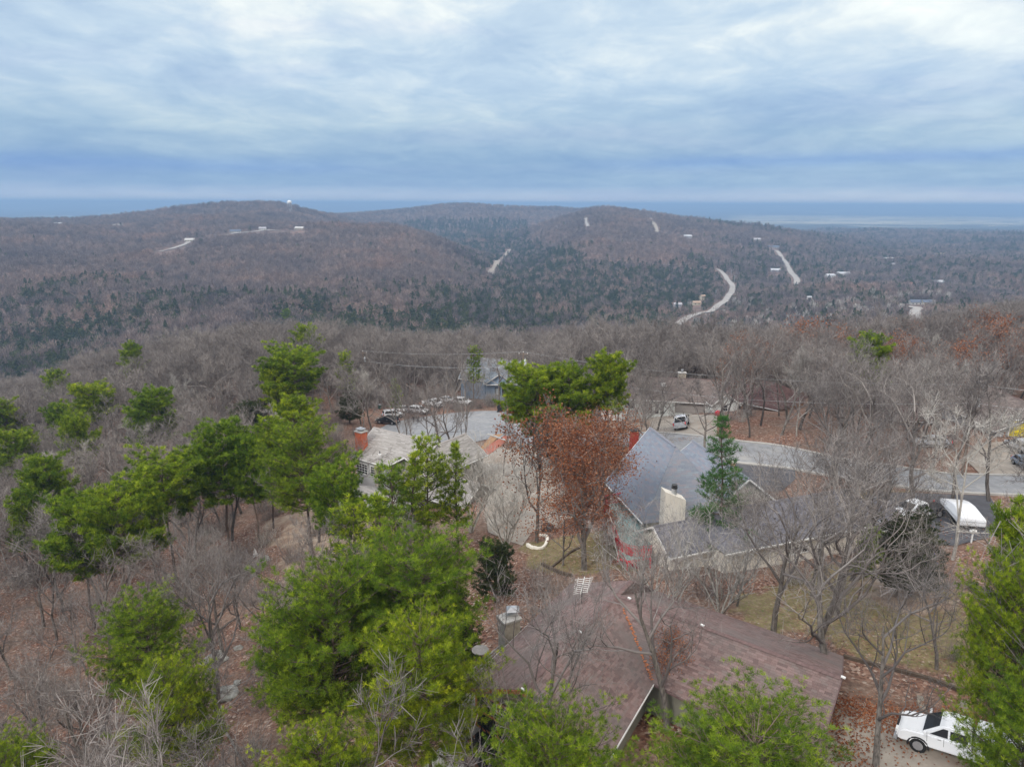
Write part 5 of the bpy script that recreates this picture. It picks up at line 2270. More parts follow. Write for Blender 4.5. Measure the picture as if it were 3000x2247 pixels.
# ------------------------------------------------------------------ timber deck on the left slope
td = thing('timber_deck', 'low silvery timber deck with posts and rails among the pines on the left', 'deck')
zt_ = -41.2
e0, e1, e2, e3 = [P(px, py, zt_) for px, py in ((815, 1630), (852, 1660), (905, 1638), (868, 1605))]
e0, e1, e2, e3 = [P(px, py, zt_) for px, py in ((815, 1633), (850, 1662), (1075, 1568), (1010, 1540))]
ud_ = (e2 - e1)
ud_.z = 0
Ld = ud_.length
ud_.normalize()
vd_ = Vector((-ud_.y, ud_.x, 0))
Wd = abs((e0 - e1).dot(vd_)) + 1.2
boards_platform(td, (e1.x, e1.y), vd_, ud_, Wd, Ld, CZ + zt_, .16, 'silver_boards')
mb = MB()
for p, q in ((e1, e1 + ud_ * Ld), (e1, e1 + vd_ * Wd), (e1 + vd_ * Wd, e1 + vd_ * Wd + ud_ * Ld)):
    mb.beam((p.x, p.y, CZ + zt_ - .17), (q.x, q.y, CZ + zt_ - .17), .06, .26)
mb.build('rim_beam', M_('new_wood'), td)
b1 = Vector((e1.x, e1.y, CZ + zt_))
railing(td, [b1 + ud_ * Ld, b1, b1 + vd_ * Wd, b1 + vd_ * Wd + ud_ * Ld * .75], 1.0, .13, 'grey_wood', rails=(.98,), post_sp=2.6, zbase=CZ - 48)
NOGO0.append([tuple(p.xy) for p in (b1, b1 + ud_ * Ld, b1 + ud_ * Ld + vd_ * Wd, b1 + vd_ * Wd)])
for px, py, mt, lab in ((985, 1530, 'orange_bucket', 'orange object on the timber deck, the upper one'), (1000, 1560, 'white_trim', 'white box on the timber deck beside the orange things'), (950, 1557, 'orange_bucket', 'flat orange object on the timber deck, the lower one')):
    q = P(px, py, zt_ + .05)
    o = thing('deck_box', lab, 'box', q)
    mb = MB()
    mb.tube([(0, 0, 0), (0, 0, .5)], [.26, .32], 10)
    mb.build('box_body', M_(mt), o)
    mb = MB()
    mb.tube([(0, 0, .5), (0, 0, .54)], .34, 10)
    mb.build('box_lid', M_('white_trim'), o)
q = G(920, 1608)
dq = G(746, 1648)
fl = thing('white_flag', 'small white cloth on a thin stake left of the timber deck', 'flag', dq)
mb = MB()
mb.tube([(0, 0, 0), (.05, 0, 1.9)], .02, 5)
mb.build('stake', M_('pole_wood'), fl)
mb = MB()
for i in range(4):
    a, b = i / 4, (i + 1) / 4
    f_ = lambda t, s_: Vector((.05 + s_ * t * .55, .06 * math.sin(t * 5), 1.9 - t * 1.25 + (.0 if s_ < 0 else .18 * t)))
    mb.poly([f_(a, -.35), f_(b, -.35), f_(b, .9), f_(a, .9)])
    mb.poly([f_(a, -.35) + Vector((0, .02, 0)), f_(a, .9) + Vector((0, .02, 0)), f_(b, .9) + Vector((0, .02, 0)), f_(b, -.35) + Vector((0, .02, 0))])
mb.build('cloth', M_('white_cloth'), fl)
# ------------------------------------------------------------------ vehicles
def prism(profile, w, z_mid=0, bev=.06, taper=None):
    """side profile [(x,z)] extruded to width w, edges rounded; taper(z) -> width factor"""
    bm = bmesh.new()
    a = [bm.verts.new((x, -w / 2 * (taper(z) if taper else 1), z)) for x, z in profile]
    b = [bm.verts.new((x, w / 2 * (taper(z) if taper else 1), z)) for x, z in profile]
    bm.faces.new(a)
    bm.faces.new(b[::-1])
    n = len(a)
    for i in range(n):
        j = (i + 1) % n
        bm.faces.new((a[j], a[i], b[i], b[j]))
    bmesh.ops.recalc_face_normals(bm, faces=bm.faces)
    if bev:
        bmesh.ops.bevel(bm, geom=[e for e in bm.edges if e.calc_length() > .12], offset=bev, segments=3, affect='EDGES', clamp_overlap=True)
    return bm


def bm_obj(bm, name, mat, parent):
    me = bpy.data.meshes.new(name)
    bm.to_mesh(me)
    bm.free()
    me.materials.append(M_(mat))
    me.polygons.foreach_set('use_smooth', np.ones(len(me.polygons), dtype=bool))
    try:
        me.set_sharp_from_angle(angle=math.radians(38))
    except Exception:
        pass
    return link_mesh(name, me, parent)


SPEC = {
 'suv': dict(L=4.7, W=1.86, H=1.72, zb=1.03, wr=.36, ax=(-1.38, 1.40), body=[(-2.33, .38), (-2.35, .75), (-2.28, 1.03), (1.15, 1.03), (2.05, .90), (2.30, .72), (2.35, .40)],
             cab=[(-2.25, 1.02), (-2.02, 1.58), (-1.75, 1.70), (.10, 1.72), (.45, 1.62), (1.20, 1.02)], glass=[(-1.98, 1.10), (-1.80, 1.56), (.30, 1.58), (.92, 1.10)]),
 'sedan': dict(L=4.6, W=1.80, H=1.45, zb=.90, wr=.33, ax=(-1.35, 1.38), body=[(-2.28, .36), (-2.30, .70), (-2.22, .92), (1.05, .92), (2.0, .78), (2.26, .62), (2.30, .38)],
               cab=[(-1.95, .91), (-1.15, 1.38), (-.7, 1.44), (.05, 1.44), (.35, 1.36), (1.15, .91)], glass=[(-1.55, .98), (-1.05, 1.32), (.2, 1.33), (.80, .98)]),
 'pickup': dict(L=5.7, W=1.98, H=1.90, zb=1.22, wr=.40, ax=(-1.72, 1.80), body=[(-.62, .48), (-.62, 1.22), (1.30, 1.22), (2.45, 1.14), (2.78, .98), (2.85, .55), (2.70, .45)],
                cab=[(-.60, 1.21), (-.54, 1.70), (-.38, 1.85), (.50, 1.88), (.80, 1.80), (1.72, 1.21)], glass=[(-.42, 1.28), (-.36, 1.68), (.70, 1.70), (1.28, 1.28)]),
}


def car(name, label, kind, loc, ang, paint, shell=False, group=None, sticker=False, flatbed=False, tilt=0):
    S = SPEC[kind]
    o = thing(name, label, {'suv': 'car', 'sedan': 'car', 'pickup': 'pickup truck'}[kind], loc, ang, group)
    W, H_ = S['W'], S['H']
    bm_obj(prism(S['body'], W, bev=.11, taper=lambda z: 1 - .05 * max(0, z - .8)), 'body', paint, o)
    zb = S['zb']
    tp = lambda z: .97 - .16 * max(0, (z - zb)) / (H_ - zb)
    cb = bm_obj(prism(S['cab'], W * .97, bev=.08, taper=tp), 'cabin', paint, o)
    # side glass
    for sg in (-1, 1):
        g = S['glass']
        parts = []
        xm = (g[0][0] + g[3][0]) / 2 + (.15 if kind != 'pickup' else .0)
        parts.append([g[0], g[1], (xm - .05, g[1][1]), (xm - .05, g[0][1])])
        parts.append([(xm + .05, g[3][1]), (xm + .05, g[2][1]), g[2], g[3]])
        for pt in parts:
            mb = MB()
            f = lambda x, z, e: (x, sg * (W * .97 / 2 * tp(z) + e), z)
            q0 = [f(x, z, -.01) for x, z in pt]
            q1 = [f(x, z, .012) for x, z in pt]
            mb.hexa((q0 + q1) if sg < 0 else (q1 + q0))
            mb.build('side_window', M_('glass_dark'), o)
    # windscreen and rear glass
    c = S['cab']
    for (a, b, nm) in (((c[-1][0], c[-1][1]), (c[-2][0], c[-2][1]), 'windscreen'), ((c[0][0], c[0][1]), (c[1][0], c[1][1]), 'rear_window')):
        dx, dz = b[0] - a[0], b[1] - a[1]
        n = Vector((dz, 0, -dx)).normalized()
        if (n.x < 0) != (nm == 'rear_window'):
            n = -n
        w0, w1 = W * .97 / 2 * tp(a[1]) - .1, W * .97 / 2 * tp(b[1]) - .1
        p = lambda t, w, e: Vector((a[0] + dx * t, w, a[1] + dz * t)) + n * e
        q = [(.12, -w0), (.12, w0), (.92, w1), (.92, -w1)]
        mb = MB()
        mb.hexa([p(t, w, -.02) for t, w in q] + [p(t, w, .014) for t, w in q])
        mb.build(nm, M_('glass_dark'), o)
        if sticker and nm == 'rear_window':
            mb = MB()
            cc_ = p(.62, w0 * .62, .018)
            mb.tube([cc_, cc_ + n * .006], .13, 12)
            mb.build('round_sticker', M_('white_trim'), o)
    # wheels
    wx = S['ax']
    for x in wx:
        for sg in (-1, 1):
            mb = MB()
            yy = sg * (W / 2 - .115)
            mb.tube([(x, yy - .115, S['wr']), (x, yy + .115, S['wr'])], S['wr'], 16)
            wt_ = mb.build('wheel', M_('tyre'), o)
            mb = MB()
            ye = sg * (W / 2 + .004)
            mb.tube([(x, ye - .02, S['wr']), (x, ye + .012, S['wr'])], S['wr'] * .62, 12)
            mb.build('rim', M_('rim'), wt_)
            mb = MB()       # dark arch lip
            pts = [(x + math.cos(t) * (S['wr'] + .09), sg * (W / 2 + .0), S['wr'] + math.sin(t) * (S['wr'] + .07)) for t in np.linspace(-.15, math.pi + .15, 10)]
            mb.tube(pts, .045, 5)
            mb.build('wheel_arch', M_('bin_black'), o)
    L2 = S['body'][-1][0] if kind != 'pickup' else 2.85
    fx = max(p[0] for p in S['body'])
    rx = -S['L'] / 2 if kind != 'pickup' else -2.85
    hz = .72 if kind != 'pickup' else .88
    for sg in (-1, 1):
        mb = MB()
        mb.box((fx - .03, sg * (W / 2 - .28), hz), (.12, .36, .16))
        mb.build('headlight', M_('lamp_white'), o)
        mb = MB()
        mb.box((rx + .03 if kind == 'pickup' else rx + .08, sg * (W / 2 - .11), hz + .12), (.12, .15, .42))
        mb.build('tail_light', M_('lamp_red'), o)
        mb = MB()
        mx = c[-1][0] - .25
        mb.box((mx, sg * (W / 2 + .12), zb + .14), (.10, .24, .19))
        mb.build('mirror', M_('bin_black' if paint != 'car_white' else paint), o)
    mb = MB()
    mb.box((fx + .01, 0, hz - .02), (.06, W * .46, .22))
    mb.build('grille', M_('bin_black'), o)
    mb = MB()
    mb.box((fx + .03, 0, .46), (.16, W * .94, .18))
    mb.box((rx - .02, 0, .48), (.16, W * .94, .18))
    mb.build('bumper', M_('metal_grey' if kind == 'pickup' else 'bin_black'), o)
    # door seams and handles
    mb = MB()
    for sg in (-1, 1):
        for x in ((c[0][0] + c[-1][0]) / 2 + .08, c[-1][0] - .32):
            mb.box((x, sg * (W / 2 * .985), zb - .32), (.016, .014, .60))
    mb.build('door_seam', M_('bin_black'), o)
    mb = MB()
    for sg in (-1, 1):
        mb.box(((c[0][0] + c[-1][0]) / 2 + .28, sg * (W / 2 * .99), zb - .12), (.16, .03, .04))
    mb.build('door_handle', M_('metal_grey'), o)
    if kind == 'pickup':
        x0, x1 = -2.82, -.64
        if flatbed:
            mb = MB()
            mb.box(((x0 + x1) / 2, 0, .98), (2.3, W + .1, .10))
            mb.build('flatbed', M_('bed_liner'), o)
        else:
            mb = MB()
            for sg in (-1, 1):
                mb.box(((x0 + x1) / 2, sg * (W / 2 - .07), .86), (x1 - x0, .12, .72))
            mb.build('bed_side', M_(paint), o)
            mb = MB()
            mb.box((x0 + .03, 0, .88), (.07, W - .28, .66))
            tg_ = mb.build('tailgate', M_(paint), o)
            mb = MB()
            mb.box((x0 - .012, 0, 1.06), (.02, .2, .06))
            mb.build('tailgate_handle', M_('bin_black'), tg_)
            mb = MB()
            mb.box(((x0 + x1) / 2, 0, .62), (x1 - x0 - .05, W - .26, .12))
            mb.box((x1 - .02, 0, .94), (.03, W - .27, .52))
            mb.build('bed_floor', M_('bed_liner'), o)
        mb = MB()
        mb.box((x0 - .09, 0, .56), (.02, .34, .15))
        mb.build('number_plate', M_('white_trim'), o)
        if shell:
            bm_obj(prism([(-2.80, 1.20), (-2.68, 1.80), (-2.5, 1.88), (-.70, 1.88), (-.70, 1.20)], W * .97, bev=.06, taper=tp), 'bed_shell', paint, o)
            for sg in (-1, 1):
                mb = MB()
                pt = [(-2.45, 1.34), (-2.40, 1.68), (-.85, 1.68), (-.85, 1.34)]
                f = lambda x, z, e: (x, sg * (W * .97 / 2 * tp(z) + e), z)
                mb.hexa([f(x, z, -.01) for x, z in pt] + [f(x, z, .012) for x, z in pt])
                mb.build('shell_window', M_('glass_dark'), o)
    else:
        mb = MB()
        mb.box((rx - .03, 0, .78), (.02, .36, .14))
        mb.build('number_plate', M_('white_trim'), o)
    # sit on the slope
    if tilt is None:
        return o
    dxy = Vector((math.cos(ang), math.sin(ang)))
    sxy = Vector((-dxy.y, dxy.x))
    zf, zr_ = Hs(loc[0] + dxy.x * 1.5, loc[1] + dxy.y * 1.5), Hs(loc[0] - dxy.x * 1.5, loc[1] - dxy.y * 1.5)
    zl_, zR = Hs(loc[0] + sxy.x * .8, loc[1] + sxy.y * .8), Hs(loc[0] - sxy.x * .8, loc[1] - sxy.y * .8)
    M = Matrix.Rotation(ang, 4, 'Z') @ Matrix.Rotation(-math.atan2(zf - zr_, 3.0), 4, 'Y') @ Matrix.Rotation(math.atan2(zl_ - zR, 1.6), 4, 'X')
    M.translation = Vector((loc[0], loc[1], (zf + zr_ + zl_ + zR) / 4 + .10))
    o.matrix_world = M
    return o


def at(px, py, lift=0.0):
    q = G(px, py)
    q.z += lift
    return q


def dir_px(a, b):
    p, q = G(*a), G(*b)
    return math.atan2(q.y - p.y, q.x - p.x)


GC = 'vehicles parked round the cul-de-sac'
car('parked_car', 'black estate car, nearest in the row parked at the cul-de-sac', 'suv', at(1135, 1242), dir_px((1165, 1245), (1100, 1238)), 'car_black', group=GC)
car('parked_car', 'white estate car parked just behind the black one', 'suv', at(1152, 1224), dir_px((1125, 1226), (1185, 1222)), 'car_white', group=GC)
car('parked_car', 'white sedan between the white estate and the white people carrier', 'sedan', at(1182, 1208), dir_px((1150, 1208), (1205, 1212)), 'car_white', group=GC)
car('parked_car', 'large white people carrier in the middle of the row at the cul-de-sac', 'suv', at(1228, 1212), dir_px((1200, 1208), (1256, 1214)), 'car_white', group=GC)
car('parked_truck', 'white pickup truck parked behind the people carrier at the cul-de-sac', 'pickup', at(1270, 1192), dir_px((1240, 1186), (1300, 1196)), 'car_white', group=GC)
car('parked_car', 'white car at the right end of the row at the cul-de-sac', 'suv', at(1355, 1186), dir_px((1325, 1183), (1385, 1189)), 'car_white', group=GC)
car('parked_car', 'white car half hidden behind the pickup at the cul-de-sac', 'sedan', at(1310, 1180), dir_px((1285, 1178), (1335, 1183)), 'car_white', group=GC)
car('silver_pickup', 'silver crew cab pickup with empty black bed on the driveway behind the blue-grey roof', 'pickup', at(1998, 1252), math.radians(72), 'car_silver', sticker=True)
_fp = P(2805, 2240, -28.6)
wp = car('white_pickup', 'white extended cab pickup with a white bed cover at the bottom right corner', 'pickup', (_fp.x, _fp.y, 0), math.radians(143), 'car_white', shell=True)
_fp = P(3035, 2330, -28.6)
car('white_car', 'second white vehicle cut off at the bottom right behind the pickup', 'sedan', (_fp.x, _fp.y, 0), math.radians(150), 'car_white')
car('flatbed_pickup', 'white pickup with dark flatbed under the trees on the black driveway', 'pickup', at(2690, 1520), math.radians(195), 'car_white', flatbed=True)
car('parked_car', 'silver hatchback before the yellow garage door', 'suv', at(2990, 1322), math.radians(85), 'car_silver')
car('parked_car', 'dusty blue car parked below the silver hatchback at the right border', 'sedan', at(3005, 1372), math.radians(255), 'car_blue')
car('parked_car', 'small pale car in front of the dark red hipped roof house', 'sedan', at(2728, 1308), math.radians(170), 'car_silver')
# covered boat on a trailer
bq = at(2815, 1530)
bo = thing('covered_boat', 'boat on a trailer under a taut white cover, right of the flatbed pickup', 'boat', bq, math.radians(78))
bmx = prism([(-2.6, .75), (-2.6, 1.25), (2.2, 1.3), (3.0, 1.25), (2.5, .85)], 2.3, bev=.08)
bm_obj(bmx, 'hull', 'car_white', bo)
bmx = prism([(-2.65, 1.2), (-2.55, 1.55), (-.2, 1.95), (1.2, 1.8), (2.8, 1.32), (2.75, 1.2)], 2.36, bev=.14, taper=lambda z: 1 - .34 * max(0, z - 1.25))
bm_obj(bmx, 'boat_cover', 'car_white', bo)
mb = MB()
mb.beam((-2.4, -.6, .5), (3.4, 0, .5), .1, .12)
mb.beam((-2.4, .6, .5), (3.4, 0, .5), .1, .12)
mb.build('trailer_frame', M_('metal_dark'), bo)
for sg in (-1, 1):
    mb = MB()
    mb.tube([(-.6, sg * 1.0 - .1, .33), (-.6, sg * 1.0 + .1, .33)], .33, 12)
    mb.build('trailer_wheel', M_('tyre'), bo)
# blue tarpaulin heap
q = at(2715, 1655)
tp_ = thing('blue_tarpaulin', 'bright blue tarpaulin over a heap beside the cedar at the right', 'tarpaulin', q)
bm_ = bmesh.new()
bmesh.ops.create_icosphere(bm_, subdivisions=3, radius=1)
for v in bm_.verts:
    n = mnoise(v.co * 1.9) * .35 + mnoise(v.co * 5) * .1
    v.co = Vector((v.co.x * (.75 + n), v.co.y * (.6 + n), max(0, v.co.z * .9 + .35 + n * .6)))
me_ = bpy.data.meshes.new('tarp_sheet')
bm_.to_mesh(me_)
bm_.free()
me_.materials.append(M_('tarp_blue'))
link_mesh('tarp_sheet', me_, tp_)
mb = MB()
mb.tube([(-.3, -.2, .9), (-.3, -.2, 1.12)], .05, 5)
mb.build('tie_stake', M_('pole_wood'), tp_)
# bins
for nm, px, py, mt, sc, lab, cat in (('wheelie_bin', 2093, 1206, 'bin_black', 1.0, 'black wheeled bin at the right edge of the taupe garage door', 'bin'),
                                     ('wheelie_bin', 1112, 1198, 'bin_green', 1.0, 'dark green bin with grey lid beside the black parked car', 'bin'),
                                     ('dumpster', 1466, 1208, 'bin_black', 1.5, 'black waste container at the curb of the cul-de-sac', 'bin')):
    q = at(px, py)
    o = thing(nm, lab, cat, q, random.random())
    o.scale = (sc, sc, sc)
    mb = MB()
    mb.hexa([(-.26, -.3, .06), (.26, -.3, .06), (.26, .3, .06), (-.26, .3, .06), (-.32, -.38, 1.0), (.32, -.38, 1.0), (.32, .38, 1.0), (-.32, .38, 1.0)])
    mb.build('bin_body', M_(mt), o)
    mb = MB()
    mb.hexa([(-.34, -.4, 1.0), (.34, -.4, 1.0), (.34, .42, 1.0), (-.34, .42, 1.0), (-.3, -.3, 1.12), (.3, -.3, 1.12), (.3, .36, 1.08), (-.3, .36, 1.08)])
    mb.build('bin_lid', M_(mt if mt != 'bin_green' else 'metal_grey'), o)
    for sg in (-1, 1):
        mb = MB()
        mb.tube([(sg * .3 - .03, .3, .11), (sg * .3 + .03, .3, .11)], .11, 8)
        mb.build('bin_wheel', M_('tyre'), o)
q = at(2102, 1218)
o = thing('red_sack', 'bright red bag lying at the corner of the white garage wall', 'bag', q)
bm_ = bmesh.new()
bmesh.ops.create_icosphere(bm_, subdivisions=2, radius=.5)
for v in bm_.verts:
    v.co = Vector((v.co.x * (1 + mnoise(v.co * 3) * .4), v.co.y * .8, max(0, v.co.z * 1.1 + .4 + mnoise(v.co * 4) * .1)))
me_ = bpy.data.meshes.new('bag')
bm_.to_mesh(me_)
bm_.free()
me_.materials.append(M_('red_paint'))
link_mesh('bag_body', me_, o)
q = at(2845, 1590)
o = thing('mailbox', 'white mailbox on a short post among dead leaves below the covered boat', 'mailbox', q)
mb = MB()
mb.beam((0, 0, 0), (0, 0, 1.05), .1, .1, up=(1, 0, 0))
mb.build('post', M_('white_trim'), o)
mb = MB()
mb.tube([(-.26, 0, 1.2), (.26, 0, 1.2)], .14, 10)
mb.build('box_body', M_('white_trim'), o)


# ------------------------------------------------------------------ two people on the cul-de-sac
def person(px, py, ang, h, label, top, legs, arm=.12):
    q = at(px, py)
    o = thing('person', label, 'person', q, ang)
    k = h / 1.75

    def skin(name, vs_, es, rs, mat, root):
        me = bpy.data.meshes.new(name)
        me.from_pydata([tuple(c * k for c in v) for v in vs_], es, [])
        ob = link_mesh(name, me, o)
        me.materials.append(M_(mat))
        m = ob.modifiers.new('skin', 'SKIN')
        for i, r in enumerate(rs):
            d = me.skin_vertices[0].data[i]
            d.radius = (r[0] * k, r[1] * k) if isinstance(r, tuple) else (r * k, r * k)
            d.use_root = (i == root)
        ob.modifiers.new('sub', 'SUBSURF').levels = 1
        return ob
    V = [(0, 0, .95), (0, 0, 1.2), (0, 0, 1.42), (0, 0, 1.52), (.01, 0, 1.66), (0, .19, 1.42), (.02, .25, 1.14), (.08, .24, .90), (.10, .24, .82), (0, -.19, 1.42), (.02, -.25, 1.14), (.08, -.24, .90), (.10, -.24, .82),
         (0, .10, .90), (.02, .11, .48), (0, .11, .08), (.14, .12, .03), (0, -.10, .90), (.02, -.11, .48), (0, -.11, .08), (.14, -.12, .03)]
    E = [(0, 1), (1, 2), (2, 3), (3, 4), (2, 5), (5, 6), (6, 7), (7, 8), (2, 9), (9, 10), (10, 11), (11, 12), (0, 13), (13, 14), (14, 15), (15, 16), (0, 17), (17, 18), (18, 19), (19, 20)]
    R_ = [(.12, .10), (.12, .10), (.13, .09), .055, (.085, .105), .05, .04, .033, .03, .05, .04, .033, .03, .075, .052, .038, .035, .075, .052, .038, .035]
    skin('body', V, E, R_, 'skin', 0)
    VJ = V[:3] + V[5:8] + V[9:12]
    skin('jacket', VJ, [(0, 1), (1, 2), (2, 3), (3, 4), (4, 5), (2, 6), (6, 7), (7, 8)], [(.16, .13), (.155, .125), (.16, .12), .075, .06, .05, .075, .06, .05], top, 0)
    VT = [V[0], V[13], V[14], V[15], V[17], V[18], V[19]]
    skin('trousers', VT, [(0, 1), (1, 2), (2, 3), (0, 4), (4, 5), (5, 6)], [(.14, .115), .09, .066, .052, .09, .066, .052], legs, 0)
    for i in (16, 20):
        mb = MB()
        x, y, z = V[i]
        mb.hexa([(k * a, k * (y + b), k * c) for a, b, c in ((-.08, -.05, 0), (.2, -.05, 0), (.2, .05, 0), (-.08, .05, 0), (-.08, -.05, .1), (.16, -.04, .07), (.16, .04, .07), (-.08, .05, .1))])
        mb.build('shoe', M_('light_shoe'), o)
    bm_ = bmesh.new()
    bmesh.ops.create_uvsphere(bm_, u_segments=10, v_segments=7, radius=.115)
    for v in list(bm_.verts):
        v.co.z *= 1.1
        if v.co.x > .03 and v.co.z < .04:
            v.co.x = .03
    me = bpy.data.meshes.new('hair')
    for v in bm_.verts:
        v.co = Vector((v.co.x - .02, v.co.y, v.co.z + 1.70)) * k
    bm_.to_mesh(me)
    bm_.free()
    me.materials.append(M_('hair'))
    link_mesh('hair', me, o)


person(1212, 1238, math.radians(60), 1.8, 'person in dark jacket and dark trousers standing on the road, the left one of two', 'dark_cloth', 'dark_cloth')
person(1225, 1239, math.radians(-100), 1.7, 'person in dark jeans with white shoes on the road, right one of two', 'dark_cloth', 'denim')


# ------------------------------------------------------------------ utility poles and lines
def pole(px, py, h, label, trans=True, arm=True, fmin=60):
    q = top_spot(px, py, h, fmin)
    o = thing('utility_pole', label, 'utility pole', q)
    mb = MB()
    mb.tube([(0, 0, -.5), (0, 0, h)], [.17, .11], 8)
    mb.build('pole', M_('pole_wood'), o)
    if arm:
        mb = MB()
        mb.beam((-.9, 0, h - .35), (.9, 0, h - .35), .1, .12)
        mb.build('crossarm', M_('pole_wood'), o)
    for x in (-.8, .8, 0):
        mb = MB()
        z = h - .29 if x else h
        mb.tube([(x, 0, z), (x, 0, z + .1), (x, 0, z + .22)], [.03, .07, .05], 8)
        mb.build('insulator', M_('white_trim'), o)
    if trans:
        mb = MB()
        mb.tube([(.38, 0, h - 2.4), (.38, 0, h - 1.5), (.38, 0, h - 1.4)], [.27, .27, .2], 12)
        t_ = mb.build('transformer', M_('transformer_grey'), o)
        mb = MB()
        mb.tube([(.38, 0, h - 1.4), (.38, 0, h - 1.1)], .05, 6)
        mb.build('bushing', M_('white_trim'), t_)
    return Vector((q.x, q.y, q.z + h))


def wire(a, b, sag, label, r=.022):
    pts = [a + (b - a) * t - Vector((0, 0, 4 * sag * t * (1 - t))) for t in np.linspace(0, 1, 17)]
    mb = MB()
    mb.tube(pts, r, 4)
    o = mb.build('power_line', M_('wire'))
    tag(o, label, 'power line', 'overhead lines')


pa = pole(1063, 1030, 12, 'left utility pole with grey transformer above the parked black car', True)
pb = pole(1533, 1033, 14, 'utility pole with transformer before the blue gabled house', True)
pc_ = pole(2862, 1132, 11, 'utility pole with light grey transformer near the yellow garage', True)
pd = Vector((pc_.x + 46, pc_.y - 16, pc_.z - .5))
pz = Vector((-160, 190, -14))
wire(pa + Vector((0, 0, .2)), pb + Vector((0, 0, .2)), .7, 'upper overhead line running between the left and the middle utility pole')
wire(pa - Vector((0, 0, 2.2)), pb - Vector((0, 0, 2.6)), .9, 'lower overhead line running between the left and the middle utility pole', .03)
wire(pb + Vector((0, 0, .2)), pc_ + Vector((0, 0, .2)), 1.6, 'upper overhead line from the middle pole to the pole by the yellow garage')
wire(pb - Vector((0, 0, 2.6)), pc_ - Vector((0, 0, 2.0)), 2.4, 'lower overhead line from the middle pole to the pole by the yellow garage', .03)
wire(pc_ + Vector((0, 0, .2)), pd, .5, 'overhead line leaving the right border above the yellow garage')
wire(pc_ - Vector((0, 0, 2.0)), pd - Vector((0, 0, 2.2)), .6, 'lower overhead line leaving the right border above the yellow garage', .03)


# ------------------------------------------------------------------ yard edging, steps, stones
def edging(name, pts, w, h, mat, label, cat='edging'):
    ln = smooth_line([G(*p) for p in pts], 4)
    mb = MB()
    for i in range(len(ln) - 1):
        a, b = ln[i], ln[i + 1]
        mb.beam((a.x, a.y, Hs(a.x, a.y) + h / 2 - .03), (b.x, b.y, Hs(b.x, b.y) + h / 2 - .03), w, h)
    tag(mb.build(name, M_(mat)), label, cat)


edging('timber_edging', [(2470, 1925), (2560, 1950), (2700, 1985), (2800, 2020), (2880, 2045)], .22, .25, 'timber_edge', 'dark timber edging between the grassy yard and the leaf bed right of the brown roof')
edging('timber_edging', [(1588, 1655), (1640, 1680), (1675, 1690)], .22, .3, 'timber_edge', 'dark timber edging at the foot of the mossy yard behind the brown roof')
edging('timber_edging', [(1618, 1662), (1668, 1622), (1700, 1605)], .16, .2, 'timber_edge', 'thin timber edging crossing the mossy yard diagonally')


def stone_row(pts, label, n, size, mat, name='stone_ring', cat='stone edging', part='stone'):
    o = thing(name, label, cat, (0, 0, 0))
    ln = smooth_line([G(*p) for p in pts], 8)
    seg = [0]
    for i in range(len(ln) - 1):
        seg.append(seg[-1] + (ln[i + 1] - ln[i]).length)
    for k in range(n):
        d = seg[-1] * (k + .5) / n
        i = max(0, min(len(ln) - 2, int(np.searchsorted(seg, d)) - 1))
        t = (d - seg[i]) / max(1e-6, seg[i + 1] - seg[i])
        p = ln[i] + (ln[i + 1] - ln[i]) * t
        dr = (ln[i + 1] - ln[i]).normalized()
        sx, sy, sz = size[0] * random.uniform(.8, 1.1), size[1] * random.uniform(.8, 1.15), size[2] * random.uniform(.85, 1.2)
        mb = MB()
        j = lambda s_: s_ * random.uniform(.85, 1.1)
        mb.hexa([(j(-sx) / 2, j(-sy) / 2, -.05), (j(sx) / 2, j(-sy) / 2, -.05), (j(sx) / 2, j(sy) / 2, -.05), (j(-sx) / 2, j(sy) / 2, -.05),
                 (j(-sx) / 2.3, j(-sy) / 2.3, sz), (j(sx) / 2.3, j(-sy) / 2.3, sz), (j(sx) / 2.3, j(sy) / 2.3, sz), (j(-sx) / 2.3, j(sy) / 2.3, sz)])
        ob = mb.build(part, M_(mat), o)
        ob.location = (p.x, p.y, Hs(p.x, p.y))
        ob.rotation_euler = (0, 0, math.atan2(dr.y, dr.x))


stone_row([(1545, 1598), (1560, 1606), (1590, 1606), (1603, 1585), (1598, 1572), (1575, 1570)], 'ring of cream stones round the oak beside the concrete drive', 22, (.42, .3, .2), 'cream_paint')
stone_row([(1640, 1516), (1665, 1519), (1690, 1512)], 'short row of cream stones at the edge of the drive behind the rust brown oak', 8, (.42, .3, .2), 'cream_paint')
stone_row([(2696, 2045), (2700, 2070), (2725, 2090), (2760, 2100), (2795, 2098), (2818, 2080), (2825, 2060)], 'curved row of flat grey stones in the leaf bed behind the white pickup', 13, (.62, .42, .08), 'slab_stone')
q = G(1604, 1552)
o = thing('fire_bowl', 'dark domed fire bowl on the leafy ground right of the ringed oak', 'fire bowl', q)
mb = MB()
mb.tube([(0, 0, .15), (0, 0, .4), (0, 0, .62), (0, 0, .74)], [.55, .72, .5, .12], 16)
mb.build('bowl', M_('metal_dark'), o)
for a in (0, 2.1, 4.2):
    mb = MB()
    mb.tube([(.4 * math.cos(a), .4 * math.sin(a), 0), (.35 * math.cos(a), .35 * math.sin(a), .25)], .04, 5)
    mb.build('leg', M_('metal_dark'), o)


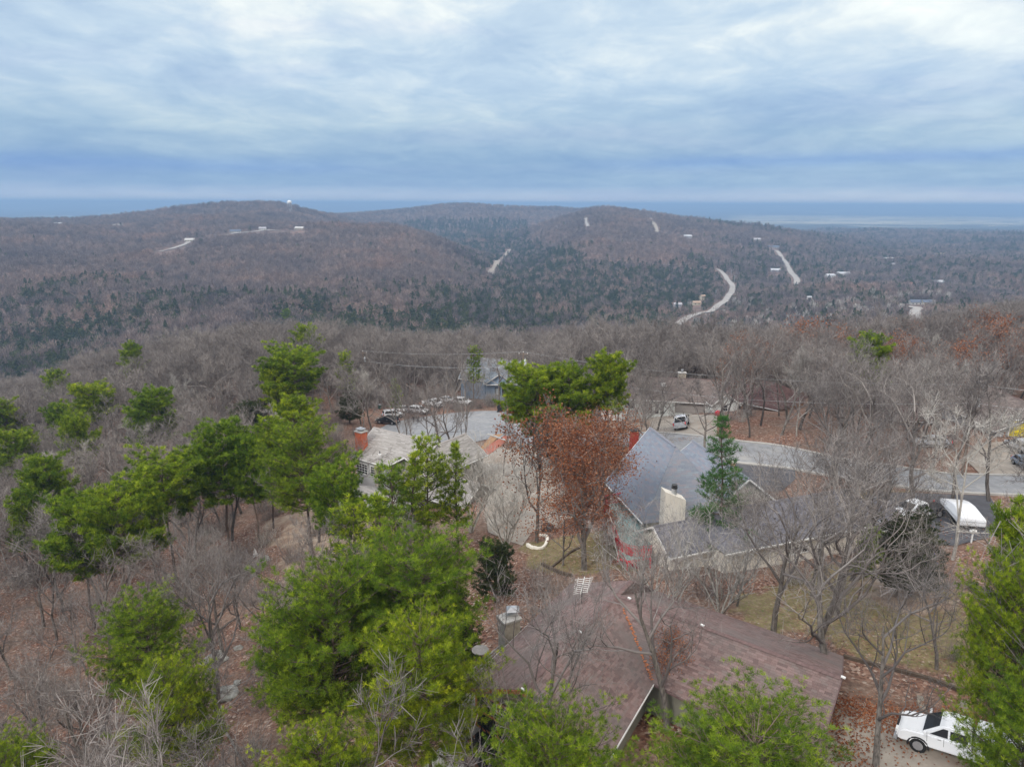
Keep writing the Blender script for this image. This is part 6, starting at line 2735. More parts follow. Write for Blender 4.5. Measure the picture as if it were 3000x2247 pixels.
# rocks and fallen trunks on the left slope
def rock(px, py, r, label, cat='rock', name='rock'):
    q = G(px, py)
    bm_ = bmesh.new()
    bmesh.ops.create_icosphere(bm_, subdivisions=3, radius=r)
    sd = Vector((px * .013, py * .017, r))
    sx, sy = random.uniform(.8, 1.3), random.uniform(.8, 1.2)
    for v in bm_.verts:
        n = mnoise(v.co / r * 1.1 + sd) * .5 + mnoise(v.co / r * 2.7 + sd) * .22
        v.co *= 1 + n
        v.co.x *= sx
        v.co.y *= sy
        v.co.z = v.co.z * .75 + r * .25
    me = bpy.data.meshes.new(name)
    bm_.to_mesh(me)
    bm_.free()
    me.materials.append(M_('rock'))
    o = link_mesh(name, me)
    o.location = q
    tag(o, label, cat, 'lichened boulders on the left slope')


for i, (px, py, r, lab) in enumerate(((632, 1940, .85, 'large lichened boulder under the crooked oak limb'), (665, 2040, .75, 'lichened boulder below the crooked oak, beside dark brush'), (700, 1900, .3, 'small pale stone right of the large boulder'),
                                     (740, 1690, .35, 'stone between the white flag and the boulder group'), (695, 2005, .3, 'flat stone right of the second boulder'), (570, 2050, .35, 'stone left of the leaning dark tree'),
                                     (915, 2180, .5, 'grey boulder at the foot of the shaded foreground pine'), (780, 1640, .5, 'mossy boulder left of the timber deck'), (600, 1975, .25, 'small stone below the large boulder'), (640, 2080, .3, 'stone just below the second boulder'))):
    rock(px, py, r, lab)


def log(p0, p1, r, label):
    a, b = G(*p0), G(*p1)
    mb = MB()
    n = 9
    pts = []
    for i in range(n):
        t = i / (n - 1)
        p = a + (b - a) * t
        pts.append(Vector((p.x + random.uniform(-.08, .08), p.y, Hs(p.x, p.y) + r * .8 + .15 * math.sin(t * 3.1))))
    mb.tube(pts, list(np.linspace(r, r * .45, n)), 7)
    o = mb.build('fallen_trunk', M_('oak_bark'))
    tag(o, label, 'fallen trunk', 'fallen trunks on the left slope')


log((545, 1930), (690, 1815), .17, 'long fallen trunk crossing the slope above the large boulder')
log((530, 1960), (640, 1880), .12, 'thin fallen trunk parallel to the long one')
log((640, 2110), (715, 2247), .13, 'pale fallen trunk running down to the bottom edge')
log((300, 1640), (380, 1590), .14, 'fallen trunk under the olive pine')

# ------------------------------------------------------------------ far roads, houses, water tower
def far_road(name, pts, w, mat='gravel_road', clear=3.0, depth=45):
    ln = smooth_line([G(px, py, 0, 300) for px, py in pts], 10)
    o_ = strip_pts(ln, w)
    n = len(ln)
    L, R = o_[:n], o_[n:][::-1]
    mb = MB()
    for i in range(n - 1):
        q = [L[i], R[i], R[i + 1], L[i + 1]]
        mb.poly([(p.x, p.y, Hs(p.x, p.y) + 1.0) for p in q][::-1])
    o = mb.build(name, M_(mat))
    if sum(p.normal.z for p in o.data.polygons) < 0:
        o.data.flip_normals()
    o['kind'] = 'structure'
    for p in ln:
        d = Vector((-p.x, -p.y)).normalized()
        for k in range(0, depth, 4):
            CLEAR_C.append((p.x + d.x * k, p.y + d.y * k, w / 2 + clear))


far_road('hill_road', [(2103, 790), (2122, 806), (2140, 830), (2145, 850), (2132, 872), (2105, 895), (2085, 912), (2052, 918)], 9)
far_road('hill_road', [(2052, 918), (2030, 926), (2005, 938), (1985, 952)], 9, depth=60)
far_road('hill_road', [(2274, 735), (2290, 755), (2305, 775), (2318, 800), (2335, 822), (2326, 848)], 10)
far_road('hill_road', [(2655, 900), (2690, 905), (2680, 915), (2684, 942)], 10, depth=60)
far_road('hill_road', [(470, 738), (510, 728), (545, 716), (562, 706), (640, 695), (720, 682), (800, 676), (875, 674)], 8, clear=6, depth=110)
far_road('dirt_track', [(1432, 812), (1450, 786), (1468, 762), (1492, 732)], 10, 'concrete', depth=30)
far_road('dirt_track', [(1716, 640), (1717, 655), (1722, 664)], 7, 'gravel_road', depth=60)
far_road('dirt_track', [(1905, 640), (1925, 680), (1950, 692)], 9, 'concrete', depth=30)
for i, (px, py) in enumerate(((2142, 812), (2151, 828), (2121, 848), (2096, 875))):
    q = G(px, py, 0, 300)
    o = thing('utility_pole', ['pale utility pole at the upper bend of the hill road', 'pale utility pole at the outer bend of the hill road', 'utility pole on the inner side of the hill road', 'utility pole above the pale hill house'][i], 'utility pole', q)
    mb = MB()
    mb.tube([(0, 0, 0), (0, 0, 12)], .28, 5)
    mb.build('pole', M_('metal_grey'), o)
    mb = MB()
    mb.beam((-1.3, 0, 11), (1.3, 0, 11), .25, .25)
    mb.build('crossarm', M_('metal_grey'), o)

plain('far_roof_white', (.42, .43, .45), .5, .03, .1)
plain('far_roof_dark', (.11, .13, .17), .8, .05, .1)
plain('far_roof_tan', (.36, .26, .19), .8, .05, .1)
plain('far_roof_red', (.42, .15, .12), .8, .05, .1)
plain('far_wall_cream', (.42, .38, .30), .8, .04, .1)
plain('far_wall_white', (.46, .45, .43), .8, .04, .1)
plain('far_wall_grey', (.35, .34, .36), .8, .04, .1)


def far_house(px, py, wpx, roofm, wallm, label, storeys=1, ang=.15, name='hill_house', cat='house', depth=60):
    q = G(px, py, 0, 300)
    zc = q.y * CC - (q.z - CZ) * SS
    L = wpx * zc / 2080
    W_ = min(L * .62, 9)
    o = thing(name, label, cat, (q.x, q.y, q.z - .5), ang)
    h = 3.0 * storeys + .5
    mb = MB()
    mb.box((0, 0, h / 2), (L, W_, h))
    mb.hexa([(-L / 2, -W_ / 2, h), (L / 2, -W_ / 2, h), (L / 2, W_ / 2, h), (-L / 2, W_ / 2, h), (-L / 2, -.02, h + W_ * .3), (L / 2, -.02, h + W_ * .3), (L / 2, .02, h + W_ * .3), (-L / 2, .02, h + W_ * .3)])
    mb.build('wall', M_(wallm), o)
    mb = MB()
    for sg in (-1, 1):
        e = W_ / 2 + .5
        zr_, ze_ = h + W_ * .3 + .25, h - .05
        a = [(-L / 2 - .5, 0, zr_), (L / 2 + .5, 0, zr_), (L / 2 + .5, sg * e, ze_), (-L / 2 - .5, sg * e, ze_)]
        b = [(x, y, z - .2) for x, y, z in a]
        mb.hexa((b + a) if sg < 0 else (a + b))
    mb.build('roof', M_(roofm), o)
    n = max(2, int(L / 3.5))
    for s_ in range(storeys):
        for i in range(n):
            mb = MB()
            mb.box((-L / 2 + L * (i + .5) / n, -W_ / 2 - .02, 1.8 + 3 * s_), (1.3, .06, 1.2))
            mb.build('window', M_('glass_dark'), o)
    d = Vector((-q.x, -q.y)).normalized()
    for k in range(-6, depth, 5):
        for off in np.arange(-L / 2, L / 2 + .1, 4):
            CLEAR_C.append((q.x + off + d.x * k, q.y + d.y * k, 4.5))
    return o


far_house(2040, 893, 22, 'far_roof_tan', 'far_wall_cream', 'cream hill house with a tan roof beside the hill road', 1, .1)
far_house(2058, 880, 15, 'far_roof_tan', 'far_wall_cream', 'tall narrow cream house above the tan-roofed one', 2, .5)
far_house(1985, 898, 22, 'far_wall_grey', 'far_wall_grey', 'low grey shed left of the cream hill house', 1, .0, 'hill_shed', 'shed')
far_house(2271, 796, 26, 'far_roof_white', 'far_wall_grey', 'pale blue roofed house left of the second hill road', 1, -.1)
far_house(2432, 812, 26, 'far_roof_white', 'far_wall_white', 'white house right of the second hill road, left half of the pair', 1, .1)
far_house(2470, 806, 36, 'far_roof_white', 'far_wall_white', 'longer white house adjoining the pair right of the second hill road', 1, -.1)
far_house(2370, 877, 12, 'far_roof_white', 'far_wall_white', 'tiny white hut in the woods below the second hill road', 1, 0, 'hill_shed', 'shed')
far_house(2656, 838, 30, 'far_roof_red', 'far_wall_white', 'white house with a salmon red roof in the valley', 1, .2)
far_house(2680, 892, 32, 'far_roof_dark', 'far_wall_white', 'dark-roofed house at the head of the pale drive in the valley, left one', 1, .0)
far_house(2714, 892, 30, 'far_roof_dark', 'far_wall_cream', 'dark-roofed house at the head of the pale drive in the valley, right one', 1, .1)
far_house(2752, 752, 32, 'far_roof_tan', 'far_wall_white', 'big white house with tan roof far out on the valley rise', 2, .15)
far_house(2750, 831, 26, 'far_roof_white', 'far_wall_grey', 'grey-white metal roof right of the salmon red one', 1, -.1)
far_house(2602, 762, 28, 'far_roof_white', 'far_wall_grey', 'pale long roof in the woods above the salmon red one', 1, .1)
far_house(2618, 778, 15, 'far_wall_grey', 'far_wall_white', 'small grey roof just below the pale long roof', 1, .1)
far_house(2602, 722, 18, 'far_wall_grey', 'far_wall_grey', 'greenish grey roof on the far valley rise', 1, .1)
far_house(2838, 742, 20, 'far_roof_white', 'far_wall_grey', 'small silvery roof at the far right of the valley rise', 1, .2)
far_house(2880, 702, 30, 'far_wall_grey', 'far_wall_cream', 'grey house in a pale clearing near the right border horizon', 1, .0)
far_house(2014, 700, 22, 'far_roof_white', 'far_wall_grey', 'pale steep-roofed house on the flank of the middle hill', 2, .1)
far_house(2055, 650, 26, 'far_roof_dark', 'far_wall_grey', 'dark roofed house among reddish trees near the middle hill top', 1, .0)
far_house(2217, 705, 20, 'far_wall_grey', 'far_wall_white', 'grey house at the right shoulder of the middle hill', 1, .0)
far_house(2265, 727, 34, 'far_roof_dark', 'far_wall_grey', 'dark long house at the top of the second hill road', 1, .0)
far_house(172, 660, 24, 'far_roof_white', 'far_wall_grey', 'white metal roofed barn on the left skyline', 1, .05, 'barn', 'barn', 90)
far_house(108, 654, 20, 'far_wall_grey', 'far_wall_cream', 'low pale building left of the white barn', 1, .0)
far_house(347, 665, 28, 'far_wall_white', 'far_wall_white', 'pale house on the left hill between barn and road', 1, .1, depth=90)
far_house(557, 708, 26, 'far_wall_white', 'far_wall_cream', 'pale house at the bend of the left hill road', 1, .2, depth=90)
far_house(690, 682, 30, 'far_roof_dark', 'far_wall_white', 'house with white gables along the left hill road', 1, .3, depth=90)
far_house(770, 674, 20, 'far_wall_grey', 'far_wall_white', 'small white house right of the gabled one on the left hill road', 1, .1, depth=90)
far_house(878, 673, 26, 'far_wall_white', 'far_wall_cream', 'last pale house at the right end of the left hill road', 1, -.1, depth=90)

q = G(849, 612, 8, 800)
wt2 = thing('water_tower', 'white water tower on legs on the left skyline', 'water tower', (q.x, q.y, q.z))
sc_ = q.y / 2000
mb = MB()
zt3 = 20 * sc_
mb.tube([(0, 0, zt3), (0, 0, zt3 + 1.5), (0, 0, zt3 + 4), (0, 0, zt3 + 7), (0, 0, zt3 + 9), (0, 0, zt3 + 10.5)], [2.5, 5, 6.3, 6.3, 4.6, .4], 18)
mb.build('tank', M_('white_trim'), wt2)
for a in range(6):
    mb = MB()
    x, y = math.cos(a * 1.047), math.sin(a * 1.047)
    mb.tube([(x * 6.5, y * 6.5, -2), (x * 5.5, y * 5.5, zt3 + 3)], .4, 6)
    mb.build('leg', M_('far_roof_white'), wt2)
mb = MB()
mb.tube([(0, 0, -2), (0, 0, zt3 + .3)], .9, 8)
mb.build('riser', M_('far_roof_white'), wt2)
print('tower top', q.z + zt3 + 10.5)
# ------------------------------------------------------------------ loose dead leaves on hard surfaces


def loose_leaves(name, label, spots, n, lift, seed):
    rng = np.random.default_rng(seed)
    P_ = []
    for (cx, cy, sx, sy, w) in spots:
        k = int(n * w)
        P_.append(np.column_stack([cx + rng.normal(size=k) * sx, cy + rng.normal(size=k) * sy]))
    p = np.concatenate(P_)
    z = H(p[:, 0], p[:, 1]) + lift
    m = len(p)
    c = np.column_stack([p, z])
    th = rng.random(m) * 6.28
    a = np.column_stack([np.cos(th), np.sin(th), rng.normal(size=m) * .25])
    b = np.column_stack([-np.sin(th), np.cos(th), rng.normal(size=m) * .25])
    s = (.045 + .045 * rng.random(m))[:, None]
    q = np.stack([c - a * s, c - b * s * .6, c + a * s, c + b * s * .6], 1)
    g = Geo()
    g.quads(q, rng.random(m))
    o = link_mesh(name, g.mesh(name, 'oak_leaves_brown'))
    tag(o, label, kind='stuff')


_sp = []
for px, py, sx, sy, w in ((2500, 2075, 1.2, .6, .12), (2620, 2110, 2.0, .8, .16), (2560, 2160, 2.5, 1.2, .08), (2760, 2110, 2.0, .6, .10), (2480, 2200, .7, 1.6, .08),
                          (1430, 1400, 1.2, 3, .06), (1650, 1480, .9, 4, .10), (1600, 1550, 3, 1.2, .08), (1420, 1345, 3, 1, .04), (1990, 1290, 6, .8, .06), (2090, 1250, 1.0, 4, .04), (2600, 1560, 4, 2, .05), (2850, 1560, 3, 2, .03)):
    _q = G(px, py)
    _sp.append((_q.x, _q.y, sx, sy, w))
loose_leaves('fallen_leaves', 'brown dead leaves blown along the edges of the driveways', _sp, 7000, .14, 5)
# ------------------------------------------------------------------ trees one by one
random.seed(7)
NOGO = list(NOGO0)      # polygons kept free of wild trees
NOTREE_C = []  # circles (x, y, r) kept free


def free(x, y, pad=0):
    for c in NOTREE_C:
        if (x - c[0]) ** 2 + (y - c[1]) ** 2 < (c[2] + pad) ** 2:
            return False
    for p in NOGO:
        if inpoly(np.array([x]), np.array([y]), p)[0]:
            return False
    return True


LEFT = 'pines on the wooded slope to the left'
YARD = 'pines in the yards between the houses'
# kind, px, py of the top, height, width factor, label, group
PINES = [
 ('mid0', 837, 908, 16, 1.1, 'farthest pine of the left slope, standing alone above the grey woods at the ridge edge', LEFT),
 ('mid1', 902, 962, 16, 1.0, 'small dense pine just below the farthest ridge-edge pine', LEFT),
 ('mid2', 862, 1042, 16, 1.25, 'broad flat-topped pine left of the utility pole near the cul-de-sac', LEFT),
 ('mid1', 812, 1085, 14, .8, 'pine leaning against the left flank of the broad flat-topped pine', LEFT),
 ('mid3', 848, 1175, 14, 1.1, 'dark green pine below the broad flat-topped pine near the cul-de-sac', LEFT),
 ('mid0', 776, 1250, 13, .8, 'low dark pine squeezed between two larger pines above the slope path', LEFT),
 ('mid3', 376, 1010, 17, .9, 'slender upper pine on the left slope against the pale grey trees', LEFT),
 ('mid3', 166, 1092, 17, .9, 'pointed pine at the upper left where the slope drops to the valley', LEFT),
 ('mid2', 282, 1135, 15, 1.1, 'broad rounded pine left of its twin, high on the left slope', LEFT),
 ('mid1', 434, 1152, 15, 1.15, 'round-headed pine right of its twin, high on the left slope', LEFT),
 ('mid3', 172, 1190, 15, 1.0, 'tall dense pine in the tight clump at the left', LEFT),
 ('mid0', 8, 1182, 16, 1.0, 'pine cut off by the left border below the ridge line', LEFT),
 ('mid1', 215, 1228, 15, .85, 'inner pine of the tight left clump with long bare trunk', LEFT),
 ('mid2', 50, 1275, 14, .95, 'dark pine at the left border of the tight clump', LEFT),
 ('mid0', 110, 1358, 15, .95, 'yellowish green pine below the tight left clump', LEFT),
 ('mid3', 60, 1440, 13, .85, 'lower pine beside the yellowish one near the left border', LEFT),
 ('mid1', 222, 1470, 14, 1.0, 'bluish green pine on the middle of the left slope', LEFT),
 ('mid2', 305, 1462, 14, .95, 'olive pine leaning on the bluish one, middle of the left slope', LEFT),
 ('mid2', 480, 1368, 14, 1.1, 'open airy pine with flat plates of needles, middle of the left slope', LEFT),
 ('mid0', 430, 1462, 12, .9, 'lower airy pine just below the open flat-plated one', LEFT),
 ('mid1', 640, 1258, 15, 1.1, 'bright green round pine left of the large deck-side pine', LEFT),
 ('mid3', 735, 1290, 13, .8, 'mid green pine filling the gap left of the large deck-side pine', LEFT),
 ('near1', 895, 1268, 14, 1.0, 'large spreading pine in front of the brick-chimney house above the timber deck', YARD),
 ('mid2', 965, 1400, 12, .85, 'lower pine hanging over the timber deck', YARD),
 ('slim1', 1250, 1295, 13, 1.0, 'tall narrow pine in front of the grey shingle roof', YARD),
 ('slim0', 1338, 1295, 12, 1.0, 'thin young pine with bottlebrush tips, right of the narrow pines at the grey house', YARD),
 ('slim1', 1165, 1372, 12, 1.1, 'green young pine before the lower window of the brick-chimney house', YARD),
 ('slim0', 1105, 1450, 12, 1.3, 'young pine between the timber deck and the grey lower roof', YARD),
 ('slim1', 1030, 1470, 11, 1.1, 'small light green pine beside the deck railing', YARD),
 ('slim0', 1205, 1330, 13, 1.1, 'dark young pine left of the tallest narrow pine at the grey roof', YARD),
 ('near2', 1195, 1600, 13, 1.1, 'huge round pine in the centre left foreground, upper right crown of the pair', 'large foreground pines'),
 ('near1', 965, 1705, 12.5, .95, 'huge dark pine in the foreground left of the brown roof, left crown of the pair', 'large foreground pines'),
 ('near0', 870, 1830, 10, .95, 'shaded pine under the huge pair, trunk bare below the crown', 'large foreground pines'),
 ('near0', 1255, 1845, 11.5, .98, 'yellow-green foreground pine overlapping the left eave of the brown roof', 'large foreground pines'),
 ('near2', 1640, 2120, 10.5, .9, 'bright foreground pine at the bottom centre, its tufts nearest of all', 'large foreground pines'),
 ('near1', 2200, 2105, 9.5, 1.25, 'broad dark-tipped pine at the bottom right before the brown roof', 'large foreground pines'),
 ('near2', 3020, 1695, 13, .68, 'large pine at the right border behind the white pickup', 'large foreground pines'),
 ('near0', 3070, 2050, 10, .9, 'pine at the bottom right corner overhanging the white pickup bed', 'large foreground pines'),
 ('mid1', 3075, 1530, 13, .7, 'pine whose branch tips enter at the right border above the large pine', YARD),
 ('near0', 425, 1775, 11, 1.05, 'isolated dense pine at the lower left among red leaf litter', 'pines at the lower left'),
 ('near1', 500, 1985, 10, .8, 'yellow-green pine at the lower left with open layered branches', 'pines at the lower left'),
 ('near0', 960, 2165, 10, .8, 'small pine at the bottom edge left of the black stairs', 'pines at the lower left'),
 ('near2', 20, 2205, 10, .8, 'pine top peeping in at the bottom left corner', 'pines at the lower left'),
 ('mid2', 1590, 1090, 14.5, 1.15, 'tall dark pine on the corner before the cul-de-sac, left of the cluster', 'pines around the street corner'),
 ('mid1', 1675, 1086, 14, 1.05, 'middle pine of the cluster on the street corner', 'pines around the street corner'),
 ('mid3', 1560, 1150, 11, 1.2, 'lower left pine of the street corner cluster', 'pines around the street corner'),
 ('mid0', 1792, 1052, 14.5, .95, 'right pine of the street corner cluster with its bare trunk over the lawn', 'pines around the street corner'),
 ('slim1', 1388, 1022, 13, .9, 'leaning pine in front of the blue gabled house', 'pines around the street corner'),
 ('mid0', 1183, 982, 13, .85, 'light green pine above the parked cars', 'pines around the street corner'),
 ('slim1', 1018, 1036, 13, 1.0, 'faint light green pine beside the left utility pole', 'pines around the street corner'),
 ('slim0', 1155, 1108, 9, 1.2, 'small green pine leaning over the black parked car', 'pines around the street corner'),
 ('mid3', 2550, 988, 14, 1.1, 'lone bright pine standing above the dark red roofs on the right', YARD),
 ('slim1', 2540, 1555, 6, 1.0, 'light green young pine beside the small cream shed', YARD),
]


def plant_pines():
    for k, px, py, h, w, lab, grp in PINES:
        g = top_spot(px, py, h)
        plant(k, g.x, g.y, h, lab, 'pine tree', grp, wid=w, lean=(random.uniform(-.04, .04), random.uniform(-.04, .04)))
        NOTREE_C.append((g.x, g.y, 2.2 if k[0] == 'n' else 1.6))


plant_pines()
g = top_spot(2145, 1232, 13)
plant('soft0', g.x, g.y, 13.5, 'soft needled white pine standing before the blue-grey shingle roof', 'pine tree', wid=1.0, name='pine_tree')
for px, py, h, k, lab in ((2705, 1500, 7, 'cedar0', 'dark olive cedar before the covered boat'), (2655, 1540, 6, 'cedar1', 'cedar with rusty tips beside the blue tarpaulin'),
                          (1020, 1130, 8, 'cedar0', 'dark cedar left of the brick chimney'), (735, 1188, 9, 'cedar1', 'dark cedar under the pines on the left slope'),
                          (1450, 1600, 5, 'cedar1', 'low dark cedar at the edge of the leafy yard'),
                          (1330, 1730, 6, 'cedar0', 'dark cedar bush left of the brown roof chimney'), (1620, 1180, 9, 'cedar0', 'dark narrow cedar under the street corner pines')):
    g = top_spot(px, py, h)
    plant(k, g.x, g.y, h, lab, 'cedar tree')
    NOTREE_C.append((g.x, g.y, 1.6))

# hardwoods placed by the foot of the trunk: kind, px, py of the base, height, width, label, group
HARD = [
 ('brown0', 1712, 1668, 14.5, 1.2, 'large oak still full of rust brown leaves at the centre', 'oak tree', None),
 ('brown1', 1650, 1655, 7, 1.1, 'young oak with brown leaves at the left foot of the large brown oak', 'oak tree', None),
 ('brown1', 1790, 1640, 7, 1.0, 'young brown-leaved oak between the large oak and the red deck', 'oak tree', None),
 ('brown1', 1572, 1590, 15, .95, 'oak with thinning brown leaves and a straight dark trunk in a ring of stones', 'oak tree', None),
 ('big0', 2265, 1850, 15, .95, 'bare oak with dark forked trunk at the leafy yard, left of the yard trees', 'bare tree', 'tall bare trees in the yard on the right'),
 ('bare2', 2378, 1745, 15, .8, 'slim leaning bare tree behind the forked oaks of the yard', 'bare tree', 'tall bare trees in the yard on the right'),
 ('big1', 2400, 1862, 16, 1.1, 'stout bare oak with heavy limbs beside the brown roof ridge end', 'bare tree', 'tall bare trees in the yard on the right'),
 ('big2', 2445, 1800, 16, 1.0, 'second stout bare oak just behind the first one', 'bare tree', 'tall bare trees in the yard on the right'),
 ('big0', 2495, 1700, 15, .9, 'bare oak at the right end of the yard group', 'bare tree', 'tall bare trees in the yard on the right'),
 ('bare3', 2480, 1805, 8, .8, 'small bare sapling in the yard grass', 'bare tree', 'tall bare trees in the yard on the right'),
 ('big1', 2600, 1640, 14, 1.2, 'bare oak leaning over the small cream shed', 'bare tree', 'tall bare trees in the yard on the right'),
 ('big0', 2745, 1960, 9, .9, 'bare tree with a dark broken trunk by the timber edging', 'bare tree', 'tall bare trees in the yard on the right'),
 ('pale0', 2790, 1640, 15, 1.1, 'grey bare tree before the covered boat', 'bare tree', 'tall bare trees in the yard on the right'),
 ('big2', 2680, 1500, 17, 1.1, 'bare oak rising behind the white flatbed pickup', 'bare tree', 'tall bare trees in the yard on the right'),
 ('big0', 2440, 1420, 17, 1.1, 'bare oak between the street and the dark low roof', 'bare tree', 'bare trees along the street'),
 ('big2', 2530, 1440, 18, 1.0, 'tall bare oak at the near edge of the street', 'bare tree', 'bare trees along the street'),
 ('bare1', 2900, 1470, 16, 1.1, 'bare tree at the street near the parked cars of the yellow garage', 'bare tree', 'bare trees along the street'),
 ('bare4', 2790, 1480, 17, 1.0, 'wide bare tree on the verge of the street', 'bare tree', 'bare trees along the street'),
 ('big1', 1925, 1262, 12, 1.0, 'bare tree on the lawn left of the silver pickup', 'bare tree', 'bare trees along the street'),
 ('big2', 2110, 1300, 17, 1.0, 'bare oak at the driveway edge right of the silver pickup', 'bare tree', 'bare trees along the street'),
 ('bare2', 1475, 1395, 14, .55, 'thin dark bare tree on the concrete drive edge', 'bare tree', 'bare trees along the street'),
 ('big0', 1325, 1345, 15, 1.0, 'bare oak in the cluster between the grey roof and the cul-de-sac', 'bare tree', 'bare trees along the street'),
 ('big1', 1300, 1330, 15, 1.1, 'twin-limbed bare oak in the cluster by the cul-de-sac', 'bare tree', 'bare trees along the street'),
 ('bare0', 1195, 1310, 15, .8, 'straight bare tree behind the grey roof ridge', 'bare tree', 'bare trees along the street'),
 ('bare5', 1212, 1305, 14, .7, 'slim bare tree beside the straight one behind the grey roof', 'bare tree', 'bare trees along the street'),
 ('bare3', 1265, 1318, 14, .8, 'bare tree behind the middle of the grey roof', 'bare tree', 'bare trees along the street'),
 ('bare5', 1365, 1350, 19, .6, 'tall straight bare tree right of the grey roof gable', 'bare tree', 'bare trees along the street'),
 ('big2', 1090, 1260, 13, 1.1, 'bare oak left of the brick chimney', 'bare tree', 'bare trees along the street'),
 ('multi0', 1925, 1830, 9.5, 1.1, 'many-stemmed pale grey tree behind the brown roof', 'bare tree', 'pale many-stemmed trees'),
 ('multi1', 2110, 1800, 9, 1.15, 'second many-stemmed pale tree behind the brown roof, to the right', 'bare tree', 'pale many-stemmed trees'),
 ('multi1', 1480, 1600, 10, 1.1, 'pale many-stemmed tree before the olive wall of the grey house', 'bare tree', 'pale many-stemmed trees'),
 ('multi0', 1380, 1560, 12, 1.0, 'pale tree tangle left of the concrete drive', 'bare tree', 'pale many-stemmed trees'),
 ('big2', 640, 2130, 15, .9, 'dark bare tree with a leaning trunk on the red litter slope', 'bare tree', None),
 ('big1', 655, 1920, 11, 1.1, 'gnarled bare oak with a crooked limb among the rocks', 'bare tree', None),
]


def plant_hard():
    for k, px, py, h, w, lab, cat, grp in HARD:
        g = G(px, py)
        plant(k, g.x, g.y, h, lab, cat, grp, wid=w, rz=None if k != 'brown0' else 1.0, lean=(random.uniform(-.05, .05), random.uniform(-.05, .05)))
        NOTREE_C.append((g.x, g.y, 1.8))
    g = top_spot(1634, 962, 13)
    plant('rust0', g.x, g.y, 13, 'rust red oak in the grey woods behind the blue gabled house', 'oak tree', wid=1.1)
    # trees whose crowns hang over the brown roof, rooted close to its near walls
    for k, px, py, h, w, z, lab in (('big2', 1575, 2150, 15, .85, -30.5, 'bare tree with forked grey limbs against the near gable of the brown house'),
                                    ('big0', 1950, 2215, 14, .95, -30, 'lichened bare tree in the inner corner of the brown house'),
                                    ('big1', 2440, 2090, 15, 1.1, -29, 'lichened oak with heavy forked trunk at the end of the brown roof'),
                                    ('big2', 2560, 2290, 12, 1.0, -29, 'bare tree spreading over the driveway before the white pickup'),
                                    ('brown1', 1950, 2150, 5.5, .9, -30, 'small tree with pinkish dead leaves in the inner corner of the brown house')):
        w_ = P(px, py, z) if px != 1575 else Vector((1.2, 28.7, 0))
        plant(k, w_.x, w_.y, h, lab, 'oak tree' if k == 'brown1' else 'bare tree', wid=w)
        NOTREE_C.append((w_.x, w_.y, 2))


plant_hard()

# the wild woods near by: every tree its own object until 300 stand, the rest is woodland
LM = [(837, 960, 'the farthest slope pine'), (862, 1100, 'the broad flat-topped pine'), (376, 1060, 'the slender upper pine'), (166, 1150, 'the pointed upper left pine'), (434, 1210, 'the twin round pines'),
      (110, 1300, 'the tight left pine clump'), (245, 1550, 'the bluish green pine'), (480, 1430, 'the open airy pine'), (645, 1330, 'the bright round pine'), (890, 1400, 'the pine by the timber deck'),
      (1040, 1500, 'the small pines by the deck railing'), (640, 1900, 'the large boulder'), (746, 1620, 'the white flag'), (430, 1880, 'the isolated lower left pine'), (500, 2080, 'the yellow-green lower left pine'),
      (1070, 1060, 'the left utility pole'), (1490, 1080, 'the blue gabled house'), (1600, 1180, 'the street corner pines'), (1634, 1000, 'the rust red oak'), (1960, 1120, 'the tan-roofed house'),
      (2000, 1230, 'the silver pickup'), (2200, 1150, 'the wine-roofed house'), (2550, 1050, 'the lone bright pine'), (2630, 1200, 'the hipped roof house'), (2862, 1180, 'the transformer pole on the right'),
      (2960, 1270, 'the yellow garage door'), (2300, 1500, 'the long slate roof'), (2700, 1540, 'the flatbed pickup'), (2715, 1650, 'the blue tarpaulin'), (1250, 1330, 'the grey shingle roof'), (1560, 1450, 'the concrete drive'),
      (850, 1750, 'the huge foreground pines'), (150, 2000, 'the lower left corner'), (60, 1700, 'the left border below the pines'), (1060, 1280, 'the brick chimney'), (2560, 1950, 'the timber edging of the yard'), (2880, 1850, 'the large right border pine'),
      (1700, 1500, 'the rust brown oak'), (300, 1250, 'the gap between the slope pines'), (620, 1100, 'the upper grey woods'), (1250, 1000, 'the pine above the parked cars'), (2300, 1050, 'the woods over the wine-red roofs')]


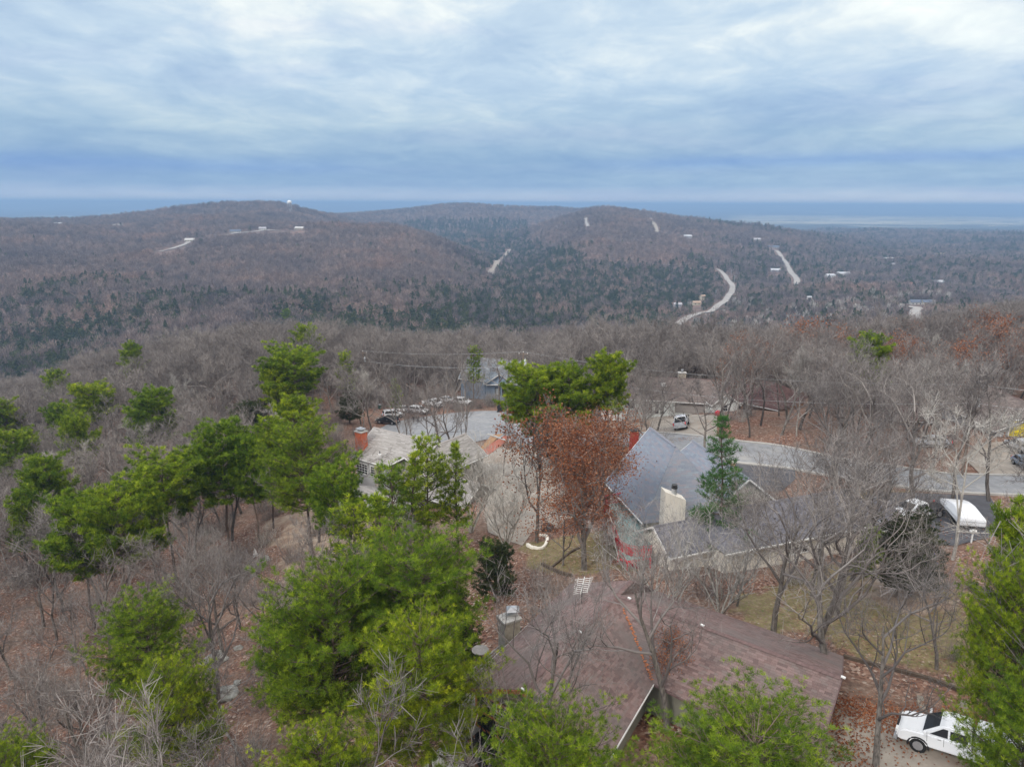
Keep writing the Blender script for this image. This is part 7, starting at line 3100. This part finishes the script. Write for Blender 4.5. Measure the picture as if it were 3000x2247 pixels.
def wild():
    wild_l = {}
    rng = np.random.default_rng(12)
    pts = jgrid(20, 275, 1.25, 5.0, rng)
    z = H(pts[:, 0], pts[:, 1])
    cand = []
    for (x, y), zz in zip(pts, z):
        s = x / y
        cx, cy = px_of((x, y, zz + 6))
        if not (-900 < cx < 4100 and cy < 2600):
            continue
        outside = not (-120 < cx < 3120 and cy < 2420)
        # developed strip in the middle right: only few trees between the houses
        left = s < -.30 + .0 * y
        back = (y > 176) or (s > .05 and y > 140) or (s > .45 and y > 118)
        dens = .62 if left else (.96 if back else (.92 if (y > 84 and s > .05) else .04 if s > .1 else .10))
        if left and y < 75:
            dens = .72
        if left and y > 75:
            dens = .85
        if -.42 < s < -.15 and y < 125:
            dens *= .45
        if y > 150:
            dens = .97
        if 100 < y < 152 and 1080 < cx < 1560:
            dens = .05
        if outside:
            dens = .55 if cx > 1500 else .8
        if rng.random() > dens or not free(x, y, .5):
            continue
        cand.append((x, y, zz, s, left, back, outside))
    cand.sort(key=lambda c: c[1])
    print('wild candidates', len(cand))
    n_obj = 0
    rest = []
    for (x, y, zz, s, left, back, outside) in cand:
        r = rng.random()
        kind = ['bare0', 'bare1', 'bare2', 'bare3', 'bare4', 'bare5', 'big0', 'big1'][rng.integers(0, 8 if y < 120 else 6)]
        if r < .07 and y > 55:
            kind = 'pale0'
        red = s > .22 and y > 100
        if red and rng.random() < (.20 if s > .4 else .09):
            kind = 'brown1'
        h = (11.5 if (y < 150 and s > 0) else 10.5 if y < 150 else 9.5) + 4.5 * rng.random()
        if y < 60:
            h *= .8
        if n_obj < 262 and not outside:
            n_obj += 1
            wd = .85 + .4 * rng.random()
            if kind == 'brown1':
                cat, grp, nm = 'oak tree', 'brown-leaved oaks in the woods', 'oak_tree'
            elif left:
                cat, grp, nm = 'bare tree', 'bare trees of the left slope', 'bare_tree'
            elif back:
                cat, grp, nm = 'bare tree', 'bare trees behind the houses', 'bare_tree'
            else:
                cat, grp, nm = 'bare tree', 'bare trees between the houses', 'bare_tree'
            o = plant(kind, x, y, h, 'tree', cat, grp, name=nm, wid=wd, lean=(rng.normal() * .05, rng.normal() * .05 + (.07 if left else 0)))
            tx, ty = px_of((x, y, zz + h * .7))
            bd = sorted(LM, key=lambda m: (m[0] - tx) ** 2 + (m[1] - ty) ** 2)[0]
            dx, dy = tx - bd[0], ty - bd[1]
            rel = ('right of' if dx > 0 else 'left of') if abs(dx) > abs(dy) else ('below' if dy > 0 else 'above')
            look = 'brown-leaved oak' if kind == 'brown1' else (('pale' if kind == 'pale0' else 'grey') + ' bare tree')
            wild_l.setdefault((look, rel, bd[2]), []).append((math.hypot(dx, dy), h, wd, o))
        else:
            ki = {'bare0': 0, 'bare1': 1, 'bare2': 2, 'bare3': 3, 'bare4': 4, 'bare5': 5, 'brown1': 6, 'pale0': 1, 'big0': 3, 'big1': 4}[kind]
            rest.append((x, y, zz, ki, h / 12.0))
    for (look, rel, lm), L_ in wild_l.items():
        L_.sort(key=lambda q: q[0])
        hs = sorted(q[1] for q in L_)
        for i, (dd_, hh, ww, o) in enumerate(L_):
            size = ('tall ' if hh > 12.5 else 'low ' if hh < 11.2 else '') + ('broad ' if ww > 1.12 else 'slim ' if ww < .96 else '')
            if i > 18:
                look = 'distant ' + look
            order = ['', 'second ', 'third ', 'fourth ', 'fifth ', 'sixth ', 'seventh ', 'eighth ', 'ninth ', 'tenth ', 'eleventh ', 'twelfth ', 'thirteenth ', 'fourteenth ', 'fifteenth ', 'sixteenth ', 'seventeenth ', 'eighteenth ', 'nineteenth '][min(i, 18)]
            o['label'] = (('nearest ' if i == 0 else order + 'nearest ') + size + look + ' ' + rel + ' ' + lm) if len(L_) > 1 else size + look + ' ' + rel + ' ' + lm
    print('wild', n_obj, len(rest))
    # fill in densely beyond
    rest = np.array(rest)
    n = len(rest)
    scatter('ridge_woodland', 'leafless grey woods on the crest behind the houses', rest[:, :3], rest[:, 3], np.column_stack([rng.normal(size=n) * .05, rng.normal(size=n) * .05, rng.random(n) * 6.28]),
            np.column_stack([rest[:, 4] * (.9 + .35 * rng.random(n))] * 2 + [rest[:, 4]]))
    # brush on the slopes
    p = jgrid(20, 260, 1.2, 2.3, rng)
    s = p[:, 0] / p[:, 1]
    nz = fbm(p[:, 0] / 9, p[:, 1] / 9, 3, 8)
    dens = np.where(s < -.25, np.where(p[:, 1] < 75, .17, .30), np.where(p[:, 1] > 150, .5, .06))
    keep = (rng.random(len(p)) < dens * (.75 + nz * 2.2))
    for q in NOGO:
        keep &= ~inpoly(p[:, 0], p[:, 1], q)
    p = p[keep]
    n = len(p)
    z = H(p[:, 0], p[:, 1])
    k = .6 + .8 * rng.random(n)
    scatter('brush', 'leafless grey brush and saplings on the leaf-littered slopes', np.column_stack([p, z]), rng.choice([20, 21, 21, 20, 22], n), np.column_stack([np.zeros(n), np.zeros(n), rng.random(n) * 6.28]),
            np.column_stack([k, k, k]))
    print('brush', n)


wild()
far_forest()
